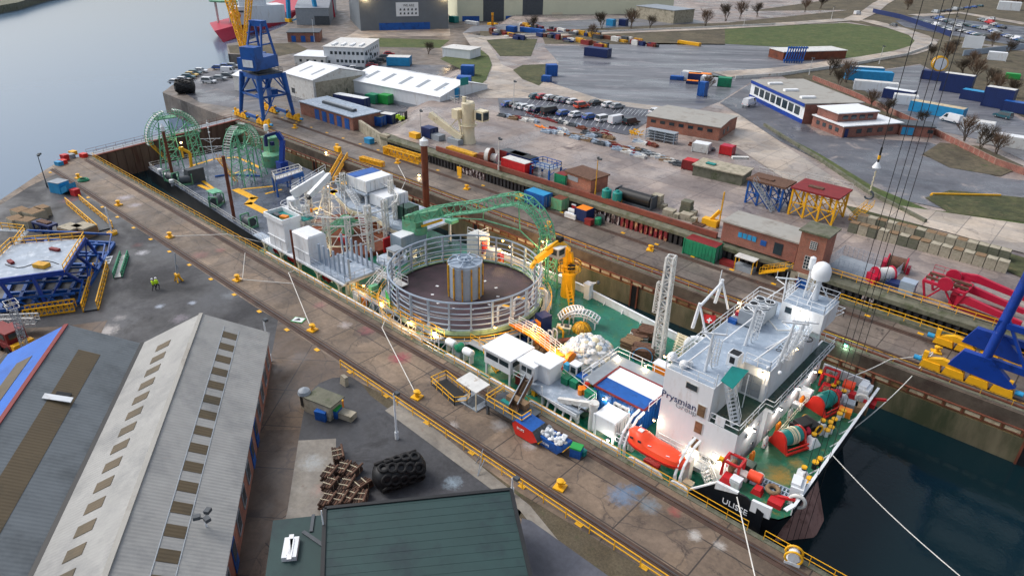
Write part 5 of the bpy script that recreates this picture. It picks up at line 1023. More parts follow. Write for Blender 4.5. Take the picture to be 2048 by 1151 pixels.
small('deck_box', 'low white chest on the bow deck by the house wall', 'chest', *at(1594, 815, BZ), 1.0, .7, .6, 'white')
t = thing('cargo_net', 'green net bin on a white basket by the house corner on the bow', 'bin', G(1490, 945, BZ)); MB().use('dark_green').bc((0, .4, 0), 1.2, 1.0, 1.0).bl('bin', t); MB().use('white_worn').bc((0, -.7, 0), 1.3, .9, .6).lathe([(.4, 0), (.4, .5)], (1.3, .2, 0), 12).bl('basket', t)
t = thing('wire_rack', 'grey rack of parallel slots lying on the bow deck', 'rack', G(1543, 978, BZ), .12); mb = MB().use('grey_blue').bc((0, 0, .1), 3.8, .1, .3).bc((0, .6, .1), 3.8, .1, .3).bc((0, -.5, .1), 3.8, .1, .3)
for k in range(12): mb.bc((-1.8+k*.33, 0, .2), .12, 1.2, .15)
mb.bl('rack', t)
for k, (px, py, m, ds, sx, sy) in enumerate(((1656, 790, 'timber', 'brown timber pallet standing by the far red winch', 1.3, .9), (1688, 830, 'orange', 'orange crate among the boxes at the far bow', 1.2, .8), (1698, 815, 'grey', 'grey grating box at the far bow rail', 1.3, 1.0), (1720, 822, 'wood', 'open wooden box by the front bulwark', 1.2, 1.1), (1705, 788, 'white_worn', 'long white beam lying across the far bow deck', 3.4, .5))):
    small('bow_crate' if k < 4 else 'steel_beam', ds, 'crate' if k < 4 else 'beam', *at(px, py, BZ), sx, sy, .8 if k < 4 else .4, m, None, .2)
for k in range(5): p = G(1500+k*26, 912-k*24, BZ); t = thing('gas_bottle_set', ORD[k]+' set of orange and white bottles along the front wall of the house', 'bottles', (-16.3, 53.2+k*3.0, BZ)); MB().use('white_worn' if k % 2 else 'orange').lathe([(.18, 0), (.18, 1.0), (.06, 1.2)], (0, 0, 0), 10).lathe([(.18, 0), (.18, 1.0), (.06, 1.2)], (0, .45, 0), 10).bl('bottle', t); MB().use('red').bc((.1, .2, .4), .1, .9, .08).bl('strap', t)
t = thing('house_handrail', 'cream handrail steps along the foot of the house on the bow', 'handrail', (-16, 60, BZ)); MB().use('cream').rail([(-15.9, 57.5, BZ), (-15.9, 66, BZ)]).bw('rail', t)
# ---------------------------------------------------------------- people
def person(label, p, rz, top, legs, pose='stand', helmet='white_clean', vest=None):
    t = thing('person', label, 'person', p, rz)
    J = {'hip': (0, 0, .92), 'chest': (0, 0, 1.3), 'neck': (0, 0, 1.48), 'head': (0, .02, 1.66)}
    if pose == 'walk': f_ = [(.1, .25, .5), (.1, .1, .06), (-.1, .0, .48), (-.1, -.3, .08)]
    else: f_ = [(.12, .02, .5), (.13, 0, .05), (-.12, .02, .5), (-.13, 0, .05)]
    vtx = [J['hip'], J['chest'], J['neck'], J['head'], (.1, 0, .86), f_[0], f_[1], (f_[1][0], f_[1][1]+.16, .03), (-.1, 0, .86), f_[2], f_[3], (f_[3][0], f_[3][1]+.16, .03), (.2, 0, 1.4), (.27, .02, 1.14), (.26, .16, .92), (-.2, 0, 1.4), (-.27, .02, 1.14), (-.26, .16, .92)]
    ed = [(0, 1), (1, 2), (2, 3), (0, 4), (4, 5), (5, 6), (6, 7), (0, 8), (8, 9), (9, 10), (10, 11), (1, 12), (12, 13), (13, 14), (1, 15), (15, 16), (16, 17)]
    rad = [.15, .18, .06, .11, .1, .07, .05, .04, .1, .07, .05, .04, .075, .055, .045, .075, .055, .045]
    me = bpy.data.meshes.new('body'); me.from_pydata(vtx, ed, []); me.update(); o = bpy.data.objects.new('body', me); COL.objects.link(o)
    m = o.modifiers.new('skin', 'SKIN'); s2 = o.modifiers.new('sub', 'SUBSURF'); s2.levels = 1; s2.render_levels = 1
    for i, r_ in enumerate(rad): me.skin_vertices[0].data[i].radius = (r_, r_); me.skin_vertices[0].data[i].use_root = (i == 0)
    dg = bpy.context.evaluated_depsgraph_get(); dg.update(); m2 = bpy.data.meshes.new_from_object(o.evaluated_get(dg)); bpy.data.objects.remove(o)
    m2.name = 'body'
    for mm in (legs, top, 'skin'): m2.materials.append(MATS[mm])
    for pl in m2.polygons: z = pl.center.z; pl.material_index = 2 if z > 1.5 else (1 if z > .9 else 0); pl.use_smooth = True
    b = bpy.data.objects.new('body', m2); COL.objects.link(b); b.parent = t
    MB().use(helmet).lathe([(.15, 1.7), (.14, 1.77), (.09, 1.83), (.01, 1.85)], (0, .02, 0), 12).bl('helmet', t)
    if vest: MB().use(vest).lathe([(.2, .98), (.225, 1.25), (.19, 1.42)], (0, 0, 0), 12).bl('vest', t)
    return t
person('worker in orange overalls and white helmet on the store platform of the ship', at(1122, 752, .12), 2.2, 'workwear', 'workwear')
person('worker in red overalls and white helmet at the corner of the store platform', at(1173, 785, .12), .5, 'red_bright', 'red_bright')
person('worker in yellow jacket and white helmet walking across the dark yard', G(316, 578), .4, 'hivis', 'trousers', 'walk', 'white_clean', 'hivis')
person('second worker in yellow vest and dark trousers walking just behind the first in the yard', G(309, 580), .4, 'hivis', 'black', 'walk', 'white_clean')
mat('rail_brown', (78, 60, 52), .8, .25, .8, dirt=(58, 48, 44), dsc=.5)
mat('pipe_brown', (66, 50, 42), .85, .4, 3)
# ---------------------------------------------------------------- near quay
def rail_track(label, y, x0, x1, step, side):
    t = thing('crane_rail', label, 'rail', (x0, y, 0)); MB().use('rail_brown').box(x0, y-.5, .005, x1, y+.5, .03).box(x0, y-.07, .03, x1, y+.07, .12).use('dark_grey').box(x0, y+.09, .03, x1, y+.2, .05).bw('track', t)
    if step:
        x = x0+2
        while x < x1: MB().use('yellow').box(x-.35, y+side-.22, .005, x+.35, y+side+.22, .06).bw('marker_plate', t); x += step
    return t
rail_track('brown crane rail along the near dock edge beside the yellow railing', 44.55, -160, 10, 0, 0)
rail_track('brown crane rail with yellow plates along the outer side of the near quay', 37.55, -158, 10, 6.6, -1.0)
t = thing('dock_railing', 'long yellow railing along the near dock edge in front of the ship', 'railing', (-160, 45.9, 0))
MB().use('conc_mossy').box(-161, 45.75, 0, 10, 46.25, .08).bw('kerb', t)
for a, b in ((-160, -120), (-120, -80), (-80, -40), (-40, -13), (-11.5, 6)): MB().use('yellow').rail([(a, 45.95, .08), (b, 45.95, .08)], 1.05, 1.9, .026).bw('rail_section', t)
t = thing('path_railing', 'yellow railing beside the gravel strip on the outer side of the near quay', 'railing', (-58, 36.4, 0)); MB().use('yellow').rail([(-58.5, 36.35, 0), (-10, 36.35, 0)], 1.05, 2.6, .04).bw('rail_section', t)
for k, (px, py) in enumerate(((237, 410), (340, 474), (475, 560), (625, 660), (834, 794), (1120, 974), (157, 356))):
    ds = ('beside a green coil', 'with a purple sling and a rope to the ship', 'with two ropes near the left sheds', 'with a rope rising to the round carousel side', 'with a grey rope in front of the yellow pit railing', 'standing alone near the blue paint stain', 'at the outer corner of the dock gate')[k]
    t = thing('quay_bollard', 'yellow quay bollard '+ds, 'bollard', G(px, py, 0), .2)
    MB().use('yellow').bc((0, 0, 0), 1.05, 1.05, .16).lathe([(.26, .16), (.22, .5), (.36, .7), (.36, .85), (.2, .92)], (0, 0, 0), 14).bc((.1, 0, .62), .8, .3, .2).bl('post', t)
def rope(label, pts, r=.05, sag=.0, name='mooring_rope'):
    P_ = []
    for a, b in zip(pts[:-1], pts[1:]): P_ += [V(a).lerp(V(b), i/8)-V((0, 0, sag*math.sin(math.pi*i/8))) for i in range(8)]
    tag(MB().use('rope').path(P_+[V(pts[-1])], r, 6).build(name), label, 'rope')
rope('pale mooring rope from the purple slung bollard across the railing to the ship stern', [G(345, 472, .6), G(455, 468, 1.2), (-97.5, 49, -.6)])
rope('thin rope from the second rope bollard along the quay to the ship rail', [G(480, 558, .6), (-77, 47.3, -.4)])
rope('light rope hanging from the railing to the bollard near the left sheds', [G(485, 556, .6), G(490, 505, 1.2)], .04)
rope('grey rope from a bollard up to the ship side at the white tank blocks', [G(622, 655, .6), G(577, 545, 1.2), (-84.5, 47.3, -.3)])
rope('grey rope from a bollard to the ship side below the round carousel', [G(832, 788, .6), G(764, 655, 1.2), (-64, 47.3, -.3)])
rope('thick pale rope from the ship name on the bow across the quay toward the viewer', [Gy(1474, 993, 47.3), G(1505, 1130, .4), G(1535, 1260, .1)], .055)
rope('long white rope from the bow front over the dark dock water', [(-10.7, 58.5, 1.9), G(1920, 1151, .5), G(2040, 1260, .2)], .045, .4)
rope('pale rope from the far bollard sagging down to the bow front', [G(1866, 706, .6), Gy(1700, 862, 66.5)], .06, .9)
rope('pale rope from the far bollard to the red windlass at the far bow corner', [G(1866, 704, .6), G(1780, 718, .6), (-14, 72, 2.2)], .06, .2)
# skips and bins
t = thing('covered_skip', 'red skip with a blue sloping lid and dark ribbed end on the near quay', 'skip', G(1062, 872, 0), 0)
MB().use('red_bright').slab([(-1.3, -.95, .15), (.8, -.95, .15), (1.6, -.95, .75), (.9, -.95, 1.7), (-1.3, -.95, 1.85), (-1.8, -.95, 1.3)], (0, 1.9, 0)).bl('body', t)
MB().use('blue').add([(-1.35, -1, 1.87), (-1.35, 1, 1.87), (.92, 1, 1.72), (.92, -1, 1.72), (-1.85, -1, 1.3), (-1.85, 1, 1.3)], [[0, 3, 2, 1], [4, 0, 1, 5]]).bl('lid', t)
mb = MB().use('dark_grey').slab([(.93, -.98, 1.72), (.93, .98, 1.72), (1.65, .98, .75), (1.65, -.98, .75)], (.06, 0, .05))
for i in range(5): y = -.8+i*.4; mb.bar((.97, y, 1.78), (1.7, y, .8), .08)
mb.bl('end_cover', t); MB().use('yellow').bar((1.75, -1, .7), (1.75, 1, .7), .08).bl('edge_bar', t); text('skip_lettering', 'SKIPS', .42, G(1062, 872, 0)+V((-1.1, -.98, 1.0)), (1, 0, 0), (0, 0, 1), 'white_clean', t, .01)
t = thing('rubbish_skip', 'open blue skip heaped with white rubbish on the near quay', 'skip', G(1108, 892, 0), 0)
MB().use('blue').slab([(-1.1, -.85, .12), (1.0, -.85, .12), (1.7, -.85, .9), (1.5, -.85, 1.15), (-1.5, -.85, 1.15), (-1.8, -.85, .9)], (0, 1.7, 0)).bl('body', t); text('skip_lettering', 'SKIPS', .4, G(1108, 892, 0)+V((-.9, -.88, .45)), (1, 0, 0), (0, 0, 1), 'white_clean', t, .01)
mb = MB(); rb = random.Random(9)
for k in range(60): mb.use(rb.choice(['white', 'white_worn', 'grey', 'white_clean', 'teal' if k % 9 == 0 else 'white'])).sphere((rb.uniform(-1.3, 1.3), rb.uniform(-.7, .7), 1.12+rb.uniform(0, .35)), rb.uniform(.14, .3), 6, 4, (1, 1, .7), .25)
o = mb.bl('rubbish', t); o['kind'] = 'stuff'
MB().use('yellow').bar((1.75, -.9, .9), (1.75, .9, .9), .06).bl('lip', t)
small('wheelie_bin', 'blue wheeled bin with a bright green lid at the end of the row of skips', 'bin', *at(1152, 910, 0), 1.1, .9, 1.2, 'blue', 'bright_green', .3)
small('bucket', 'small teal tub standing by the green lidded bin on the quay', 'tub', *at(1166, 909, 0), .5, .5, .6, 'teal')
t = thing('hose_reel', 'yellow rimmed white reel on the quay edge beyond the bow', 'reel', G(1584, 1122, 0), .3); MB().use('yellow').torus((0, -.35, .75), .66, .1, 'y', 20, 6).torus((0, .35, .75), .66, .1, 'y', 20, 6).bl('rim', t); MB().use('white').lathe([(.45, -.4), (.45, .4)], (0, 0, .75), 16, 'y').bc((0, 0, 0), 1.2, .9, .3).bl('drum', t)
# pit railing, shelter, gangway
t = thing('pit_guard', 'yellow railing round a rectangular pit in the near quay', 'railing', G(898, 780, 0)); a = G(868, 766, 0); q = [(a.x, a.y-.4, 0), (a.x+4.6, a.y-1.2, 0), (a.x+5.4, a.y-.1, 0), (a.x+4.8, a.y+1.0, 0), (a.x+.3, a.y+1.6, 0)]
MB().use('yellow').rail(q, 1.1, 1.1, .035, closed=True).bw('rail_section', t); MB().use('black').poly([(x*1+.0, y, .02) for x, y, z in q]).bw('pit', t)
t = thing('shelter', 'small canopy shelter with a pale roof and thin posts on the near quay', 'shelter', G(948, 803, 0)); b = G(948, 803, 0)
MB().use('white_worn').slab([b+V(v) for v in ((-1.8, -.9, 2.4), (1.4, -1.1, 2.4), (1.5, .9, 2.5), (-1.7, 1.1, 2.5))], (0, 0, .08)).bw('roof', t); MB().use('cream').bar(b+V((1.3, -1, 0)), b+V((1.3, -1, 2.4)), .1).bar(b+V((1.3, .8, 0)), b+V((1.3, .8, 2.4)), .1).bar(b+V((-1.5, .9, 0)), b+V((-1.5, .9, 2.4)), .1).bw('post', t); MB().use('grey').bc(b, 3, 2.2, .12).use('dark_grey').bc(b+V((0, 0, .12)), 1.4, 1.9, .03).bw('floor', t)
t = thing('gangway_landing', 'steel landing frame with yellow rails where the gangway meets the quay', 'landing', G(1025, 835, 0)); b = G(1022, 838, 0)
MB().use('dark_grey').bc(b+V((0, .2, 1.3)), 5.2, 3, .12).bc(b+V((-2.4, -1, 0)), .25, .25, 1.3).bc(b+V((2.4, -1, 0)), .25, .25, 1.3).bc(b+V((-2.4, 1.4, 0)), .25, .25, 1.3).bc(b+V((2.4, 1.4, 0)), .25, .25, 1.3).bw('frame', t)
MB().use('yellow').rail([b+V((-2.5, 1.6, 1.42)), b+V((-2.5, -1.2, 1.42)), b+V((2.5, -1.2, 1.42)), b+V((2.5, .2, 1.42))], 1.1, 1.3, .035).bw('rail_section', t); MB().use('wood').bc(b+V((0, 1, 1.42)), 2.6, .8, .7).use('teal').bc(b+V((-1, .4, 1.42)), 1.4, .5, .1).bw('gear', t)
t = thing('gangway', 'brown aluminium gangway rising from the quay landing to the ship', 'gangway', G(1020, 830, 1.4)); a, c = b+V((.6, -.4, 1.6)), V((-40.6, 49.0, .5))
MB().use('wood').bar(a, c, .9, .1).use('timber').bar(a+V((-.3, -.3, .5)), c+V((-.3, -.3, .5)), .08, .7).bar(a+V((.3, .3, .5)), c+V((.3, .3, .5)), .08, .7).bw('span', t); MB().use('grey').bar(a+V((-.3, -.3, .9)), c+V((-.3, -.3, .9)), .1).bar(a+V((.3, .3, .9)), c+V((.3, .3, .9)), .1).bw('hand_rail', t)
t = thing('paint_tray', 'white and green sign board lying flat on the near quay', 'board', G(597, 640, 0), .5); MB().use('bright_green').bc((0, 0, 0), 1.6, 1.2, .08).bl('edge', t); MB().use('white').bc((0, 0, .08), 1.4, 1.0, .02).use('black').slab([(-.5, -.3, .1), (.4, -.1, .1), (-.1, .4, .1)], (0, 0, .01)).bl('face', t)
t = thing('coil', 'green coil of hose lying on the quay beside a bollard', 'coil', G(167, 361, 0)); MB().use('cont_green').torus((0, 0, .12), .9, .16, n=20, m=6).torus((0, 0, .3), .7, .14, n=20, m=6).bl('hose', t)
def lamp_post(label, base, h, lean=(0, 0), heads=1, r=.1, m='white'):
    t = thing('lamp_post', label, 'lamp post', base); top = V((lean[0], lean[1], h))
    MB().use(m).tube((0, 0, 0), (0, 0, .9), r*1.9, 10).tube((0, 0, .9), top, r*1.2, 10, r*.8).bl('pole', t)
    for k in range(heads): a = k*2.1; q = top+V((math.cos(a)*.5, math.sin(a)*.5, .1)); MB().use('dark_grey').bar(top, q, .08).bc(q, .5, .4, .3, a).use('white_worn').bc(q-V((0, 0, .03)), .4, .3, .03, a).bl('lamp_head', t)
    return t
def zof(base, py):
    lo, hi = 0, 40
    for _ in range(40):
        m_ = (lo+hi)/2; d = base+V((0, 0, m_))-CAMP; y = 575.5-F*d.dot(_u)/d.dot(_f)
        if y > py: lo = m_
        else: hi = m_
    return lo
def post_at(label, bx, by, ty, heads=1, z=0, r=.1, m='white', lean=(0, 0)): b = G(bx, by, z); return lamp_post(label, b, zof(b, ty), lean, heads, r, m)
post_at('white lamp post standing on the asphalt patch near the stacked pipes', 794, 877, 786); post_at('white lamp post leaning at the corner of the long grey shed', 541, 722, 640)
post_at('white floodlight mast with three heads in front of the brick shed wall', 436, 1140, 1035, 3); post_at('short white pole at the corner of the dark green roof by the gravel', 1024, 990, 955); post_at('white pole standing on the low dark green roof', 652, 1085, 1020, 0, 2.8, .06)
t = thing('tripod_stand', 'thin grey tripod of poles on the concrete path behind the green roof', 'tripod', G(958, 940, 0)); MB().use('grey').bar(G(966, 897, 1.9), G(951, 927, 0), .06).bar(G(966, 897, 1.9), G(955, 952, 0), .06).bar(G(969, 918, 1.2), G(955, 952, 0), .06).bw('legs', t)
# round hut with bins
b = G(648, 822, 0); t = thing('concrete_hut', 'worn concrete kiosk with a small dome at the end of the asphalt patch', 'hut', b); MB().use('conc_block').bc((0, 0, 0), 3.4, 2.0, 1.8, .25).bc((-1.9, -.9, 0), .8, .8, 1.9).bc((2.4, 1.0, 0), 2.2, 1.0, .7, .3).bl('walls', t); MB().use('grey').lathe([(.7, 1.9), (.6, 2.25), (.25, 2.5), (.02, 2.55)], (-1.9, -.9, 0), 14).use('conc_mossy').bc((.2, .1, 1.8), 3.6, 2.2, .12, .25).use('black').bc((-1.9, -1.32, .4), .5, .03, 1.2).bl('roof', t)
small('wheelie_bin', 'blue wheeled bin left of the green lidded one by the concrete kiosk', 'bin', *at(646, 836, 0), 1.2, 1.0, 1.15, 'blue', 'blue', .4); small('wheelie_bin', 'blue wheeled bin with a green lid beside the concrete kiosk', 'bin', *at(670, 830, 0), 1.2, 1.0, 1.15, 'blue', 'bright_green', .4); small('wheelie_bin', 'orange bin behind the green lidded bin at the concrete kiosk', 'bin', *at(676, 816, 0), 1.0, .8, 1.0, 'orange', 'yellow', .4)
t = thing('slab_stone', 'pale upright stone slab at the top of the asphalt patch', 'stone', G(685, 770, 0)); MB().use('conc_block').slab([(-.5, 0, 0), (.5, 0, 0), (.4, .1, 1.1), (-.3, .1, 1.2)], (.1, .4, 0)).bl('slab', t)
# pipe bundles
for k, (px, py, rz) in enumerate(((677, 915, .9), (661, 950, .25), (688, 942, .3), (706, 948, .1), (662, 973, .2), (694, 975, .35), (724, 976, -.2), (657, 1005, .3), (680, 1004, .3), (701, 1000, .2), (722, 1003, .5))):
    t = thing('pipe_bundle', ORD[k]+' strapped bundle of brown pipes counting from the far end of the pile', 'pipes', G(px, py, 0), rz+1.75); rb = random.Random(k); mb = MB()
    for i in range(16): mb.use('pipe_brown' if i % 3 else 'timber').tube((-.85+rb.uniform(-.15, .15), -.45+(i % 5)*.22, .12+(i//5)*.22), (.85+rb.uniform(-.15, .15), -.45+(i % 5)*.22, .12+(i//5)*.22), .11, 7)
    mb.bl('pipes', t); MB().use('cream').bc((-.35, 0, 0), .04, 1.1, .74).bc((.35, 0, 0), .04, 1.1, .74).bl('strap', t)
# tyre clad fender
def fender(label, p, rz, L_, r_):
    t = thing('tyre_fender', label, 'fender', p, rz); MB().use('black').lathe([(.2, -L_/2-.1), (r_*.7, -L_/2+.15), (r_, -L_/2+.7), (r_, L_/2-.7), (r_*.7, L_/2-.15), (.2, L_/2+.1)], (0, 0, r_), 20, 'x').bl('core', t)
    for k in range(5):
        for i in range(7):
            a = i*2*math.pi/7+k*.2; x = -L_/2+.9+k*(L_-1.8)/4; q = (x, math.cos(a)*(r_+.05), r_+math.sin(a)*(r_+.05))
            if q[2] > .15: MB().use('tyre').torus(q, .4, .15, 'z', 14, 7, rot=Matrix.Rotation(a-math.pi/2, 3, 'X')).bl('tyre', t)
    return t
fender('big black fender covered in tyres lying on the asphalt patch', G(800, 962, 0), .45+math.pi/4, 4.9, 1.25); fender('dark tyre covered fender lying on the far river quay by the parked cars', G(372, 186, 0), .9, 5.5, 1.9)
# ---------------------------------------------------------------- sheds
EZ, RZ2 = 4.0, 7.1
e0, e1 = G(535, 668, EZ), G(285, 690, EZ); bx = V((e1.x-e0.x, e1.y-e0.y, 0)); SWD = bx.length; bx.normalize(); ax = V((-bx.y, bx.x, 0)); ax = ax if ax.x > 0 else -ax
mat('shed_roof', (158, 162, 166), .6, .1, .6, wave=1.1, wdir='DIAGONAL', wstr=.0, dirt=(128, 132, 134), dsc=.25)
def corrug(name, col, dirt, fx):
    m = mat(name, col, .6, .12, .35, dirt=dirt, dsc=.22); t = NT(m); tc = t.new('ShaderNodeTexCoord'); d = t.new('ShaderNodeVectorMath', operation='DOT_PRODUCT'); d.inputs[1].default_value = (ax.x*fx, ax.y*fx, 0); t.link(tc.outputs['Object'], d.inputs[0])
    s_ = t.new('ShaderNodeMath', operation='SINE'); t.link(d.outputs['Value'], s_.inputs[0]); bp = t.new('ShaderNodeBump', i_Strength=.2, i_Distance=.05); t.link(s_.outputs[0], bp.inputs['Height']); t.link(bp.outputs['Normal'], t.n['Principled BSDF'].inputs['Normal'])
corrug('shed_roof', (150, 150, 148), (128, 129, 129), 18); corrug('shed_roof_old', (100, 107, 112), (78, 84, 88), 16); corrug('shed_roof_blue', (20, 96, 186), (20, 80, 160), 12); corrug('skylight_olive', (86, 74, 54), (66, 60, 46), 18); corrug('green_roof', (34, 60, 60), (24, 42, 48), 0)
O = V((e0.x, e0.y, 0)); SL = 62
def SP(a, b, z): return O+ax*a+bx*b+V((0, 0, z))
def shed(label, b0, mr, ml, first):
    t = thing('long_shed', label, 'shed', SP(0, b0, 0)); W = SWD; m_ = b0+W/2
    for s_, (p, q), mm in ((1, (b0-.25, m_), mr), (-1, (b0+W, m_), ml)):
        zq = EZ-.1 if s_ == 1 else EZ
        MB().use(mm).slab([SP(-.3, p, zq), SP(SL, p, zq), SP(SL, q, RZ2), SP(-.3, q, RZ2)], (0, 0, .12)).bw('roof_slope', t)
    MB().use('pale_roof' if first else 'dark_red').bar(SP(-.3, m_, RZ2+.14), SP(SL, m_, RZ2+.14), .4, .1).bw('ridge_cap', t)
    MB().use('brick_orange').slab([SP(0, b0+.1, 0), SP(0, b0+W-.1, 0), SP(0, b0+W-.1, EZ-.05), SP(0, m_, RZ2-.1), SP(0, b0+.1, EZ-.05)], ax*.3).bw('gable_wall', t)
    MB().use('brick_orange').slab([SP(.3, b0+.1, 0), SP(SL, b0+.1, 0), SP(SL, b0+.1, EZ-.1), SP(.3, b0+.1, EZ-.1)], bx*.3).bw('side_wall', t)
    MB().use('black').bar(SP(-.3, b0+W, EZ+.1), SP(SL, b0+W, EZ+.1), .5, .2).bw('gutter', t); return t
def on_roof(b0, f, a, side): # point at fraction f from eave to ridge
    W = SWD; b = b0+(W/2)*f if side > 0 else b0+W-(W/2)*f; return SP(a, b, EZ+(RZ2-EZ)*f+.135)
s1 = shed('long grey corrugated shed with brick walls and rows of olive roof lights', 0, 'shed_roof', 'shed_roof', 1)
for k in range(22):
    a = 2.0+k*2.3
    for side, f0, f1, dl in ((1, .42, .62, 0), (-1, .36, .58, .6)): MB().use('skylight_olive').slab([on_roof(0, f0, a+dl, side), on_roof(0, f0, a+1.15+dl, side), on_roof(0, f1, a+1.15+dl, side), on_roof(0, f1, a+dl, side)], (0, 0, .03)).bw('roof_light', s1)
for f in (.41, .63):
    MB().use('grey').bar(on_roof(0, f, 1, 1), on_roof(0, f, SL, 1), .06).bw('flashing', s1)
for k in range(16):
    a = 1.6+k*3.0; blue = k in (4, 5, 9); m = 'blue' if blue else 'grey'
    f = MB().use(m).slab([SP(a, .08, .9 if not blue else .1), SP(a+1.3, .08, .9 if not blue else .1), SP(a+1.3, .08, 2.9), SP(a, .08, 2.9)], -bx*.08).build('window' if not blue else 'door', None, s1)
    MB().use('glass').slab([SP(a+.12, -.0, 1.2), SP(a+1.18, -.0, 1.2), SP(a+1.18, -.0, 2.7), SP(a+.12, -.0, 2.7)], -bx*.02).bw('pane', f)
s2 = shed('long dark grey shed with one blue roof slope and an olive roof strip', SWD+.3, 'shed_roof_old', 'shed_roof_blue', 0)
MB().use('skylight_olive').slab([on_roof(SWD+.3, .4, 3.5, 1), on_roof(SWD+.3, .4, SL, 1), on_roof(SWD+.3, .68, SL, 1), on_roof(SWD+.3, .68, 3.5, 1)], (0, 0, .03)).bw('roof_strip', s2)
MB().use('skylight_olive').slab([on_roof(SWD+.3, .45, 4, -1), on_roof(SWD+.3, .45, SL, -1), on_roof(SWD+.3, .7, SL, -1), on_roof(SWD+.3, .7, 4, -1)], (0, 0, .03)).bw('roof_strip', s2)
p = on_roof(SWD+.3, .55, 11.2, 1); MB().use('black').slab([p+ax*-.6-bx*.6+V((0, 0, -.18)), p+ax*.2-bx*.6+V((0, 0, -.18)), p+ax*.2+bx*.8+V((0, 0, .32)), p-ax*.6+bx*.8+V((0, 0, .32))], (0, 0, .06)).use('white').slab([p+ax*.25-bx*1.0+V((0, 0, -.1)), p+ax*1.0-bx*1.0+V((0, 0, -.1)), p+ax*1.0+bx*1.2+V((0, 0, .7)), p+ax*.25+bx*1.2+V((0, 0, .7))], (0, 0, .06)).bw('roof_hatch', s2)
# dark green flat building at the bottom edge
t = thing('green_roof_building', 'low building with a dark green felt roof at the bottom edge', 'building', G(800, 1100, 0))
q = [G(650, 1018, 4.6), G(1022, 980, 4.6), G(1085, 1260, 4.6), G(640, 1300, 4.6)]; MB().use('brick_red').prism([(p.x, p.y) for p in q], 0, 4.5).bw('wall', t); MB().use('green_roof').prism([(p.x, p.y) for p in q], 4.5, 4.7).bw('roof', t)
mb = MB().use('black')
for a, b in zip(q, q[1:]+q[:1]): mb.bar(a+V((0, 0, .12)), b+V((0, 0, .12)), .3, .2)
mb.bw('roof_edge', t)
q2 = [G(546, 1040, 2.8), G(655, 1028, 2.8), G(652, 1300, 2.8), G(510, 1300, 2.8)]; MB().use('brick_red').prism([(p.x, p.y) for p in q2], 0, 2.7).bw('annex_wall', t); MB().use('green_roof').prism([(p.x, p.y) for p in q2], 2.7, 2.82).bw('annex_roof', t)
mb = MB().use('green_roof')
for k in range(16): u = (k+.5)/16; mb.bar(q[0].lerp(q[3], u)+V((0, 0, .1)), q[1].lerp(q[2], u)+V((0, 0, .1)), .05, .03)
mb.bw('seam', t)
a, b = G(585, 1077, 3), G(578, 1118, 3); MB().use('white').bar(a, b, 1.1, .5).use('white_clean').bar(a+V((-.2, .1, .27)), b+V((-.2, .1, .27)), .35, .06).bar(a+V((.2, -.1, .27)), b+V((.2, -.1, .27)), .35, .06).bw('roof_light', t)
MB().use('dark_grey').bar(G(606, 1062, 2.9), G(650, 1092, 2.9), .3, .1).bar(G(627, 1028, 2.9), G(622, 1062, 2.9), .25, .08).bw('roof_duct', t)
# ---------------------------------------------------------------- blue module and gangways in the left yard
t = thing('steel_module', 'big blue steel frame module with a pale deck and yellow railings in the left yard', 'frame', G(60, 560, 0)); DZ2 = 4.6
c = [G(129, 544, DZ2), G(171, 478, DZ2), G(25, 490, DZ2), G(-60, 570, DZ2)]
MB().use('deck_grey').slab(c, (0, 0, .15)).bw('deck', t); MB().use('yellow').rail([c[0], c[1], c[2], c[3]], 1.1, 1.5, .05).bw('railing', t)
mb = MB().use('yellow')
for a, b in zip(c, c[1:]): mb.bar(a, b, .15, .3)
mb.bw('edge_beam', t)
g0 = [G(156, 606, .4), G(228, 486, .4), G(60, 478, .4), G(0, 620, .4)]
legs = [(c[0], g0[0].lerp(g0[1], .25)), (c[1], g0[1].lerp(g0[0], .35)), (c[0].lerp(c[1], .5), g0[0].lerp(g0[1], .5)), (c[0].lerp(c[3], .35), g0[0].lerp(g0[3], .4)), (c[0].lerp(c[3], .7), g0[0].lerp(g0[3], .75)), (c[2], g0[2])]
for a, b in legs: MB().use('crane_blue_dark').tube(a, b, .24, 8).bw('leg', t)
mb = MB().use('crane_blue')
for k in range(6): u = k/5; mb.bar(g0[0].lerp(g0[1], u), g0[3].lerp(g0[2], u), .42); mb.bar(g0[0].lerp(g0[3], u), g0[1].lerp(g0[2], u), .42); mb.bar(g0[0].lerp(g0[1], u)+V((0, 0, 1.5)), g0[3].lerp(g0[2], u)+V((0, 0, 1.5)), .26)
for k in range(5): u = k/5; mb.bar(g0[0].lerp(g0[3], u), g0[0].lerp(g0[3], u+.2)+V((0, 0, 1.6)), .18); mb.bar(g0[0].lerp(g0[1], u), g0[0].lerp(g0[1], u+.2)+V((0, 0, 1.6)), .18)
mb.bw('base_frame', t)
MB().use('crane_blue_dark').bar(c[0], c[3], .3, .7).bar(c[0], c[1], .3, .6).bar(legs[3][0], legs[2][1], .16).bar(legs[0][0], legs[3][1], .16).bar(legs[1][0], legs[0][1], .16).bw('bracing', t)
MB().use('yellow').rail([G(30, 492, DZ2), G(52, 463, DZ2), G(5, 458, DZ2)], 1.0, 1.2, .05).use('grey').bar(G(30, 492, DZ2), G(52, 463, DZ2), .8, .1).bar(G(52, 463, DZ2), G(-20, 458, DZ2), .8, .1).bw('catwalk', t)
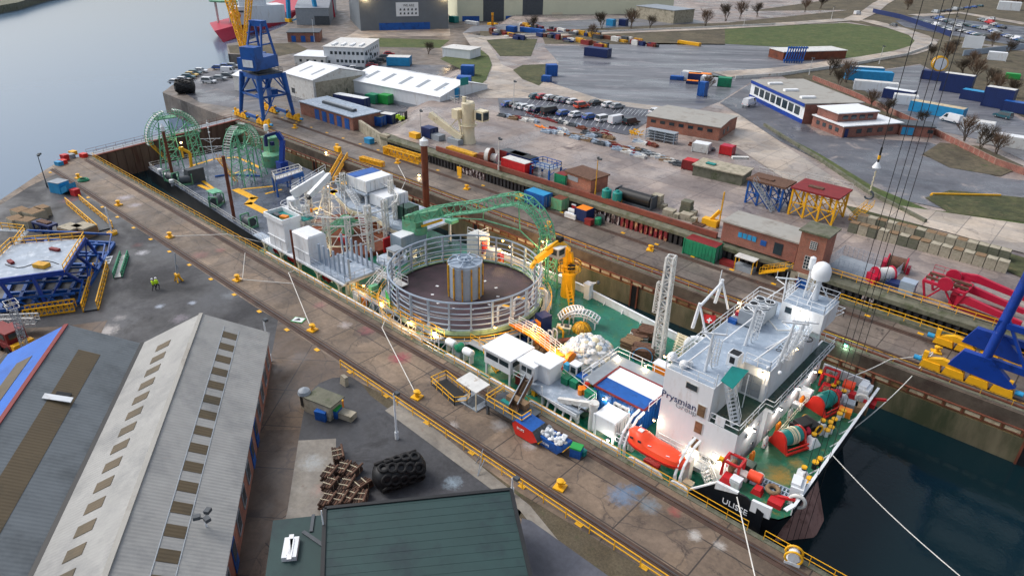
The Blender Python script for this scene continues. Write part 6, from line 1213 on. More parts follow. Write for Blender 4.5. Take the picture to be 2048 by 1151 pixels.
MB().use('yellow_rust').bc(G(84, 533, DZ2+.2), 1.8, 1.1, .5, .5).use('dark_red').bc(G(110, 500, DZ2+.2), 1.6, .5, .3, .4).bc(G(22, 525, DZ2+.2), 1.2, .5, .3, .1).bw('deck_gear', t); MB().use('black').path([G(10+i*12, 528+7*math.sin(i*.7), DZ2+.2) for i in range(10)], .05, 5).bw('deck_hose', t)
def gangway(label, a, b, w=1.2, h=1.1, m='yellow', floor='dark_grey', name='gangway', n=9, ins=0):
    t = thing(name, label, 'gangway', a); a, b = V(a), V(b); d = (b-a).normalized(); s_ = V((-d.y, d.x, 0)).normalized()*(w/2)
    MB().use(floor).bar(a+V((0, 0, .15)), b+V((0, 0, .15)), w, .1).bw('floor', t)
    for k in (-1, 1):
        mb = MB().use(m).bar(a+s_*k+V((0, 0, .12)), b+s_*k+V((0, 0, .12)), .16).bar(a+s_*k+V((0, 0, h)), b+s_*k+V((0, 0, h)), .14).bar(a+s_*k+V((0, 0, h*.55)), b+s_*k+V((0, 0, h*.55)), .07)
        for i in range(n+1): q = a.lerp(b, i/n)+s_*k; mb.bar(q+V((0, 0, .1)), q+V((0, 0, h)), .1); (mb.bar(q+V((0, 0, .1)), a.lerp(b, (i+1)/n)+s_*k+V((0, 0, h)), .07) if i < n else None)
        mb.bw('side_truss', t)
    return t
gangway('yellow gangway lying near the round based pole in the upper left yard', G(147, 405, 0), G(212, 460, 0), 2.2, 1.2); gangway('yellow gangway lying beside the blue frame with its end by the brown beam', G(204, 540, 0), G(182, 622, 0), 1.7, 1.3); gangway('yellow gangway lying in front of the blue frame base', G(52, 632, 0), G(152, 618, 0), 1.3, 1.2); gangway('short green gangway lying alone on the asphalt', G(250, 512, 0), G(236, 556, 0), 1.0, .9, 'cont_green', 'white_worn')
gangway('white and yellow walkway in front of the red crane vehicle', G(-30, 650, 1.2), G(76, 645, 1.2), 1.2, 1.0, 'white_worn')
tag(MB().use('timber').bar(G(200, 535, .3), G(224, 492, .3), .5, .5).build('steel_beam'), 'brown beam lying beside the blue frame next to the yellow gangway', 'beam')
t = thing('slotted_board', 'white slotted panel leaning on the brown beam by the blue frame', 'panel', G(216, 522, 0)); q = [G(208, 528, .3), G(219, 528, .3), G(226, 512, 1.0), G(213, 514, 1.0)]; MB().use('white').slab(q, (0, 0, .1)).bw('panel', t); MB().use('black').bar(q[0].lerp(q[3], .3)+V((.1, 0, .12)), q[1].lerp(q[2], .3)+V((-.1, 0, .12)), .15, .02).bar(q[0].lerp(q[3], .7)+V((.1, 0, .12)), q[1].lerp(q[2], .7)+V((-.1, 0, .12)), .15, .02).bw('slot', t)
b = G(225, 468, 0); t = thing('pole_sign', 'white pole on a round yellow and black striped base in the left yard', 'pole', b); MB().use('white').tube((0, 0, .3), (0, 0, zof(b, 415)), .12, 10).bl('pole', t); MB().use('yellow').lathe([(.75, 0), (.75, .45), (.4, .5)], (0, 0, 0), 18).bl('base', t); mb = MB().use('black')
for k in range(5): mb.bar((-.6, -.5+k*.25, .5), (.6, -.5+k*.25, .5), .09, .03)
mb.bl('stripe', t)
b = G(357, 562, 0); t = thing('beam_trolley', 'yellow tripod foot with a long grey arm standing on the asphalt', 'stand', b); MB().use('yellow').bars([(-.5, -.3, 0), (-.25, 0, 1.1), (.5, -.3, 0)], .18).bars([(-.4, .5, 0), (0, 0, 1.1), (.4, .5, 0)], .18).bc((0, 0, .9), .8, .5, .3).bl('foot', t); MB().use('grey').bar((0, 0, 1.1), (-.15, .4, zof(b, 508)), .14).bar((-.2, 0, 1.0), (-.25, .3, 2.4), .1).bar((.2, 0, 1.0), (.15, .3, 2.4), .1).bl('arm', t)
for k, (px, py, s_, rz) in enumerate(((36, 452, 2.4, .1), (58, 455, 2.5, .5), (72, 438, 3.0, .3), (45, 435, 2.6, .2), (88, 430, 2.2, .2))):
    t = thing('stone_block', ORD[k]+' brown stone block of the upper left pile, counted from the near end', 'block', G(px, py, 0), rz); MB().use('conc_block').bc((0, 0, 0), s_, s_*.8, 1.5).bl('block', t); MB().use('wood').bc((0, 0, 1.5), s_*.96, s_*.76, .05).bl('top_face', t)
for k, (px, py) in enumerate(((172, 470), (146, 472))):
    t = thing('tarp_stack', ('round tarped stack', 'pale tarped stack')[k]+' behind the blue frame module', 'stack', G(px, py, 0), .3); MB().use('wood').bc((0, 0, 0), 3.2, 2.4, 1.5).bl('stack', t); MB().use('conc_block').bc((0, 0, 1.5), 3.0, 2.2, .25).bl('cover', t)
t = thing('small_frame', 'small blue steel trestle between the stone blocks and the blue module', 'frame', G(95, 465, 0), .3); mb = MB().use('navy').bc((0, 0, 1.5), 4.2, 1.6, .3)
for x in (-1.9, 0, 1.9):
    for y in (-.7, .7): mb.bar((x, y, 0), (x, y, 1.5), .22); mb.bar((x, y, 0), (x*.4, -y, 1.5), .14)
mb.bl('trestle', t); MB().use('timber').bc((0, 0, 1.8), 2.6, .9, .2).bl('load', t)
# red mobile crane vehicle
t = thing('mobile_crane', 'red crane vehicle with a yellow tail at the left edge beside the sheds', 'crane', G(22, 690, 0), .25)
MB().use('dark_red').bc((0, 0, .6), 5.2, 2.4, .7).bc((1.0, 0, 1.3), 2.2, 2.2, 1.4).bc((-1.6, .3, 1.3), 1.6, 1.4, .9).bl('body', t); MB().use('glass').bc((1.0, -1.12, 1.8), 1.4, .04, .7).bc((2.12, 0, 1.8), .04, 1.6, .7).bl('cab_window', t); MB().use('yellow').bc((2.9, 0, .5), .7, 2.3, .9).bl('tail', t)
for x in (-1.8, 0, 1.9):
    for y in (-1.15, 1.15): MB().use('tyre').lathe([(.3, -.15), (.5, -.15), (.5, .15), (.3, .15)], (x, y, .5), 14, 'y').bl('wheel', t)
t = thing('lattice_mast', 'thin grey lattice mast with a cage top standing in front of the blue module', 'mast', G(52, 700, 0)); b = G(56, 712, 0); MB().use('grey').truss(b, b+V((-.6, .3, zof(b, 625))), .6, .6, 12, .07).bw('mast', t); q = b+V((-.6, .3, zof(b, 625))); MB().use('white_worn').rail([q+V((-.8, -.6, 0)), q+V((.8, -.6, 0)), q+V((.8, .6, 0)), q+V((-.8, .6, 0))], 1.0, .8, closed=True).bw('cage', t)
# tip of the near quay
t = thing('site_cabin', 'sky blue site cabin with one slanted wall on the upper left quay', 'cabin', G(122, 383, 0), .4); MB().use('sky_blue').bc((0, 0, 0), 2.6, 2.2, 2.0).slab([(1.3, -1, 0), (3.0, -1, .9), (3.0, 1, .9), (1.3, 1, 0)], (0, 0, 1.1)).bl('body', t); MB().use('grey').bc((0, 0, 2.0), 2.7, 2.3, .1).bl('roof', t)
for k, (px, py, m, ds) in enumerate(((152, 390, 'red', 'red bin by the blue cabin on the upper left quay'), (131, 320, 'red', 'tall red box at the river tip of the near quay'), (127, 327, 'red_bright', 'flat red box beside the tall one at the quay tip'), (119, 330, 'sky_blue', 'blue box at the river tip of the near quay'), (168, 314, 'red_bright', 'orange red drum where the dock gate meets the quay'), (143, 315, 'grey', 'grey crate between the red boxes at the quay tip'), (147, 309, 'yellow', 'small yellow capstan at the river tip of the near quay'))): small('quay_box', ds, 'box', *at(px, py, 0), 1.3, 1.1, 1.2 if k < 2 else .8, m, None, .3)
post_at('dark lamp post on the river edge of the upper left quay', 95, 375, 312, 2, 0, .08, 'dark_grey')
# ---------------------------------------------------------------- barge astern
BD = -3.0
ground('barge_deck', (62, 68, 80), (98, 106, 122), stain=(48, 52, 62), sc=.2, var=.25, rough=(.08, .5), wet=(.36, .62))
bg_ = thing('barge', 'dark hulled work barge with a wet grey deck and yellow lines moored behind the ship', 'barge', (-128, 66, -6))
bp = [(-156, 55), (-154, 54.6), (-101, 51.5), (-99.2, 53), (-99.2, 78.6), (-156, 79)]
MB().use('hull_black').prism(bp, -7.5, BD).bw('hull', bg_); MB().use('barge_deck').poly([(x, y, BD+.02) for x, y in bp]).bw('deck', bg_)
MB().use('white_worn').rail([(-155.6, 78.5, BD), (-155.6, 55.2, BD), (-154, 54.9, BD), (-101.5, 51.8, BD)], 1.0, 2.2, .025).bw('railing', bg_)
mb = MB().use('yellow')
for w_, L_ in ((.8, ((384, 331), (428, 318), (475, 314), (499, 325), (519, 335))), (.6, ((471, 346), (499, 338), (510, 345))), (.7, ((399, 357), (432, 381))), (.9, ((399, 370), (430, 384))), (1.6, ((473, 379), (508, 396), (497, 407), (532, 424))), (.7, ((486, 378), (547, 372))), (.6, ((532, 387), (562, 379))), (1.9, ((651, 375), (668, 384))), (1.5, ((655, 378), (698, 398))), (1.0, ((602, 425), (640, 415)))):
    P_ = [G(x, y, BD+.035) for x, y in L_]
    for a, b in zip(P_, P_[1:]): d = (b-a).normalized(); n = V((-d.y, d.x, 0))*w_/2; mb.poly([a-n-d*w_*.3, b-n+d*w_*.3, b+n+d*w_*.3, a+n-d*w_*.3])
mb.bw('deck_marking', bg_); MB().use('blue').path([G(430, 353, BD+.1), G(450, 350, BD+.1), G(480, 350, BD+.1), G(520, 352, BD+.1)], .22, 6).bw('blue_hose', bg_)
def wheel(label, x, y, R_, hz_, rz):
    t = thing('roller_arch', label, 'arch', (x, y, BD), rz); zc = hz_-R_
    for k, (a0, a1) in enumerate(((.02, 1.38), (1.8, 3.3))):
        mb = MB().use('sea_green'); n = 14
        for s_ in (-.8, .8):
            for rr in (R_, R_-.9): mb.bars([(s_, math.cos(a0+(a1-a0)*i/n)*rr, zc+math.sin(a0+(a1-a0)*i/n)*rr) for i in range(n+1)], .11)
            for i in range(n+1): a = a0+(a1-a0)*i/n; mb.bar((s_, math.cos(a)*R_, zc+math.sin(a)*R_), (s_, math.cos(a)*(R_-.9), zc+math.sin(a)*(R_-.9)), .09)
        mb.bl('arch', t); mb = MB().use('white_worn')
        for i in range(n+1): a = a0+(a1-a0)*i/n; mb.bar((-.75, math.cos(a)*(R_-.1), zc+math.sin(a)*(R_-.1)), (.75, math.cos(a)*(R_-.1), zc+math.sin(a)*(R_-.1)), .2)
        mb.bl('rollers', t)
    for yy, yt in ((-R_*.62, -R_*.4), (R_*.05, -.2), (R_*.95, R_*.86), (R_*.55, R_*.5)):
        for s_ in (-1, 1): MB().use('sea_green').tube((s_*1.5, yy, 0), (s_*.8, yt, zc+(R_*.55 if abs(yt) < R_*.8 else .2)), .13, 6).bl('leg', t)
    mb = MB().use('sea_green')
    for k in range(4):
        z0, z1 = k*zc/3.2, (k+1)*zc/3.2
        for s_ in (-1.2, 1.2):
            for ya, yb in ((-R_*.55, 0), (R_*.5, R_*.9)): mb.bar((s_, ya, z0), (s_, yb, z1), .08); mb.bar((s_, yb, z0), (s_, ya, z1), .08); mb.bar((s_, ya, z1), (s_, yb, z1), .12)
    for a in (.6, 1.1, 1.9, 2.5): mb.bar((0, 0, zc), (0, math.cos(a)*(R_-.9), zc+math.sin(a)*(R_-.9)), .14)
    mb.bar((-1.4, -R_*.5, zc), (-1.4, R_*.9, zc), .16).bar((1.4, -R_*.5, zc), (1.4, R_*.9, zc), .16); mb.bl('bracing', t)
    MB().use('sea_green_worn').bc((0, -R_*.18, hz_-1.6), 2.4, R_*.75, .2).rail([(-1.2, -R_*.5, hz_-1.4), (1.2, -R_*.5, hz_-1.4), (1.2, R_*.2, hz_-1.4), (-1.2, R_*.2, hz_-1.4)], .9, 1.2, closed=True).bl('top_platform', t)
    MB().use('yellow').stairs((-2.4, -R_*.9, zc*.9), (-2.0, -R_*.2, .1), .8, 10).bl('stair', t); return t
wheel('tall green half wheel frame with white rollers nearest the dock gate', -151.6, 60.0, 5.6, 12.4, -.05)
wheel('green half wheel frame with a white dome, beside the blue barge crane', -132.6, 65.5, 5.4, 12.0, .5)
def pile(label, bx_, by_, tx, ty, Y, cap=1, r=.42):
    t = thing('steel_pile', label, 'pile', (Gy(bx_, by_, Y).x, Y, -7)); a = Gy(tx, ty, Y); MB().use('rust').tube((a.x, Y, -7), (a.x, Y, a.z), r, 14).bw('shaft', t)
    if cap: MB().use('white').lathe([(r*1.25, 0), (r*1.25, .9), (r*.9, 1.0), (.05, 1.5)], (a.x, Y, a.z), 14).bw('cap', t)
pile('thick rusty pile with a white cap behind the container platform', 857, 425, 848, 290, 79.5, 1, .62); pile('slim rusty pile with a white cap by the wheel nearest the dock gate', 347, 350, 326, 262, 54.9, 1, .3); pile('slim bare rusty pile in front of the second green wheel', 470, 425, 446, 312, 53.4, 0, .3); pile('slim dark pile with a red foot against the white tank blocks', 594, 532, 581, 460, 47.9, 0, .16)
t = thing('signal_mast', 'thin white mast with four cross arms on the barge', 'mast', G(428, 322, BD)); h = zof(G(428, 322, BD), 240); MB().use('white').tube((0, 0, 0), (0, 0, h), .12, 8, .05).bl('pole', t)
for z, w_ in ((h*.36, 2.4), (h*.55, 2.2)): MB().use('white').bar((-w_*.6, -w_*.8, z), (w_*.6, w_*.8, z), .1).bar((-w_*.35, -w_*.5, z), (0, 0, z-.9), .07).bar((w_*.35, w_*.5, z), (0, 0, z-.9), .07).bl('arm', t)
for k in range(3): MB().use('white_clean').bc((.15, 0, h*(.7+k*.11)), .4, .3, .2).bl('lantern', t)
def col(name, label, cat, px, py, z, specs, rz=0):
    """a thing of several named parts, each (part, material, list of boxes/cylinders)"""
    t = thing(name, label, cat, G(px, py, z) if py is not None else px, rz)
    for pn, m, shapes in specs:
        mb = MB().use(m)
        for s_ in shapes:
            if s_[0] == 'b': mb.bc(s_[1:4], *s_[4:])
            elif s_[0] == 'c': mb.lathe([(s_[5], 0), (s_[5], s_[4]*.9), (s_[5]*.8, s_[4])], s_[1:4], 14)
            elif s_[0] == 'x': mb.lathe([(s_[5], -s_[4]/2), (s_[5], s_[4]/2)], s_[1:4], 14, 'x')
            elif s_[0] == 'l': mb.bars(s_[1], s_[2])
        mb.build(pn, None, t, local=True)
    return t
col('deck_crane', 'small yellow folding crane on the barge between the two green wheels', 'crane', 385, 345, BD, [('post', 'yellow', [('b', 0, 0, 0, .8, .8, 1.2), ('l', [(0, 0, 1), (-.3, .4, 4.2), (-1.3, -.8, 5.2)], .5)]), ('jib', 'yellow', [('l', [(-1.3, -.8, 5.2), (-.6, -1.0, 3.4)], .35), ('b', -1.3, -.8, 4.9, .8, .8, .6)])])
col('deck_crane', 'dark blue folded crane standing on the far side of the barge', 'crane', 566, 342, BD, [('post', 'crane_blue_dark', [('b', 0, 0, 0, 2.0, 1.8, 2.2), ('l', [(0, 0, 2), (-.9, 1.4, 6.4), (-1.6, .8, 8.0)], .9)]), ('jib', 'navy', [('l', [(-1.6, .8, 8), (-3.6, -1.0, 7.2), (-3.4, -1.2, 5.0)], .6), ('b', -2.6, -.2, 5.2, .7, .7, .8)])])
col('cable_tank', 'green round tank with a house on top beside the dark blue barge crane', 'tank', 545, 330, BD, [('shell', 'sea_green_worn', [('c', 0, 0, 0, 2.8, 2.2)]), ('house', 'sea_green_worn', [('b', -1.6, 1.2, 0, 2.6, 2.4, 5.6), ('b', -1.6, 1.2, 5.6, 3.2, 3.0, .3)]), ('beacon', 'white', [('c', -.9, .6, 5.9, 1.3, .18), ('c', -4.2, 2.0, 6.6, 1.3, .5)])])
lamp(G(362, 285, 3), bg_, 'lamp_warm', 40, .2); lamp(G(655, 372, -1), bg_, 'lamp_warm', 160, .2)
t = thing('service_stand', 'blue steel stand with white railed top on the barge near the white crane', 'stand', G(575, 388, BD)); q = [G(545, 354, 0), G(598, 339, 0), G(606, 347, 0), G(552, 365, 0)]; MB().use('white_worn').slab(q, (0, 0, .15)).rail(q, 1.2, 1, .05, closed=True).bw('top', t)
for a in q+[q[0].lerp(q[1], .5), q[2].lerp(q[3], .5)]: MB().use('blue').bar(a, (a.x, a.y, BD), .28).bw('leg', t)
MB().use('blue').bar(q[0], q[1], .3, .6).bar(q[2], q[3], .3, .9).bar(q[3], (q[2].x, q[2].y, BD+.5), .16).bw('beam', t)
for k, (px, py, ds) in enumerate(((345, 362, 'near the slim white capped pile'), (372, 368, 'at the near side between pile and pale table'), (435, 410, 'beside the pale green table'), (500, 452, 'close to the ship stern'))):
    t = thing('barge_winch', 'green deck winch on the barge '+ds, 'winch', G(px, py, BD), .2+k); MB().use('sea_green_worn').bc((0, 0, 0), 2.6, 1.6, .3).bars([(-1.3, -.8, 0), (-1.3, -.8, 2), (-1.3, .8, 2), (-1.3, .8, 0)], .2).bars([(1.3, -.8, 0), (1.3, -.8, 2), (1.3, .8, 2), (1.3, .8, 0)], .2).bl('frame', t); MB().use('dark_grey').lathe([(.8, -1), (.8, 1)], (0, 0, 1.0), 16, 'x').bl('drum', t)
col('engine_box', 'dark grey engine box between the two nearer barge winches', 'machine', 392, 362, BD, [('box', 'dark_grey', [('b', 0, 0, 0, 1.8, 3.4, 2.8)]), ('tank', 'grey', [('c', -1.9, -.4, .0, 2.2, 1.1)])])
col('canopy_table', 'pale green topped table stand on the barge', 'table', 432, 402, BD, [('top', 'sea_green', [('b', 0, 0, 2.0, 2.6, 2.0, .1)]), ('legs', 'sea_green_worn', [('b', -1, -.7, 0, .15, .15, 2), ('b', 1, -.7, 0, .15, .15, 2), ('b', -1, .7, 0, .15, .15, 2), ('b', 1, .7, 0, .15, .15, 2)])])
for k, (px, py) in enumerate(((322, 350), (335, 360), (345, 372))): col('vent_drum', ORD[k]+' white round vent along the near edge of the barge', 'vent', px, py, BD, [('base', 'grey', [('c', 0, 0, 0, .8, .25)]), ('head', 'white', [('c', 0, 0, .8, .6, .45)])])
gangway('long yellow gangway sloping from the far quay down to the barge', G(690, 315, .2), (-119, 76.5, BD+.3), 1.3, 1.2, 'yellow', 'dark_grey', n=16)
# white knuckle crane at the stern of the ship
c0 = Gx(590, 428, -96.5); t = thing('stern_crane', 'white crane with a folded jib behind the open teal tank at the ship stern', 'crane', (c0.x, c0.y, DZ)); y0 = c0.y
MB().use('white').lathe([(1.35, 0), (1.2, c0.z+1.9), (1.5, c0.z+2.4), (1.0, c0.z+2.6), (1.0, c0.z+4.4)], (c0.x, y0, DZ), 18).bw('column', t)
MB().use('white').lathe([(1.0, 0), (2.1, 0), (2.1, .12), (1.0, .12)], (c0.x, y0, c0.z+.9), 20, closed=True).rail([(c0.x+2.05*math.cos(i*.45), y0+2.05*math.sin(i*.45), c0.z+1) for i in range(15)], step=3).bw('gallery', t)
tip = Gx(652, 348, -93.5); k0 = V((c0.x, y0, c0.z+3.4)); MB().use('white').bar(k0, tip, .8, 1.3).bar(k0-V((0, 0, 1)), k0.lerp(tip, .5)-V((0, 0, .5)), .3).rail([k0+V((0, 0, .7)), tip+V((0, 0, .7))], .9, 1.2).bw('boom', t)
j1 = Gx(619, 392, -92.5); MB().use('white').bar(tip+V((.9, 0, 0)), j1, .7, .9).bw('jib', t); MB().use('black').bar(j1, j1+(j1-tip)*.1, .6).tube(j1, j1-V((0, 0, 2.2)), .03).bw('jib_head', t); MB().use('orange').bc(j1-V((0, 0, 2.7)), .3, .3, .6).bw('hook', t)
# ---------------------------------------------------------------- dock gate and far dock wall
mat('dock_wall', (112, 104, 82), .85, .3, .5, dirt=(60, 66, 44), dsc=.16, bump=.25, stretch=(1, 1, .25), dlo=.42, dhi=.62); mat('dock_wall_orange', (140, 112, 74), .85, .3, .8, dirt=(84, 70, 52), dsc=.4, stretch=(1, 1, .3)); mat('dock_fascia', (88, 78, 68), .85, .35, .5, dirt=(64, 50, 44), dsc=.35, bump=.2)
mat('gate_steel', (112, 88, 74), .75, .25, .6, dirt=(84, 52, 40), dsc=.4, stretch=(1, 1, .15)); mat('pale_panel', (190, 176, 148), .8, .15, 1, dirt=(140, 110, 80), dsc=.8)
t = thing('dock_gate', 'brown stained steel dock gate between the basin and the river', 'gate', (-165, 65, 0)); a, b = V((-161.2, 46.6, 0)), V((-168.4, 83.6, 0)); d = (b-a).normalized(); n = V((-d.y, d.x, 0)); n = n if n.x < 0 else -n
MB().use('gate_steel').slab([a+V((0, 0, -8)), b+V((0, 0, -8)), b, a], n*3).bw('plating', t)
mb = MB().use('gate_steel')
for k in range(20): q = a.lerp(b, (k+.5)/20)-n*.08; mb.bar(q+V((0, 0, -8)), q+V((0, 0, -.1)), .16, .25)
mb.bw('rib', t); MB().use('rust_beam').slab([a-n*.2, b-n*.2, b+n*.6, a+n*.6], (0, 0, .18)).use('grey').slab([a+n*.6, b+n*.6, b+n*3, a+n*3], (0, 0, .1)).bw('top_walkway', t); MB().use('rust').rail([a+V((0, 0, .18)), b+V((0, 0, .18))], 1.0, 2.2, .025).rail([a+n*2.8, b+n*2.8], 1.0, 2.2, .025).bw('railing', t)
t = thing('dock_wall', 'stained concrete wall of the far dock side with a row of pale panels', 'wall', (-80, 82.2, -4)); X0, X1 = -168, 70
MB().use('dock_fascia').box(X0, 82.0, -1.7, X1, 82.6, -.02).bw('fascia', t); MB().use('dock_wall').box(X0, 81.75, -8, X1, 82.39, -2.7).bw('lower_face', t); MB().use('dock_wall_orange').box(X0, 81.85, -2.7, X1, 82.39, -1.7).bw('panel_bed', t)
mb = MB().use('pale_panel'); m2 = MB().use('rust')
x = X0+1; rb = random.Random(4)
while x < X1:
    if rb.random() > .12: mb.box(x, 81.8, -2.28, x+1.5, 81.87, -1.82)
    m2.box(x-.3, 81.7, -2.5, x-.16, 81.86, -1.7); x += 1.95
o = mb.bw('pale_panels', t); m2.box(X0, 81.72, -1.78, X1, 82.0, -1.68).box(X0, 81.74, -2.42, X1, 81.84, -2.34).bw('steel_trim', t)
for x in range(-150, 60, 17): MB().use('black').box(x, 81.6, -7.9, x+.9, 81.74, -2.5).use('rust').box(x-.25, 81.55, -7.9, x, 81.8, -2.2).box(x+.9, 81.55, -7.9, x+1.15, 81.8, -2.2).bw('fender_slot', t)
MB().use('conc_mossy').box(X0, 82.6, -.0, X1, 83.0, .06).use('rust').box(X0, 83.2, .0, X1, 83.45, .16).bw('coping', t)
t = thing('far_kick_rail', 'thin rusty yellow kick rail along the far dock edge', 'railing', (-80, 83, 0)); 
for a in range(-166, 56, 37): MB().use('yellow_rust').rail([(a, 83.05, .05), (a+37, 83.05, .05)], .7, 3.0, .035, mids=1).bw('rail_section', t)
lamp(G(1692, 690, .6), t, 'lamp_green', 60, .2, (.5, 1, .75)); lamp(G(838, 350, .6), t, 'lamp_warm', 50, .2); lamp(G(652, 305, .5), t, 'lamp_warm', 50, .2)
rail_track('brown crane rail with yellow plates in front of the piled wall on the far quay', 91.4, -165, 60, 6.6, 1.2); rail_track('dark crane rail close to the far dock edge', 84.6, -165, 60, 0, 0)
for k, (px, py) in enumerate(((674, 295), (795, 326), (933, 378), (1097, 452), (1300, 500), (1872, 704), (590, 256))):
    ds = ('beside the yellow box and the barge gangway', 'with a rope hanging down to the ship', 'in front of the yellow sign on the wall', 'below the blue and green containers', 'alone below the graffiti wall', 'with blue slings and two ropes beside the yellow bogies', 'at the feet of the blue crane')[k]
    t = thing('quay_bollard', 'yellow bollard on the far quay '+ds, 'bollard', G(px, py, 0), .4); MB().use('yellow').bc((0, 0, 0), 1.1, 1.1, .16).lathe([(.26, .16), (.22, .5), (.36, .7), (.36, .85), (.2, .92)], (0, 0, 0), 12).bc((.1, 0, .62), .8, .3, .2).bl('post', t)
rope('slack rope from the far quay bollard down to the white containers', [G(796, 330, .5), G(812, 360, .1), G(800, 385, 0), (-92, 73, 2.4)], .06)
# ---------------------------------------------------------------- retaining wall and things on the far quay
mat('piles', (38, 38, 42), .8, .5, 1.4, dirt=(96, 92, 92), dsc=1.3, stretch=(1, 1, .35), dlo=.58, dhi=.7); mat('graffiti', (60, 40, 44), .8, .6, 1.1, dirt=(196, 188, 188), dsc=1.7, stretch=(1, 1, .5), dlo=.5, dhi=.56); mat('graffiti_red', (120, 34, 44), .8, .6, 1.2, dirt=(190, 150, 110), dsc=1.5, stretch=(1, 1, .5), dlo=.52, dhi=.6)
t = thing('piled_wall', 'long dark piled retaining wall with a mossy ledge and a rust red beam along the yard', 'wall', (-70, 95, 0)); X0, X1 = -125, 60
x = X0; runs = []
rb = random.Random(8); mbs = {m: MB().use(m) for m in ('piles', 'graffiti', 'graffiti_red')}
while x < X1:
    m = 'graffiti' if -100 < x < -92 or -66 < x < -60 or -20 < x < -18 else ('graffiti_red' if -60 < x < -50 else ('piles' if rb.random() > .06 else 'graffiti'))
    mbs[m].box(x, 94.75, -.1, x+.55, 95.35, 2.0); mbs['piles'].poly([(x+.55, 95.25, 0), (x+.95, 95.25, 0), (x+.95, 95.25, 2.0), (x+.55, 95.25, 2.0)]); x += .95
for m, n in (('piles', 'sheet_piling'), ('graffiti', 'painted_piling'), ('graffiti_red', 'painted_piling')): mbs[m].build(n, None, t)
MB().use('conc_mossy').add([(X0, 94.6, 1.75), (X1, 94.6, 1.75), (X1, 94.6, 2.35), (X0, 94.6, 2.35), (X0, 96.2, 3.0), (X1, 96.2, 3.0), (X0, 96.2, 1.75), (X1, 96.2, 1.75)], [[0, 1, 2, 3], [3, 2, 5, 4], [1, 0, 6, 7], [0, 3, 4, 6], [2, 1, 7, 5]]).bw('ledge', t)
MB().use('rust_beam').box(Gy(872, 297, 95.5).x, 95.45, 2.85, -42.2, 95.9, 3.75).bw('parapet', t); MB().use('conc_mossy').box(-22, 93.4, -.05, X1, 94.74, .5).bw('step', t)
MB().use('conc_block').prism([(-139.5, 99.3), (-125, 95), (-125, 95.6), (-139, 99.9)], 0, 2.6).box(-125, 94.7, 0, -122.6, 95.7, 3).bw('ramp_wall', t)
t = thing('wall_railing', 'yellow railing along the top of the piled wall beside the red machinery', 'railing', (-20, 95.5, 3)); MB().use('yellow').rail([(-25, 95.3, 2.9), (12, 95.3, 2.9)], 1.0, 2.0, .04).bw('rail_section', t)
t = thing('step_railing', 'yellow railing on the low step below the piled wall by the blue crane', 'railing', (-18, 93.5, .5)); MB().use('yellow').rail([(-22, 93.6, .4), (-17.6, 93.6, .4), (-17.6, 93.6, .5), (12, 93.6, .5)], 1.0, 2.0, .04).bw('rail_section', t)
def qbox(label, px0, px1, ly, h, m, roof=None, z=0, name='container', **k):
    a, b = G(px0[0], px0[1], z), G(px1[0], px1[1], z); return container(name, label, a.x, min(a.y, b.y), z, max(1, b.x-a.x), ly, h, m, roof, **k)
qbox('blue container below the yard wall behind the round carousel', (1049, 406), (1090, 417), 2.4, 2.5, 'blue', 'sky_blue'); qbox('short green and rust container beside the blue one under the yard wall', (1104, 417), (1122, 424), 2.4, 2.2, 'sea_green_worn', 'rust'); qbox('blue box container with an orange top under the yard wall', (1150, 438), (1171, 446), 2.2, 2.2, 'navy', 'orange', door='no'); qbox('bright green container with a red roof under the brick house', (1365, 506), (1427, 527), 2.4, 2.6, 'cont_green', 'dark_red')
col('barrier_stack', 'stack of white barriers beside the blue box with the orange top', 'barriers', 1141, 436, 0, [('barrier', 'white', [('b', 0, 0, k*.5, 2.4, .5, .4) for k in range(2)]+[('b', 0, .8, k*.5, 2.2, .5, .4) for k in range(3)])]); small('crate', 'brown crate beside the blue box on the far quay', 'crate', *at(1178, 449, 0), 1.3, 1.0, 1.1, 'dark_red'); col('gas_tank', 'small green tank with hoses under the wall', 'tank', 1196, 448, 0, [('shell', 'cont_green', [('c', 0, 0, 0, 1.2, .6)]), ('frame', 'dark_grey', [('b', 0, .8, 0, 1.6, .1, 1.6)])]); small('red_sign', 'red sign board with white marks leaning under the yard wall', 'sign', *at(1147, 424, 0), .9, .1, 1.5, 'red', 'white'); small('yellow_sign', 'bright yellow sign on the dark piled wall', 'sign', *at(919, 352, 0), 1.2, .15, 1.9, 'yellow')
col('kiosk', 'small open kiosk with a pale roof and yellow frame near the green container', 'kiosk', 1489, 540, 0, [('roof', 'white_worn', [('b', 0, 0, 2.1, 3.2, 1.8, .12)]), ('frame', 'yellow', [('b', -1.4, -.7, 0, .12, .12, 2.1), ('b', 1.4, -.7, 0, .12, .12, 2.1), ('b', -1.4, .7, 0, .12, .12, 2.1), ('b', 1.4, .7, 0, .12, .12, 2.1)]), ('counter', 'grey', [('b', 0, 0, 0, 3, 1.4, .8)])]); small('scrap_heap', 'low rusty red scrap frame next to the green container', 'scrap', *at(1456, 530, 0), 2.4, 1.2, .7, 'dark_red'); small('tool_box', 'yellow box beside the first bollard on the far quay', 'box', *at(676, 303, 0), 1.6, .8, 1.1, 'yellow'); small('water_tub', 'sky blue tub standing against the ramp wall', 'tub', *at(739, 286, 0), 2.0, 1.4, 1.2, 'sky_blue'); small('yellow_skid', 'yellow drum skid by the piled wall near the blue container', 'drum', *at(1040, 398, 0), 1.4, 1.0, .9, 'yellow')
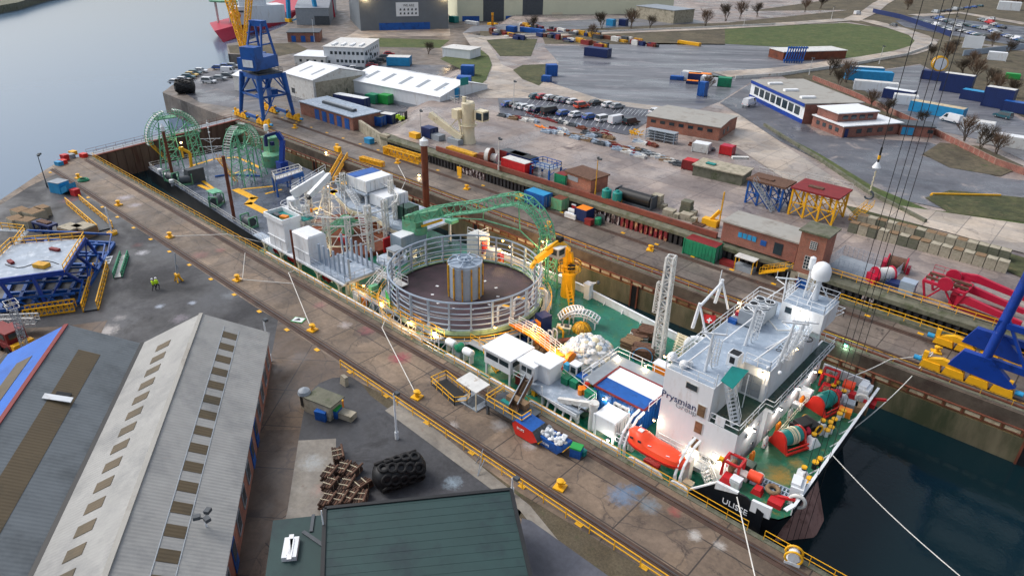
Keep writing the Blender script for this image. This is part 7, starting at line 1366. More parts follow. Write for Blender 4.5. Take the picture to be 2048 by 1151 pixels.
for lab, a, b, w_ in (('long yellow lattice jib section lying along the piled wall', (772, 299), (842, 320), 1.6), ('low yellow lattice section lying on the far quay', (722, 317), (766, 329), .9)):
    t = thing('jib_section', lab, 'jib', G(*a, 0)); p, q = G(*a, w_/2), G(*b, w_/2); MB().use('yellow').truss(p, q, w_, w_, 12, .2, rd=.11).bw('lattice', t); MB().use('yellow').bar(p, p+(q-p)*.03, w_, w_).bw('end_plate', t)
# brick house, tower, stair
def house(name, label, A, B, dep, z0, h, wall, roof, wins=(), rise=0, over=.25, rooflights=0, rl='grey', ridge_dir='ab', band=None, cat='building'):
    """building on the ground line A-B (left to right as seen), dep metres deep away from the viewer"""
    A, B = V((A[0], A[1], z0)), V((B[0], B[1], z0)); e = (B-A).normalized(); n = V((-e.y, e.x, 0)); n = n if n.dot(_h) > 0 else -n; L_ = (B-A).length; t = thing(name, label, cat, A)
    q = lambda a, b, z: A+e*a+n*b+V((0, 0, z)); H_ = h; m_ = dep/2
    mb = MB().use(wall).slab([q(0, 0, 0), q(L_, 0, 0), q(L_, dep, 0), q(0, dep, 0)], (0, 0, H_))
    if rise: mb.slab([q(0, .05, H_), q(0, dep-.05, H_), q(0, m_, H_+rise*.95)], e*.25).slab([q(L_-.25, .05, H_), q(L_-.25, dep-.05, H_), q(L_-.25, m_, H_+rise*.95)], e*.25)
    mb.bw('wall', t)
    if rise: r_ = MB().use(roof).slab([q(-over, -over, H_), q(L_+over, -over, H_), q(L_+over, m_, H_+rise), q(-over, m_, H_+rise)], (0, 0, .15)).slab([q(-over, m_, H_+rise), q(L_+over, m_, H_+rise), q(L_+over, dep+over, H_), q(-over, dep+over, H_)], (0, 0, .15)).bw('roof', t)
    else: r_ = MB().use(roof).slab([q(-over, -over, H_), q(L_+over, -over, H_), q(L_+over, dep+over, H_+.02), q(-over, dep+over, H_+.02)], (0, 0, .22)).bw('roof', t)
    for k in range(rooflights):
        a = L_*(k+.7)/(rooflights+.4)
        for f0, f1 in ((.2, .7),) if not rise else ((.25, .75), (1.35, 1.7)):
            z = lambda f: H_+.17+rise*(f if f <= 1 else 2-f) if rise else H_+.24
            MB().use(rl).slab([q(a, f0*m_, z(f0)), q(a+L_*.025+.5, f0*m_, z(f0)), q(a+L_*.025+.5, f1*m_, z(f1)), q(a, f1*m_, z(f1))], (0, 0, .05 if rise else .5)).bw('roof_light', r_)
    if band: MB().use(band[0]).slab([q(-.06, -.06, band[1]), q(L_+.06, -.06, band[1]), q(L_+.06, -.06, band[2]), q(-.06, -.06, band[2])], n*.05).bw('band', t)
    for s_, a0, a1, k, w_, z1, z2, m in wins:
        for i in range(k):
            a = a0+(a1-a0)*(i+.5)/k
            if s_ == 'f': f = [q(a-w_/2, -.07, z1), q(a+w_/2, -.07, z1), q(a+w_/2, -.07, z2), q(a-w_/2, -.07, z2)]; o_ = n*.06
            elif s_ == 'r': f = [q(L_+.01, a-w_/2, z1), q(L_+.01, a+w_/2, z1), q(L_+.01, a+w_/2, z2), q(L_+.01, a-w_/2, z2)]; o_ = e*.06
            else: f = [q(-.07, a-w_/2, z1), q(-.07, a+w_/2, z1), q(-.07, a+w_/2, z2), q(-.07, a-w_/2, z2)]; o_ = e*.06
            MB().use(m).slab(f, o_).build('door' if m in ('blue', 'navy') else 'window', None, t)
    return t
xa, xb = -41.3, -29.6
house('brick_house', 'low red brick house with pale roof on the piled wall', (xa, 95.1), (xb, 95.1), 5.2, 3.0, 3.1, 'brick_red', 'pale_roof', (('f', 2.6, 5.6, 4, .62, 1.4, 2.2, 'sky_blue'), ('f', 6.2, 7.2, 1, .9, 1.2, 2.0, 'blue'), ('f', 8.2, 9.8, 1, 1.3, .5, 2.3, 'glass')))
t = house('brick_tower', 'square orange brick tower with a flat mossy roof and grid windows', (-29.2, 94), (-25.6, 94), 3.8, 0, 8.6, 'brick_orange', 'conc_mossy', (('f', 1.5, 2.5, 1, .9, 6.4, 7.5, 'glass'), ('f', 1.2, 2.4, 1, 1.1, 3.2, 5.2, 'glass'), ('f', .9, 2.3, 1, 1.4, .1, 1.7, 'blue')), over=.35)
for z1, z2, x, w_ in ((6.4, 7.5, -27.2, .9), (3.2, 5.2, -27.4, 1.1)):
    mb = MB().use('white_worn')
    for i in range(4): mb.box(x-w_/2+i*w_/3-.03, 93.9, z1, x-w_/2+i*w_/3+.03, 93.93, z2)
    for i in range(5): mb.box(x-w_/2, 93.9, z1+(z2-z1)*i/4-.03, x+w_/2, 93.93, z1+(z2-z1)*i/4+.03)
    mb.bw('glazing_bars', t)
MB().use('conc_block').box(-29.35, 93.8, 0, -28.6, 93.98, 2.4).box(-26.6, 93.8, 0, -25.5, 93.98, 2.4).box(-29.35, 93.82, 1.75, -25.5, 93.98, 2.4).bw('plinth', t)
t = thing('yellow_stair', 'yellow steel stair beside the brick tower below the brick house', 'stairs', (-32, 94, 1)); MB().use('yellow').stairs((-33.6, 93.6, .6), (-30, 93.6, 2.4), 1, 9).rail([(-30, 93.1, 2.4), (-29.4, 93.1, 2.4), (-29.4, 94.2, 2.4)]).bw('flight', t)
# ---------------------------------------------------------------- portal cranes
def bogie(t, x0, x1, y, z=0):
    n = 4; w_ = (x1-x0)/n; mb = MB().use('yellow')
    for i in range(n): mb.slab([(x0+i*w_+.1, y-.45, .25), (x0+(i+1)*w_-.1, y-.45, .25), (x0+(i+1)*w_-.3, y-.45, 1.1), (x0+i*w_+.3, y-.45, 1.1)], (0, .9, 0))
    mb.slab([(x0+.5, y-.3, 1.1), (x0+w_*2-.4, y-.3, 1.1), (x0+w_*2-.8, y-.3, 1.6), (x0+w_*.9, y-.3, 1.9), (x0+.8, y-.3, 1.4)], (0, .6, 0)).slab([(x1-w_*2+.4, y-.3, 1.1), (x1-.5, y-.3, 1.1), (x1-.8, y-.3, 1.4), (x1-w_*.9, y-.3, 1.9), (x1-w_*2+.8, y-.3, 1.6)], (0, .6, 0))
    for s_ in (x0+.4, x1-.8): mb.bc((s_, y, 1.1), .5, .5, 1.0)
    mb.bw('bogie', t); mb = MB().use('dark_grey')
    for i in range(8): mb.lathe([(.35, -.1), (.35, .1)], (x0+.8+i*(x1-x0-1.6)/7, y, .38), 12, 'y')
    mb.bw('wheels', t); MB().use('sky_blue').lathe([(.3, 0), (.3, .8)], (x0-.7, y, .9), 10, 'x').lathe([(.3, 0), (.3, .8)], (x1-.1, y, .9), 10, 'x').bw('motor', t)
t = thing('portal_crane', 'dark blue crane base with yellow wheel bogies at the right edge beside the dock', 'crane', (-2, 88, 0))
for y, x0 in ((84.6, -9.4), (91.4, -9.6)): bogie(t, x0, x0+9.8, y); MB().use('crane_blue_dark').slab([(-6.6, y-.4, 1.6), (-.4, y-.4, 1.1), (.2, y-.4, 1.5), (-2.8, y-.4, 3.9), (-5.6, y-.4, 3.9)], (0, .8, 0)).bw('bracket', t)
la, lb = V((-3.4, 84.7, 3.2)), V((-2.7, 86.2, 15)); ra, rb_ = V((-3.6, 91.4, 3.2)), V((-2.7, 89.6, 15))
MB().use('crane_blue_dark').tube(la, lb, .5, 12).bw('leg', t); MB().use('crane_blue_dark').tube(ra, rb_, .5, 12).bw('leg', t)
for (x, y) in ((8, 84.7), (8, 91.4)): MB().use('crane_blue_dark').tube((x, y, 1), (x-1, 88+(y-88)*.5, 15), .5, 10).bw('leg', t)
MB().use('crane_blue_dark').bar((-3.4, 84.7, 3.6), (9, 84.7, 3.4), .5, .8).bar((-3.4, 91.4, 3.6), (9, 91.4, 3.4), .5, .8).bar((-3.3, 84.9, 7.8), (-3.3, 91, 7.8), .7, 1.4).bar((-3.2, 85.2, 8), (8, 85.2, 8), .5, .7).bar((.5, 84.7, 3.6), (-3, 85.3, 9), .3).bar((.5, 84.7, 3.6), (5, 85.3, 8), .3).bar((-3.3, 91.2, 4), (-3.3, 86, 7.4), .4).bar((-2.7, 86.2, 14), (8, 86.2, 14), .8, 1.2).bw('frame', t)
t = thing('portal_crane', 'tall blue portal crane with orange lattice jib near the dock gate', 'crane', (-164.7, 91.2, 0)); cb_ = 'crane_blue'
X_, Y_ = (-170, -159), (85.2, 93.6)
for y in Y_:
    for x in X_: bogie(t, x-3.2, x+3.2, y)
tp = [V((-168.3, 86.4, 11.6)), V((-160.6, 86.4, 11.6)), V((-160.6, 93, 11.6)), V((-168.3, 93, 11.6))]; ft = [V((X_[0], Y_[0], 1.5)), V((X_[1], Y_[0], 1.5)), V((X_[1], Y_[1], 1.5)), V((X_[0], Y_[1], 1.5))]
for a, b in zip(ft, tp): MB().use(cb_).tube(a, b, .42, 10, .75).bw('leg', t)
mb = MB().use(cb_)
for i, j in ((0, 1), (1, 2), (2, 3), (3, 0)):
    mb.bar(ft[i], ft[j], .5, .7) if (i, j) in ((0, 1), (2, 3)) else None; a, b = ft[i].lerp(tp[i], .5), ft[j].lerp(tp[j], .5); mb.bar(a, b, .4, .5); mb.bar(tp[i]-V((0, 0, .5)), tp[j]-V((0, 0, .5)), .5, 1.0); m_ = tp[i].lerp(tp[j], .5); mb.bar(a, m_, .3).bar(b, m_, .3); m2 = a.lerp(b, .5); mb.bar(ft[i], m2, .22) if i % 2 else None
mb.bw('portal_frame', t); MB().use('dark_grey').slab(tp, (0, 0, .3)).rail([p+V((0, 0, .3)) for p in tp], 1, 2, .04, closed=True).lathe([(2.4, 11.9), (2.4, 12.8)], (-164.5, 89.7, 0), 24).bw('top_deck', t)
MB().use(cb_).bc((-164.8, 91.8, 5.6), 2.4, 1.8, 1.6).bc((-162, 86.6, 6), 2.2, .8, 1.0).bw('machine_box', t)
hd = V((-.35, .94, 0)); r0 = V((-164.5, 89.7, 12.8)); sd_ = V((.94, .35, 0))
def hb_(mb, a, b, z, sx, sy, sz): mb.bc(r0+hd*a+sd_*b+V((0, 0, z)), sx, sy, sz, math.atan2(sd_.y, sd_.x)); return mb
hb_(hb_(hb_(MB().use(cb_), -1.0, 0, 0, 5.4, 8.4, 2.8), -3.6, .6, 2.8, 4.2, 3.0, 2.6), 3.6, -2.9, .2, 1.8, 2.2, 2.6).bw('house', t)
p = r0+hd*-5.24+V((0, 0, .8)); MB().use('white').slab([p-sd_*1.0, p+sd_*2.0, p+sd_*2.0+V((0, 0, 1.7)), p-sd_*1.0+V((0, 0, 1.7))], -hd*.05).bw('white_board', t)
mb = MB().use(cb_); ap = r0+hd*.8+V((0, 0, 10.2))
for s_ in (-2.3, 2.3): mb.bar(r0+hd*2.8+sd_*s_+V((0, 0, 2.8)), ap+hd*.8+sd_*s_*.7, .45).bar(r0+hd*-2.2+sd_*s_+V((0, 0, 2.8)), ap-hd*.8+sd_*s_*.7, .4).bar(r0+hd*2.2+sd_*s_+V((0, 0, 5.6)), r0+hd*-1.5+sd_*s_+V((0, 0, 5.6)), .3).bar(r0+hd*1.6+sd_*s_+V((0, 0, 8)), r0+hd*-.8+sd_*s_+V((0, 0, 8)), .3)
mb.bar(ap-sd_*1.9, ap+sd_*1.9, 1.8, 1.3); mb.bw('a_frame', t)
j0 = Gy(489, 104, 94); j1 = j0+V((-9, 1.0, 26)); j1 = Gy(452, -30, 96)
MB().use('yellow').truss(j0, j1, 1.0, 1.0, 14, .3, V((0, 1, 0)), w2=2.6, h2=1.8, rd=.16).truss(j0+V((.3, 0, 0)), Gy(500, -30, 95), .8, .8, 12, .22, V((0, 1, 0)), w2=1.8, rd=.13).bw('jib', t)
# brick store with blue doors on the far quay
A, B = (-163, 98.2), (-140.2, 98.2)
t = house('brick_store', 'long low brick store with blue doors and a grey roof beside the blue crane', A, B, 8.5, 0, 3.2, 'brick', 'roof_grey', (('f', 6, 22, 5, 1.9, 0, 2.6, 'blue'), ('r', 1, 3, 1, .8, 1.2, 2, 'grey')))
MB().use('dark_grey').box(-157, 101, 3.4, -144, 102.4, 4.0).use('grey').box(-157, 101.3, 4.0, -144, 102.1, 4.15).bw('roof_vent', t)
# ---------------------------------------------------------------- upper yard
def Y3(px, py): p = GY(px, py); return p.x, p.y, p.z
def gbox(label, px, py, lx, ly, h, m, roof=None, rz=0, name='container', dz=0, **k):
    """container whose near left bottom corner shows at px,py"""
    p = GY(px, py); t = container(name, label, p.x, p.y, p.z+dz, lx, ly, h, m, roof, **k)
    if rz: c = V((lx/2, ly/2, 0)); c.rotate(Euler((0, 0, rz))); t.location = p+c+V((0, 0, dz)); t.rotation_euler.z = rz
    return t
# cream ship crane standing in the yard
b = GY(937, 285); t = thing('pedestal_crane', 'cream coloured pedestal crane with a lowered boom and green windowed cab in the yard', 'crane', b)
MB().use('cream').lathe([(1.7, 0), (1.35, 1.6), (1.35, 4.0)], b, 20).lathe([(1.45, 4.0), (1.45, 8.6), (1.2, 8.9)], b, 20).lathe([(1.35, 3.9), (2.0, 3.9), (2.0, 4.0), (1.35, 4.0)], b, 20, closed=True).bw('pedestal', t)
MB().use('cream').bc(b+V((3.0, 1.0, 5.2)), 2.6, 2.0, 2.2).bc(b+V((-1.9, -1.2, 5.2)), 1.8, 2.2, 2.0).bc(b+V((-.4, -.8, 8.6)), .8, .5, 1.4).bw('house', t); MB().use('glass').bc(b+V((4.34, 1.0, 5.5)), .06, 1.6, 1.6).bc(b+V((3.2, -.05, 5.5)), 1.6, .06, 1.5).bw('cab_window', t)
MB().use('cream').bar(b+V((-.3, -1.8, 1.2)), b+V((-8.5, -3.4, 5.2)), 1.0, 1.3).bar(b+V((-.3, -1.8, 1.4)), b+V((-1.4, -1.4, 5)), .4).bar(b+V((-4, -2.6, 2.4)), b+V((-1.6, -1.4, 5.4)), .25).bw('boom', t); MB().use('white_worn').rail([b+V((-.8, -1.9, 2.0)), b+V((-8.4, -3.5, 5.9))], .9, 1.1).rail([b+V((-3.5, -2, 8.6)), b+V((-.6, -2.2, 8.6)), b+V((-.4, .6, 8.6)), b+V((-3.4, .8, 8.6))], 1, 1.2, closed=True).bw('railing', t); MB().use('grey').bc(b+V((-1.5, -2.6, 0)), 3.4, 1.6, 1.1).bc(b+V((-6.5, -3.2, 0)), 3, 2, 1.2).bw('base_block', t)
gbox('dark blue box container with yellow skip beside the cream crane boom', 842, 273, 3.0, 2.4, 2.2, 'navy'); small('yellow_skip', 'yellow skip at the edge of the yard left of the cream crane', 'skip', *Y3(830, 275), 2.4, 1.4, 1.1, 'yellow')
# things behind the rust red parapet
col('winch_drum', 'large white and rusty cable drum behind the rust red beam', 'drum', GY(978, 325), None, 0, [('drum', 'white_worn', [('x', 0, 0, 1.5, 1.0, 1.4), ('x', 1.1, 0, 1.2, 1.6, .8)]), ('flange', 'rust', [('x', .55, 0, 1.5, .2, 1.6), ('b', -1.6, 0, 0, 1.6, 1.6, 1.6)])], .3)
gbox('long yellow trough container behind the rust red beam near the cream crane', 893, 303, 8, 1.6, 1.0, 'yellow_rust', door='no'); gbox('red framed grey tank container behind the rust red beam', 1003, 338, 6, 2.4, 2.3, 'red', 'white_worn', door='no'); gbox('open topped blue container beside the red framed tank', 1014, 328, 6, 2.4, 2.3, 'navy', 'black', door='no'); gbox('dark purple container behind the red framed tank', 1000, 322, 6, 2.3, 2.3, 'dark_red', 'dark_grey', door='no')
t = thing('scaffold_stand', 'bright blue railed steel stand behind the rust red beam', 'stand', GY(1090, 355)); p = GY(1090, 352); q = [p+V(v) for v in ((-2.4, -1.5, 1.9), (2.2, -1.5, 1.9), (2.4, 1.8, 1.9), (-2.2, 1.8, 1.9))]; MB().use('grey').slab(q, (0, 0, .1)).bw('deck', t); mb = MB().use('blue').rail(q, 1.1, 1.1, .05, closed=True)
for a in q: mb.bar(a, a-V((0, 0, 1.9)), .3).bar(a-V((0, 0, .9)), a+V((1.2, 0, 0)), .12)
mb.bw('frame', t)
gbox('green box container with a red roof beside the brick hut', 1109, 368, 2.4, 2.0, 2.1, 'cont_green', 'dark_red')
p0, p1 = GY(1129, 371), GY(1180, 390); house('brick_hut', 'small orange brick hut with a flat brown and grey roof behind the rust red beam', p0, p1, 4.6, 3, 2.7, 'brick_orange', 'timber', (('f', .6, 3.4, 1, 2.6, 1.5, 2.4, 'grey'),))
for k in range(2): col('chemical_tank', ('nearer the brick hut', 'nearer the black tank')[k].join(('teal upright tank on legs, ', '')), 'tank', GY(1212+k*21, 402+k*5), None, 0, [('shell', 'teal', [('c', 0, 0, .7, 1.5, .85), ('c', 0, 0, 2.2, .3, .3)]), ('legs', 'yellow_rust', [('b', a, c, 0, .14, .14, .8) for a in (-.6, .6) for c in (-.6, .6)])])
t = thing('tank_wagon', 'long black tank in a dark frame behind the rust red beam', 'tank', GY(1270, 408), .02); MB().use('black').lathe([(.4, -3.6), (1.05, -3.2), (1.05, 3.2), (.4, 3.6)], (0, 0, 1.3), 18, 'x').bl('shell', t); MB().use('dark_grey').bc((0, 0, 0), 7.4, 2.1, .3).bc((3.6, 0, 0), .15, 2.1, 2.3).bc((-3.6, 0, 0), .15, 2.1, 2.3).bl('frame', t)
for k, (px, py, n, m, ds) in enumerate(((1313, 412, 2, 'conc_block', 'pair of stacked yellowish concrete blocks beside the black tank'), (1338, 430, 1, 'conc_block', 'pale concrete block with rusty plates near the beam'), (1372, 425, 2, 'conc_mossy', 'mossy stacked blocks between concrete block and yellow machine'), (1372, 438, 1, 'conc_block', 'pale block in front of the mossy stacked ones'))): col('ballast_block', ds, 'block', GY(px, py), None, 0, [('block', m, [('b', 0, 0, i*1.1, 1.9-i*.2, 1.5, 1.05) for i in range(n)]), ('side_block', 'conc_block', [('b', 1.5, -.3, 0, .9, 1.1, .8)])], .1)
col('yellow_machine', 'bright yellow machine with a thin upright pole beside the brick house', 'machine', GY(1420, 450), None, 0, [('body', 'yellow', [('b', 0, 0, 0, 2.6, 1.2, 1.1), ('l', [(0, 0, 1), (1.0, .6, 2.6)], .5)]), ('pole', 'yellow_rust', [('b', 1.4, .2, 0, .2, .2, 6)]), ('sleepers', 'timber', [('b', -2.2+i*.4, -1.2, 0, .28, 1.2, .2) for i in range(5)])])
lamp_y = lambda lab, px, py, ty, n=2: (lambda b: lamp_post(lab, b, zof(b, ty), (0, 0), n, .09, 'yellow_rust' if px == 1190 else 'white_worn'))(GY(px, py))
for lab, px, py, ty in (('pale yellow lamp post at the corner of the brick hut', 1190, 392, 320), ('white lamp post by the dark purple container', 997, 340, 280), ('grey lamp post at the end of the car park', 1027, 222, 165), ('lamp post at the yard edge left of the cream crane', 842, 275, 224), ('white lamp post beyond the long storage lot by the grass bank', 1487, 54, 22), ('white lamp post on the loop road by the grass bank', 1758, 128, 94), ('lamp post at the bend of the loop road', 1900, 82, 35), ('tall lamp post behind the long white and blue building', 1618, 150, 118), ('lamp post beside the far road above the grass bank', 1662, 40, 15)): lamp_y(lab, px, py, ty)
# steel frames
def frame(label, px, w_, d_, h, m, deck, stair=0):
    p = GY(*px); t = thing('braced_stage', label, 'frame', p, .0); q = [V((x, y, h)) for x in (0, w_/3, 2*w_/3, w_) for y in (0, d_)]
    for a in q: MB().use(m).bar(a, a-V((0, 0, h)), .3).bl('leg', t)
    mb = MB().use(m)
    for y in (0, d_):
        for i in range(3): a, b = i*w_/3, (i+1)*w_/3; mb.bar((a, y, 0), (b, y, h*.5), .16).bar((a, y, h*.5), (b, y, h*.5), .16).bar((a, y, h), (b, y, h*.5), .16).bar((b, y, 0), (a, y, h*.5), .12)
    for x in (0, w_): mb.bar((x, 0, 0), (x, d_, h), .16).bar((x, d_, 0), (x, 0, h), .16)
    mb.bl('bracing', t); MB().use(deck).bc((w_/2, d_/2, h), w_+.8, d_+.8, .3).use('timber').bc((w_*.4, d_*.4, h+.3), 2.4, 1, .2).bl('deck', t); MB().use('white_worn').rail([(w_+.3, d_+.3, h+.3), (-.3, d_+.3, h+.3)], 1, 1.5, .025).bl('railing', t)
    if stair: MB().use('grey').stairs((w_*.2, -.6, h), (w_*.9, -1.2, .2), .9, 12).bl('stair', t)
    return t
frame('yellow braced steel frame with a rust red deck in the yard', (1576, 428), 7.2, 5.5, 4.6, 'yellow', 'dark_red'); frame('blue braced steel frame with a brown deck and stair beside the yellow one', (1490, 405), 6.2, 4.0, 4.2, 'crane_blue', 'timber', 1)

house('concrete_wall', 'long mossy concrete loading bank with a flat top behind the blue frame', GY(1384, 350), GY(1482, 372), 5, 3, 2.0, 'conc_mossy', 'conc_block', cat='wall')
# red machinery, cage, blocks on the right
t = thing('mesh_cage', 'grey wire mesh cage with a fenced floor beside the brick tower', 'cage', GY(1700, 545)); p = GY(1655, 533); q = [p, p+V((8.2, -.4, 0)), p+V((8.4, 5.2, 0)), p+V((.2, 5.6, 0))]; MB().use('grey').slab(q, (0, 0, .08)).bw('floor', t); mb = MB().use('grey_blue')
for a, b in zip(q, q[1:]+q[:1]):
    for i in range(13): c = a.lerp(b, i/12); mb.bar(c, c+V((0, 0, 1.7)), .035)
    for k in range(6): mb.bar(a+V((0, 0, .28*(k+1))), b+V((0, 0, .28*(k+1))), .03)
mb.bw('mesh', t)
for k, (px, py, m, rz) in enumerate(((1762, 562, 'white_worn', .9), (1790, 540, 'timber', .1))): p = GY(px, py); t = thing('rope_reel', ('crimson reel wound with pale rope', 'crimson reel wound with dark rope')[k]+' on the yard edge', 'reel', p, rz); MB().use('crimson').lathe([(1.1, -1.3), (1.1, -1.15)], (0, 0, 1.15), 18, 'x').lathe([(1.1, 1.15), (1.1, 1.3)], (0, 0, 1.15), 18, 'x').bc((-1.6, 0, 0), .5, 1.8, 1.2).bc((1.6, 0, 0), .4, 1.2, 1.0).bl('flange', t); MB().use(m).lathe([(.9, -1.15), (.9, 1.15)], (0, 0, 1.15), 18, 'x').bl('rope', t)
p = GY(1836, 592); t = thing('red_trestle', 'crimson trestle table frame with two round plates between reels and folded arms', 'frame', p, -.05); mb = MB().use('crimson')
for y in (0, 3.4): mb.bar((0, y, 2.4), (5, y, 2.4), .35).bar((0, y, 2.4), (.8, y, 0), .25).bar((.8, y, 0), (2.4, y, 2.2), .2).bar((5, y, 2.4), (4.2, y, 0), .25).bar((4.2, y, 0), (2.6, y, 2.2), .2).lathe([(.9, -.15), (.9, .15)], (2.6, y-.2, 2.9), 18, 'y')
for i in range(6): mb.bar((i, 0, 2.4), (i, 3.4, 2.4), .2)
mb.rail([(0, 4, 2.4), (5, 4, 2.4)], 1, 1.2, .025).bl('frame', t); MB().use('timber').bar((0, 1.0, 2.65), (5, 1.0, 2.65), .3).bar((0, 2.5, 2.65), (5, 2.5, 2.65), .3).bl('beam', t)
for k in range(3):
    p = GY(1905+k*8, 612-k*18); t = thing('folded_arm', ('nearest and lowest', 'middle', 'farthest and topmost')[k]+' of three crimson folded crane arms lying in the yard', 'crane arm', p, -.12)
    MB().use('crimson').slab([(-.3, -.35, .2+k*.2), (1.2, -.35, 1.0+k*.3), (7.6, -.35, .6+k*.3), (7.6, -.35, 1.2+k*.3), (1.4, -.35, 2.0+k*.3), (-.6, -.35, 1.6+k*.3)], (0, .5, 0)).bar((-.2, 0, .3), (-.2, 0, 2), .7).bl('arm', t); MB().use('dark_red').tube((.6, .5, 1.3), (5.2, .5, 1.0+k*.3), .16).bc((3.5, -.2, 0), 6.0, .5, .5).bl('ram', t)
small('blue_bin', 'pale blue mesh bin between the reels and the crimson trestle', 'bin', *Y3(1812, 585), 1.8, 1.6, 1.8, 'grey_blue'); small('blue_tank', 'dark blue low tank beside the crimson reels', 'tank', *Y3(1786, 572), 1.8, 1.6, .8, 'navy')
for r_ in range(2):
    for k in range(15):
        a, b = (GY(1694, 463), GY(2012, 547)) if r_ == 0 else (GY(1712, 448), GY(2015, 524)); p = a.lerp(b, k/15)
        t = thing('concrete_block', ORD[k]+' big concrete block from the steps in the '+('front', 'back')[r_]+' row', 'block', p, -.0); rb = random.Random(k+r_*40); MB().use('conc_block' if rb.random() < .6 else 'conc_mossy').bc((.7, .7, 0), 1.38, 1.5, 1.5+r_*.1+rb.uniform(-.05, .05), rb.uniform(-.03, .03)).bl('block', t); MB().use('wood' if rb.random() < .4 else 'conc_block').bc((.7, .7, 1.6), 1.3, 1.4, .04).bl('top_face', t)
t = thing('yellow_steps', 'yellow railed steps climbing the bank behind the concrete blocks', 'stairs', GY(1705, 440)); p = GY(1703, 442); MB().use('yellow').stairs(p, p+V((1.0, 5, 1.8)), 1.1, 8).bw('flight', t)
t = thing('yellow_beam', 'long thin yellow pole lying on the grass at the right', 'pole', GY(1865, 390)); MB().use('yellow').bar(GY(1862, 391)+V((0, 0, .4)), GY(2000, 394)+V((0, 0, .4)), .25).bc(GY(1862, 392), .4, .4, .4).bw('pole', t)
ysheet('right_bank', 'grass_ground', [(1690, 410), (1760, 425), (1900, 470), (2100, 530), (2100, 580), (1990, 530), (1720, 440)], 4); ysheet('right_path', 'pale_road', [(1700, 395), (1860, 420), (2100, 455), (2100, 520), (1880, 460), (1720, 418)], 5); ysheet('right_slope', 'grass_ground', [(1850, 395), (1900, 380), (2100, 400), (2100, 450), (1900, 425)], 6)
# storage rows of bundled materials
rows = [(1115, 245, 1170, 258, 5), (1100, 258, 1128, 264, 3), (1085, 262, 1180, 280, 7), (1145, 276, 1290, 306, 12), (1165, 268, 1225, 280, 5), (1230, 298, 1285, 314, 6), (1290, 308, 1365, 334, 8), (1270, 285, 1310, 292, 4), (1385, 290, 1420, 300, 4), (1000, 232, 1075, 246, 7)]
rb = random.Random(12); k = 0; protos = {}
for x0, y0, x1, y1, n in rows:
    for i in range(n):
        m = rb.choice(['grey_blue', 'grey', 'grey_blue', 'rust', 'wood', 'dark_red', 'white_worn', 'dark_grey']); p = GY(x0+(x1-x0)*(i+.5)/n+rb.uniform(-2, 2), y0+(y1-y0)*(i+.5)/n+rb.uniform(-2, 2)); lab = {'grey_blue': 'grey blue', 'white_worn': 'dirty white', 'rust': 'rusty', 'wood': 'brown', 'dark_red': 'dark red', 'dark_grey': 'dark grey', 'grey': 'grey'}[m]+' bundle of stored material in the rows across the yard'
        if m not in protos:
            t = protos[m] = thing('stored_bundle', lab, 'bundle', p, rb.uniform(-.1, .15), lab+'s'); mb = MB().use(m)
            for a in range(3):
                for c in range(2): mb.bc((-.9+a*.9, -.3+c*.65, c*.1), .85, .6, .3+.16*((a+c) % 3))
            mb.bc((0, .1, .6), 2.6, .2, .12).bl('load', t)
        else: dup(protos[m], p, rb.uniform(-.1, .2))
for lab, px, py, m, sx, sy, h in (('orange red scrap heap behind the car park', 1200, 268, 'dark_red', 5, 2.2, 1.2), ('white frame heap at the end of the car park', 1122, 246, 'white_worn', 3.4, 1.6, .8), ('yellow frame by the left end of the long brick building', 1270, 270, 'yellow', 3.0, 1.4, 1.4), ('long dark red beams lying beside the car park', 1085, 237, 'dark_red', 8, 1.2, .3), ('long orange beam in the storage rows', 1100, 262, 'orange', 7, .6, .4)):
    p = GY(px, py); t = thing('scrap_heap', lab, 'scrap', p, -.15); mb = MB().use(m); r3 = random.Random(px)
    for i in range(16): a = V((r3.uniform(-sx/2, sx/2), r3.uniform(-sy/2, sy/2), r3.uniform(.1, h))); mb.bar(a, a+V((r3.uniform(-.4, .4)*sx, r3.uniform(-.3, .3), r3.uniform(-.3, .3)*h+.1)), .22)
    mb.bl('pieces', t)
col('scaffold_rack', 'grey scaffold rack in front of the long brick building', 'rack', GY(1322, 282), None, 0, [('frame', 'grey_blue', [('b', x, y, 0, .12, .12, 2.4) for x in (-3.4, -1.2, 1.2, 3.4) for y in (-1, 1)]), ('shelf', 'grey', [('b', 0, 0, z, 7, 2.2, .12) for z in (.6, 1.2, 1.8, 2.3)])], .1)
gbox('white ribbed cabin container beside the long brick building', 1383, 303, 3.4, 2.6, 1.9, 'white_worn', 'white', .2); gbox('crimson container open at the front beside the loading bank', 1438, 308, 2.6, 2.2, 1.9, 'red', 'crimson', .1); gbox('faded red container at the left end of the loading bank', 1363, 338, 2.6, 2.4, 1.9, 'dark_red', 'red', .1)
small('flat_pallet', 'teal flat pallet on the loading bank', 'pallet', *at(1422, 328, 5.3), 1.8, 1, .2, 'teal'); small('slab_row', 'row of pale slabs on the loading bank', 'slabs', *at(1480, 318, 5.3), 3.2, .8, .5, 'white_worn', None, .7)
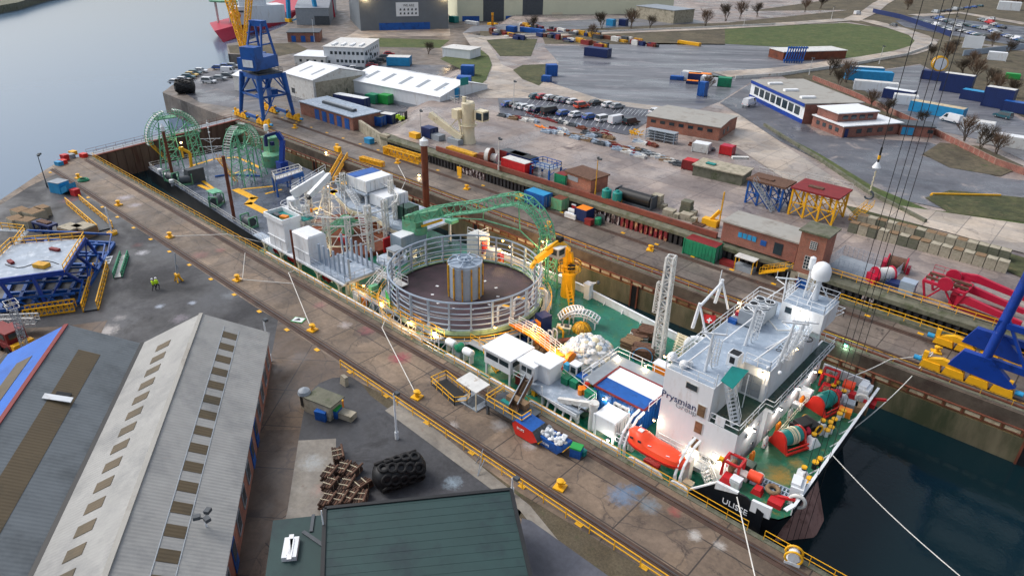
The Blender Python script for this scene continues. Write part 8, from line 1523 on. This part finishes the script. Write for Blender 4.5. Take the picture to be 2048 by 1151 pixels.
# ---------------------------------------------------------------- vehicles
CARC = {'white': (214, 216, 220), 'silver': (150, 156, 162), 'black': (24, 26, 30), 'grey': (92, 98, 104), 'red': (176, 30, 40), 'blue': (36, 84, 160), 'dark blue': (24, 36, 76), 'orange': (206, 70, 36), 'teal': (30, 84, 96), 'yellow': (206, 170, 60)}
for c, v in CARC.items(): mat('paint '+c, v, .3, .04, 1, spec=.6, coat=.4)
CARS = {}
def car(kind, colour, p, rz, label, group=None, far=0):
    key = (kind, colour, far)
    if key in CARS: o = dup(CARS[key], p, rz, label); return o
    t = CARS[key] = thing({'car': 'parked_car', 'van': 'parked_van', 'suv': 'parked_car'}[kind], label, 'van' if kind == 'van' else 'car', p, rz, group); L_, W_, H_ = {'car': (2.15, .86, 1.4), 'suv': (2.2, .92, 1.7), 'van': (2.5, .95, 2.05)}[kind]
    b0, b1 = (-L_, L_); hb = .85 if kind != 'van' else 1.05; roof = (-L_*.62, L_*.22) if kind == 'car' else ((-L_*.9, L_*.25) if kind == 'suv' else (-L_*.97, L_*.5)); base = (-L_*.92, L_*.5) if kind == 'car' else ((-L_*.98, L_*.55) if kind == 'suv' else (-L_, L_*.78))
    mb = MB().use('paint '+colour).slab([(b0, -W_, .35), (b1, -W_, .35), (b1, -W_, .68), (base[1], -W_, hb), (base[0], -W_, hb), (b0, -W_, .75)], (0, 2*W_, 0)).add([(base[0], -W_*.96, hb), (base[1], -W_*.96, hb), (base[1], W_*.96, hb), (base[0], W_*.96, hb), (roof[0], -W_*.78, H_), (roof[1], -W_*.78, H_), (roof[1], W_*.78, H_), (roof[0], W_*.78, H_)], [[4, 5, 6, 7], [0, 1, 5, 4], [1, 2, 6, 5], [2, 3, 7, 6], [3, 0, 4, 7]])
    def win_(mb):
        s_ = .3 if kind == 'van' else 0
        for y in (-1, 1): A = V((base[0]+.25+(L_*1.15 if s_ else 0), y*W_*.955, hb+.06)); B = V((base[1]-.3, y*W_*.955, hb+.06)); C = V((roof[1]-.1, y*W_*.80, H_-.1)); D = V((roof[0]+.15+(L_*1.15 if s_ else 0), y*W_*.80, H_-.1)); mb.slab([A, B, C, D], (0, y*.025, 0))
        mb.slab([(base[1]+.01, -W_*.85, hb+.06), (base[1]+.01, W_*.85, hb+.06), (roof[1]+.05, W_*.7, H_-.08), (roof[1]+.05, -W_*.7, H_-.08)], (.03, 0, .02))
        if not s_: mb.slab([(base[0]-.01, -W_*.85, hb+.06), (base[0]-.01, W_*.85, hb+.06), (roof[0]-.05, W_*.7, H_-.08), (roof[0]-.05, -W_*.7, H_-.08)], (-.03, 0, .02))
        return mb
    wh_ = [(x, y) for x in (-L_*.62, L_*.62) for y in (-W_*.92, W_*.92)]
    if far:
        win_(mb.use('glass')); mb.use('tyre')
        for x, y in wh_: mb.bc((x, y, 0), .6, .2, .6)
        mb.bl('body', t)
    else:
        mb.bl('body', t); win_(MB().use('glass')).bl('window', t)
        for x, y in wh_: MB().use('tyre').lathe([(.2, -.1), (.32, -.1), (.32, .1), (.2, .1)], (x, y, .32), 12, 'y').use('grey').lathe([(.19, -.11), (.19, .11)], (x, y, .32), 8, 'y').bl('wheel', t)
        MB().use('red_bright').box(-L_-.02, -W_*.9, .6, -L_, -W_*.6, .72).box(-L_-.02, W_*.6, .6, -L_, W_*.9, .72).bl('tail_lamp', t)
    return t
KN = {'car': 'car', 'suv': 'tall car', 'van': 'van'}
def carrow(where, items, rz, far=0):
    for i, (px, py, c, k) in enumerate(items): car(k, c, GY(px, py)+V((0, 0, .09)), rz+(i % 3-1)*.03, '%s %s, %s in the %s' % (c, KN[k], ORD[i] if i < 24 else str(i), where), 'parked cars', far)
P = lambda s, k='car': [(int(a), int(b), c.replace('_', ' '), kk) for a, b, c, kk in (q.split(',') for q in s.split())]
carrow('far row of the yard car park from the left', P('1072,197,teal,car 1085,198,red,car 1101,200,white,car 1112,202,black,car 1122,204,silver,car 1134,206,dark_blue,car 1147,208,white,car 1163,216,orange,suv 1191,210,black,car 1218,214,white,car 1234,217,silver,car 1312,227,white,car'), 1.35)
carrow('near row of the yard car park from the left', P('1018,213,blue,car 1030,214,black,car 1040,217,silver,car 1050,219,white,car 1064,222,white,car 1077,224,dark_blue,car 1100,229,black,van 1128,231,blue,car 1153,234,white,car 1180,238,blue,car 1207,243,white,suv 1234,247,white,van 1262,249,black,suv'), 1.35)
carrow('line on the far river quay from the near end', P('352,168,white,car 367,163,white,car 377,157,teal,car 383,153,yellow,car 390,149,teal,car 402,145,white,car 418,166,white,suv 440,160,silver,car 455,155,grey,car 438,139,blue,car 452,136,blue,car 466,135,silver,car 459,147,white,van'), .7)
carrow('yard behind the white warehouse', P('694,140,dark_blue,car 709,140,white,car 721,142,grey,car 744,134,red,car 750,128,black,car 762,124,black,car 770,117,grey,car 778,111,red,car 697,160,white,van'), 1.0)
for px, py, c, k, rz, ds in ((1498, 212, 'white', 'van', 1.5, 'white van parked at the end of the white and blue building'), (1714, 30, 'white', 'van', 1.3, 'white van on the road above the grass bank'), (1786, 53, 'grey', 'car', 2.6, 'dark grey car driving on the loop road'), (2004, 237, 'teal', 'suv', 2.8, 'teal car parked by the navy cabins'), (1900, 245, 'white', 'van', 2.8, 'white van parked beside the long sky blue container'), (1021, 32, 'white', 'van', 1.4, 'white lorry van in the doorway of the big hall'), (1982, 40, 'white', 'car', 2.6, 'lone white car on the pale lot road')): car(k, c, GY(px, py)+V((0, 0, .2)), rz, ds, 'parked cars')
rb = random.Random(21); cc = ['white', 'silver', 'black', 'grey', 'red', 'blue', 'teal', 'silver', 'dark blue', 'white']
for nm, x0, y0, x1, y1, n in (('first row of the far car park', 1840, 44, 1900, 62, 13), ('second row of the far car park', 1868, 37, 1918, 54, 12), ('third row of the far car park', 1920, 50, 1995, 66, 15), ('long roadside row of the far car park', 1985, 66, 2046, 86, 13), ('short row on the grass of the far car park', 1962, 41, 2004, 58, 9), ('top row of the far car park', 1870, 27, 1960, 14, 8), ('lower row behind the fence of the far car park', 1905, 60, 1975, 78, 12)):
    carrow(nm, [(x0+(x1-x0)*i/(n-1), y0+(y1-y0)*i/(n-1), rb.choice(cc), 'van' if rb.random() < .06 else 'car') for i in range(n)], 2.55, 1)
t = thing('forklift', 'lime green forklift parked on the yard beside the brick store', 'forklift', GY(803, 243), .4); MB().use('lime').bc((0, 0, .4), 2.4, 1.4, .9).bc((-.9, 0, 1.2), .7, 1.3, .4).bl('body', t); MB().use('black').bc((.1, 0, 2.3), 1.5, 1.2, .1).bar((.7, -.55, 1.2), (.6, -.55, 2.3), .1).bar((.7, .55, 1.2), (.6, .55, 2.3), .1).bar((-.6, -.55, 1.2), (-.5, -.55, 2.3), .1).bar((-.6, .55, 1.2), (-.5, .55, 2.3), .1).bc((1.4, 0, .1), .15, 1.1, 2.6).bl('mast', t)
for x in (-.8, .8):
    for y in (-.7, .7): MB().use('tyre').lathe([(.45, -.15), (.45, .15)], (x, y, .45), 12, 'y').bl('wheel', t)
# ---------------------------------------------------------------- buildings behind
H = house; ww = lambda s_, a, b, k, w_, z1, z2, m='glass': (s_, a, b, k, w_, z1, z2, m)
A, B = GY(697, 188), GY(880, 204); H('white_warehouse', 'white warehouse with a low pitched roof and dark roof lights', A, B, 21, 0, 4.2, 'white', 'white_clean', (), 2.4, rooflights=5, band=('grey', 0, .9)); MB().use('teal').bc(B+V((1.2, 8, 3.5)), .1, 3, 2).build('sign', None, bpy.data.objects['white_warehouse'])
A, B = GY(650, 131), GY(730, 134); H('office_block', 'white two storey office block with two rows of dark windows', A, B, 21, min(A.z, B.z), 6.2, 'white', 'white_worn', (ww('f', 4, 19, 10, .9, 1.2, 2.2), ww('f', 2, 19, 11, .9, 3.9, 4.9), ww('r', 2, 19, 7, .9, 1.2, 2.2), ww('r', 2, 19, 7, .9, 3.9, 4.9)), rooflights=4, rl='white_clean')
A, B = GY(590, 130), GY(652, 133); H('portable_office', 'flat white portable office joined to the two storey block', A, B, 12, A.z, 3.0, 'white_worn', 'white', (ww('f', 1, 14, 5, .9, 1.2, 2.1),))
A, B = GY(573, 188), GY(630, 205); H('hip_roof_shed', 'old pale shed with a white roof and a stained side wall beside the crane', A, B, 18, 0, 6.0, 'white_worn', 'white', (ww('f', 2, 6, 1, 1.6, 1, 2.4), ww('r', .5, 17, 1, 16, .4, 5.4, 'conc_block')), 2.2, rooflights=2)
A, B = G(470, 180), G(492, 184); H('pale_hut', 'narrow pale hut behind the blue crane legs', A, B, 6, 0, 4.2, 'white_worn', 'white', (), 1.0)
A, B = G(576, 84), G(640, 84); H('brick_lodge', 'small brick lodge with blue doors lit by orange lamps at the river quay', A, B, 11, 0, 3.6, 'brick', 'dark_grey', (ww('f', .5, 12, 3, 1.8, 0, 2.4, 'blue'),)); lamp_post('lamp post with a lit orange lamp in front of the brick lodge', G(629, 84), 9, (0, 0), 1)
A, B = G(594, 50), G(660, 50); H('river_shed', 'large grey shed with a curved looking gable by the river', A, B, 60, 0, 7.5, 'grey', 'grey', (ww('f', 8, 16, 1, 7, 0, 4, 'dark_grey'),), 3)
A, B = G(722, 62), G(897, 58); t = H('grey_hall', 'tall dark grey hall with a blue door foot and a white poster', A, B, 40, 0, 17, 'hall_grey', 'grey', (ww('f', 8, 33, 1, 24, 0, 3.2, 'blue'), ww('f', 17, 27, 1, 10.5, 6, 12, 'white_clean'))); e = (B-A).normalized(); n_ = V((e.y, -e.x, 0))
o = text('poster_lettering', 'WE ARE', 1.5, A+e*20+n_*.2+V((0, 0, 10.2)), e, (0, 0, 1), 'dark_grey', t); mb = MB().use('dark_grey')
for i in range(5):
    for j in range(2): mb.slab([A+e*(18.3+i*1.8)+n_*.2+V((0, 0, 6.8+j*1.7)), A+e*(19.2+i*1.8)+n_*.2+V((0, 0, 6.8+j*1.7)), A+e*(19.1+i*1.8)+n_*.2+V((0, 0, 7.8+j*1.7)), A+e*(18.5+i*1.8)+n_*.2+V((0, 0, 7.6+j*1.7))], n_*.02)
mb.bw('poster_picture', t)
for q in (3, 40): lamp(A+e*q+n_*.8+V((0, 0, 15.6)), t, 'lamp_orange', 900, .45, (1, .7, .35))
A, B = GY(915, 43), GY(1345, 28); t = H('cream_hall', 'very long cream hall with wide dark doorways and blue door feet', A, B, 40, min(A.z, B.z), 15, 'cream_hall', 'grey', (ww('f', 13, 25, 1, 11, 0, 13, 'dark_grey'), ww('f', 34, 46, 1, 11, 0, 13, 'dark_grey'), ww('f', 2, 12, 1, 9, 0, 2.5, 'blue'), ww('f', 25, 34, 1, 8, 0, 2.5, 'blue'), ww('f', 112, 124, 1, 12, 0, 5.5, 'dark_grey'), ww('f', 104, 111, 1, 7, 0, 2, 'blue'), ww('f', 50, 57, 1, 6, 0, 4, 'cream')))
A, B = GY(1346, 48), GY(1386, 44); H('concrete_annex', 'grey concrete annex with a sloping bank at the end of the cream hall', A, B, 25, 3, 6, 'conc_block', 'grey')
A, B = GY(1498, 196), GY(1603, 248); t = H('workshop', 'long white and blue workshop with tall windows and a pale grey roof', A, B, 15.5, 3, 4.9, 'white', 'pale_roof', (ww('f', 2, 27, 8, 2.4, 1.7, 3.7), ww('r', 1, 4, 1, 1.2, 0, 2.2, 'blue'), ww('r', 5, 9, 1, 3, 2, 3.4, 'grey')), rooflights=3, rl='white_clean', band=('crane_blue_dark', 0, 1.1)); e = (B-A).normalized(); n_ = V((-e.y, e.x, 0)); MB().use('crane_blue_dark').slab([A-n_*.3+V((0, 0, 4.2)), B-n_*.3+V((0, 0, 4.2)), B-n_*.3+V((0, 0, 5)), A-n_*.3+V((0, 0, 5))], n_*.05).bw('fascia', t); MB().use('brick_red').slab([B+e*.02, B+e*.02+n_*15.4, B+e*.02+n_*15.4+V((0, 0, 4.8)), B+e*.02+V((0, 0, 4.8))], e*.12).bw('end_wall', t)
A, B = GY(1683, 276), GY(1799, 268); H('brick_office', 'low red brick office with white flat roofs beside the workshop', A, B, 11, 3, 2.6, 'brick_red', 'white', (ww('f', 3, 15, 4, 1.4, .9, 1.9), ww('f', .3, 1.6, 1, 1, 0, 2.1, 'navy'), ww('l', 1, 10, 4, 1.1, 1, 1.9))); e = (B-A).normalized(); n_ = V((-e.y, e.x, 0)); H('brick_upper_storey', 'upper storey block with a white roof on top of the red brick office', A+e*.6+n_*3.4, A+e*12+n_*3.4, 7.2, 5.85, 1.9, 'brick_red', 'white_clean', (ww('f', 1, 10.5, 4, 1.5, .5, 1.4),))
A, B = GY(1797, 270), GY(1864, 276); H('brick_annex', 'small brick annex with a turquoise glazed end beside the brick office', A, B, 5, 3, 2.4, 'brick_red', 'dark_grey', (ww('f', .3, 3, 2, 1.2, .2, 2, 'sky_blue'), ww('f', 5, 8, 1, 1.2, 1, 1.8)))
A, B = GY(1292, 257), GY(1436, 282); H('brick_range', 'long low orange brick building with a pale green sheet roof', A, B, 13, 3, 3.0, 'brick_orange', 'pale_roof', (ww('f', .5, 16.5, 7, 1.2, 1.7, 2.4), ww('r', 2, 8, 2, 1.0, .8, 2)), .5)
A, B = G(885, 113, 3), G(940, 119, 3); H('white_hut', 'low white and grey hut on the grass corner beneath the bare tree', A, B, 8, 2.9, 3, 'white', 'white_worn')
A, B = GY(1565, 122), GY(1690, 118); H('open_store', 'low open store with a pale rusty roof at the end of the storage lot', A, B, 9, 3, 3.0, 'rust', 'white_worn'); t = thing('blue_rack', 'tall bright blue steel rack in front of the open store', 'rack', GY(1583, 124)); mb = MB().use('blue')
for i in range(8): mb.bar(GY(1568+i*5, 126), GY(1568+i*5, 126)+V((0, 2, 5.5)), .4)
mb.bar(GY(1566, 126)+V((0, 0, 1)), GY(1606, 126)+V((0, 0, 1)), .5).bar(GY(1566, 126)+V((0, 2, 5)), GY(1606, 126)+V((0, 2, 5)), .5).bw('frame', t)
# containers scattered over the yard: base pixel, size, colours, words
for px, py, lx, ly, h, m, r_, rz, ds in ((668, 206, 11, 2.6, 2.5, 'navy', 'white', .2, 'long navy container with white roof in front of the warehouse'), (732, 206, 3.2, 2.6, 2.5, 'cont_green', None, .2, 'green container at the end of the long navy one'), (757, 207, 3.4, 2.6, 2.5, 'bright_green', None, .2, 'bright green container standing alone before the warehouse'), (722, 248, 6, 2.4, 2.4, 'blue', 'conc_mossy', .3, 'blue cabin with notices beside the brick store'), (760, 246, 3.6, 2.4, 2.4, 'navy', 'white_worn', .3, 'navy open fronted cabin next to the blue cabin'), (648, 192, 7, 4, 2.4, 'conc_mossy', 'white_worn', .7, 'grey green container with white roof by the old shed'), (668, 172, 7, 4, 2.8, 'teal', None, .7, 'large teal container behind the old shed'), (774, 132, 8, 5, 3, 'sky_blue', 'white_worn', .7, 'pale blue cabin beside the office block'), (888, 195, 4, 2.5, 2.5, 'sky_blue', None, .6, 'blue container at the warehouse corner by the red tank'), (914, 172, 4, 3, 2.6, 'blue', None, .7, 'bright blue container by the yellow stair'), (922, 152, 4, 3, 3, 'blue', None, .7, 'blue container behind the warehouse gable'), (1093, 153, 3.4, 3, 3.4, 'blue', None, .8, 'tall blue container on the grass oval'), (1083, 164, 2.6, 2, 1.8, 'blue', None, .4, 'small blue skip at the tip of the grass oval'), (1168, 112, 9, 4, 3, 'navy', 'navy', .2, 'group of navy and blue boxes on the storage lot'), (1361, 160, 6, 3, 2.6, 'white', 'white_worn', .3, 'white cabin beside the blue skips on the lot'), (1375, 164, 7, 3, 2.6, 'navy', 'orange', .5, 'navy container with an orange end on the lot'), (1400, 170, 5, 3, 2.6, 'white', None, .3, 'white cabin with a door in front of the green container'), (1420, 172, 6, 3, 2.6, 'cont_green', None, .4, 'green container behind the white cabin on the lot'), (1340, 160, 4, 2, 1.2, 'blue', None, .4, 'blue skip farthest left on the lot'), (1372, 168, 3.5, 2, 1, 'navy', 'orange', .4, 'navy skip with an orange rim on the lot'), (1394, 192, 2, 2, 4, 'blue', None, 0, 'tall narrow blue box at the lot entrance'), (1690, 160, 14, 3, 3, 'sky_blue', 'sky_blue', .5, 'long sky blue container behind the workshop'), (1700, 152, 10, 3, 3, 'sky_blue', 'white_worn', .5, 'sky blue container farthest behind the workshop'), (1706, 180, 12, 3, 2.8, 'white', 'white_worn', .35, 'long white cabin behind the workshop'), (1763, 196, 8, 3, 2.8, 'navy', 'white', .0, 'navy container with a white roof in the container yard'), (1785, 208, 6, 3, 2.6, 'white', 'white_worn', .3, 'white container in front of the navy white roofed one'), (1816, 222, 13, 3, 2.8, 'sky_blue', 'pale_panel', -.1, 'long sky blue container with a pinkish roof in the container yard'), (1840, 158, 7, 3, 2.8, 'navy', 'navy', 0, 'navy container below the yellow cable reel'), (1878, 182, 8, 3, 5.4, 'navy', 'white_worn', .0, 'double stacked navy container beside the yellow cable reel'), (1918, 198, 9, 3, 2.8, 'navy', 'sky_blue', -.1, 'navy container with a blue roof in the row by the scrub'), (1960, 212, 7, 3, 5.4, 'navy', 'white_worn', -.1, 'stacked navy cabins with windows by the scrub'), (2000, 222, 9, 3, 2.8, 'navy', 'blue', -.1, 'navy cabin at the right end of the row by the scrub'), (1917, 260, 7, 3, 2.6, 'white', 'white_worn', .1, 'white cabin behind the bare bushes'), (1952, 286, 10, 3, 2.6, 'white_worn', 'white', .1, 'long dirty white container behind the bare bushes'), (1974, 120, 6, 3, 3, 'white', 'white_clean', .2, 'white cabin alone in the scrub field'), (2010, 158, 4, 2.5, 1.8, 'bright_green', None, .2, 'green skip alone in the scrub field'), (1924, 96, 7, .4, 5, 'white_clean', None, .3, 'white hoarding board in the scrub below the far car park'), (1994, 20, 12, 6, 5, 'white', None, .2, 'white box building by the far car park'), (1012, 64, 4, 3, 2.4, 'blue', None, .2, 'blue skip in front of the cream hall'), (1040, 64, 12, 2, 2, 'blue', None, .1, 'long low blue container on the hall apron'), (1212, 52, 3.5, 3, 3, 'sky_blue', None, .1, 'blue box on the hall apron between bare trees'), (1237, 52, 3.5, 3, 3, 'navy', None, .1, 'navy box on the hall apron'), (930, 48, 8, 2, 1.6, 'white', None, 0, 'white pile of frames in front of the cream hall'), (898, 45, 4, 3, 3, 'teal', None, 0, 'teal container at the corner of the grey hall'), (1355, 87, 10, 1.6, 1.2, 'yellow', None, -.05, 'long yellow beam stack at the edge of the storage lot')): gbox(ds, px, py, lx, ly, h, m, r_, rz)
for px, py, n in ((1150, 84, 8), (1010, 72, 5), (1100, 60, 8), (1240, 82, 8)):
    p = GY(px, py); t = thing('plant_clutter', 'mixed rusty machinery and stacks along the lot edge, at the '+{1150: 'left end', 1010: 'road side', 1100: 'hall apron', 1240: 'middle'}[px], 'machinery', p, -.1); mb = MB(); r3 = random.Random(px)
    for i in range(n*4): mb.use(r3.choice(['rust', 'dark_red', 'white_worn', 'yellow_rust', 'dark_grey', 'navy'])).bc((r3.uniform(-2.4, 2.4)*n, r3.uniform(-3, 3), 0), r3.uniform(1, 5), r3.uniform(.6, 2), r3.uniform(.5, 2))
    o = mb.bl('machinery', t); o['kind'] = 'stuff'
p = GY(1868, 160); t = thing('cable_reel', 'yellow rimmed cable reel standing on the navy containers', 'reel', p+V((0, 1, 2.8)), .5); MB().use('yellow').lathe([(2.3, -1), (2.3, -.8)], (0, 0, 2.3), 20, 'y').lathe([(2.3, .8), (2.3, 1)], (0, 0, 2.3), 20, 'y').bl('flange', t); MB().use('white').lathe([(1.9, -1.02), (1.9, .8)], (0, 0, 2.3), 20, 'y').bl('cable', t)
tag(MB().use('yellow').truss(G(985, 50, 3), G(985, 28, 10), .8, .8, 8, .3).bc(GY(985, 52), 5, 2.4, 1.4).build('mobile_crane'), 'yellow mobile crane in front of the cream hall', 'crane')
def wallrun(name, label, px, h, m, th=.25): tag(MB().use(m).bars([GY(x, y)+V((0, 0, h/2)) for x, y in px], th, h).build(name), label, 'wall' if 'wall' in name else 'fence')
wallrun('kerb_wall', 'pale low wall along the inside of the loop road', [(1470, 158), (1560, 152), (1700, 132), (1810, 112), (1856, 96), (1862, 88)], 1.0, 'white_worn'); wallrun('blue_fence', 'blue fence beside the loop road below the far car park', [(1745, 26), (1800, 38), (1870, 62), (1900, 74)], 2.4, 'navy'); wallrun('scrub_fence', 'pale blue fence in the scrub field', [(1925, 112), (2000, 104), (2060, 96)], 2.2, 'grey_blue'); wallrun('yard_wall', 'brown boundary wall between offices and container yard', [(1625, 160), (1700, 190), (1830, 250), (1900, 285), (1990, 330), (2048, 350)], 1.4, 'brick_red'); wallrun('verge_wall', 'dark low wall along the grass verge', [(1528, 252), (1640, 322), (1735, 386), (1850, 446)], .7, 'conc_mossy', .5); wallrun('far_wall', 'long low wall above the storage lot', [(960, 76), (1050, 71), (1400, 57), (1550, 50)], .8, 'white_worn')
# ---------------------------------------------------------------- red ship and far crane
t = thing('red_ship', 'red hulled offshore ship with a white house and helideck moored up river', 'ship', G(450, 80, WZ)); o_ = [G(447, 85, WZ), G(610, 32, WZ), G(610, -8, WZ), G(470, 55, WZ), G(440, 68, WZ)]; MB().use('crimson').add([tuple(p) for p in o_]+[(p.x+dx, p.y-2*(dx < -2), -1.2) for p, dx in zip(o_, (-3, 0, 0, -2, -5))], [[0, 1, 6, 5], [1, 2, 7, 6], [2, 3, 8, 7], [3, 4, 9, 8], [4, 0, 5, 9], [5, 6, 7, 8, 9]]).bw('hull', t)
c = (o_[0]+o_[3])/2; c.z = -1.2; MB().use('white').prism([(c.x-4, c.y+6), (c.x+6, c.y+2), (c.x+10, c.y+26), (c.x, c.y+28)], -1.2, 7).prism([(c.x-3, c.y+8), (c.x+4, c.y+5), (c.x+7, c.y+18), (c.x, c.y+20)], 7, 10).bw('house', t); MB().use('dark_grey').bar(c+V((-3.4, 7, 6)), c+V((6.2, 3, 6)), 5.2, .8).bw('window_band', t); MB().use('sea_green_worn').lathe([(9, 0), (9, .7)], c+V((-9, 6, 9.5)), 8).bw('helideck', t)
for dx, dy in ((-13, 2), (-8, -1), (-5, 4)): MB().use('white_worn').bar(c+V((dx, dy, 0)), c+V((dx, dy, 9.5)), .5).bw('deck_post', t)
MB().use('orange').sphere(c+V((9, 0, 5)), 2.2, 10, 6, (1.6, 1, .9)).bw('rescue_boat', t); MB().use('crimson').truss(c+V((14, 48, 0)), c+V((10, 48, 32)), 5, 5, 6, 1).bw('tower', t)
t = thing('quay_crane', 'light blue quay crane standing beyond the brick lodge', 'crane', G(575, 40)); p = G(578, 44); MB().use('sky_blue').bars([p, p+V((2, 0, 14)), p+V((14, 6, 14)), p+V((16, 6, 0))], 1.6).bars([p+V((2, 0, 14)), p+V((6, 4, 30))], 1.2).bars([p+V((14, 6, 14)), p+V((6, 4, 30))], 1.2).bar(p, p+V((16, 6, 6)), .6).bw('frame', t); MB().use('yellow').bc(p, 4, 2, 1.6).bw('bogie', t)
# ---------------------------------------------------------------- bare trees and bushes
def bush(p, h, w_, label, m, first, s_=1, rz=0):
    if first: return dup(first, p, rz, label, None, (s_, s_, s_*1.0))
    t = thing('bare_tree', label, 'tree', p); r3 = random.Random(len(label)); tk = MB().use('bark'); cr = MB().use(m)
    def grow(q, d, l, r_, k):
        e = q+d*l; (tk if k < 2 else cr).tube(q, e, r_, 3 if k > 2 else 4, r_*.6)
        if k < 4:
            for _ in range(4): grow(q.lerp(e, r3.uniform(.35, 1)), (d+V((r3.uniform(-1, 1)*w_, r3.uniform(-1, 1)*w_, r3.uniform(-.1, .8)))).normalized(), l*.74, r_*.6, k+1)
    for _ in range(3): grow(V((r3.uniform(-.3, .3), r3.uniform(-.3, .3), 0)), V((r3.uniform(-.4, .4), r3.uniform(-.4, .4), 1)).normalized(), h*.34, .11, 0)
    tk.bl('trunk', t); cr.bl('crown', t); return t
mat('bark', (92, 80, 70), .9, .2, 2); mat('twig', (104, 84, 68), .9, .3, .5); mat('twig_dark', (72, 62, 50), .9, .3, .5); mat('leaf_dark', (44, 54, 34), .9, .4, 1)
f1 = f2 = None
spots = [(857, 108, 8), (915, 115, 7), (1202, 58, 8), (1262, 58, 9), (1068, 62, 7), (1185, 78, 6), (1300, 56, 6), (1410, 52, 8), (1450, 42, 9), (1480, 38, 9), (1515, 34, 8), (1415, 184, 5), (1660, 150, 6), (1690, 165, 7), (1675, 175, 6), (1740, 216, 5), (1775, 232, 5), (1930, 282, 6), (1960, 298, 6), (1990, 308, 5), (1860, 120, 6), (1890, 124, 7), (1925, 150, 6), (1950, 160, 7), (1975, 172, 6), (1990, 186, 6), (2020, 196, 6), (1940, 136, 6), (1905, 108, 6), (1985, 92, 6), (2015, 110, 6), (1610, 24, 8), (1640, 18, 8), (2030, 20, 9), (1845, 250, 4), (1815, 20, 7)]
for i, (px, py, h) in enumerate(spots):
    lab = 'bare %s bush, %s listed in the %s' % ('brown' if i % 2 else 'dark', ORD[i % 18], 'upper yard' if i < 18 else 'right hand scrub')
    if i % 2: f1 = bush(GY(px, py), 6, .8, lab, 'twig', f1, h/4.8, i) if f1 is None else (bush(GY(px, py), 6, .8, lab, 'twig', f1, h/4.8, i), f1)[1]
    else: f2 = bush(GY(px, py), 6, 1.1, lab, 'twig_dark', f2, h/4.8, i) if f2 is None else (bush(GY(px, py), 6, 1.1, lab, 'twig_dark', f2, h/4.8, i), f2)[1]
# ---------------------------------------------------------------- hanging wires of the crane overhead
for k, (px, py, ds) in enumerate(((1576, 1090, 'left pair'), (1602, 1080, 'right pair'))):
    p = G(px, py, WZ); t = thing('hoist_wire', ds+' of thin black hoist wires hanging from above in front of the bow', 'wire', p)
    for d in (-.22, .22): MB().use('black').tube(p+V((d, d, 0)), p+V((d, d, 60)), .024, 5).bw('wire', t)
q = CAMP+ray(1737, 392)/F*58; t = thing('hook_block', 'hanging hook with chain, white weight and striped yellow swivel over the yard', 'hook', q)
MB().use('dark_grey').torus(q+V((0, 0, .1)), .35, .08, 'y', 14, 6, -2.6, 1.6).bw('hook', t); MB().use('cream').path([q+V((.05*(i % 2), 0, .4+i*.2)) for i in range(10)], .07, 5).bw('chain', t); MB().use('white_clean').lathe([(.3, 0), (.35, .1), (.12, .55)], q+V((0, 0, 2.4)), 12).bw('weight', t); MB().use('black').tube(q+V((0, 0, 2.9)), q+V((0, 0, 4.2)), .08, 6).use('yellow').tube(q+V((0, 0, 3.2)), q+V((0, 0, 3.5)), .12, 8).bw('swivel', t); MB().use('black').tube(q+V((0, 0, 4.2)), q+V((0, 0, 30)), .03, 5).bw('wire', t)
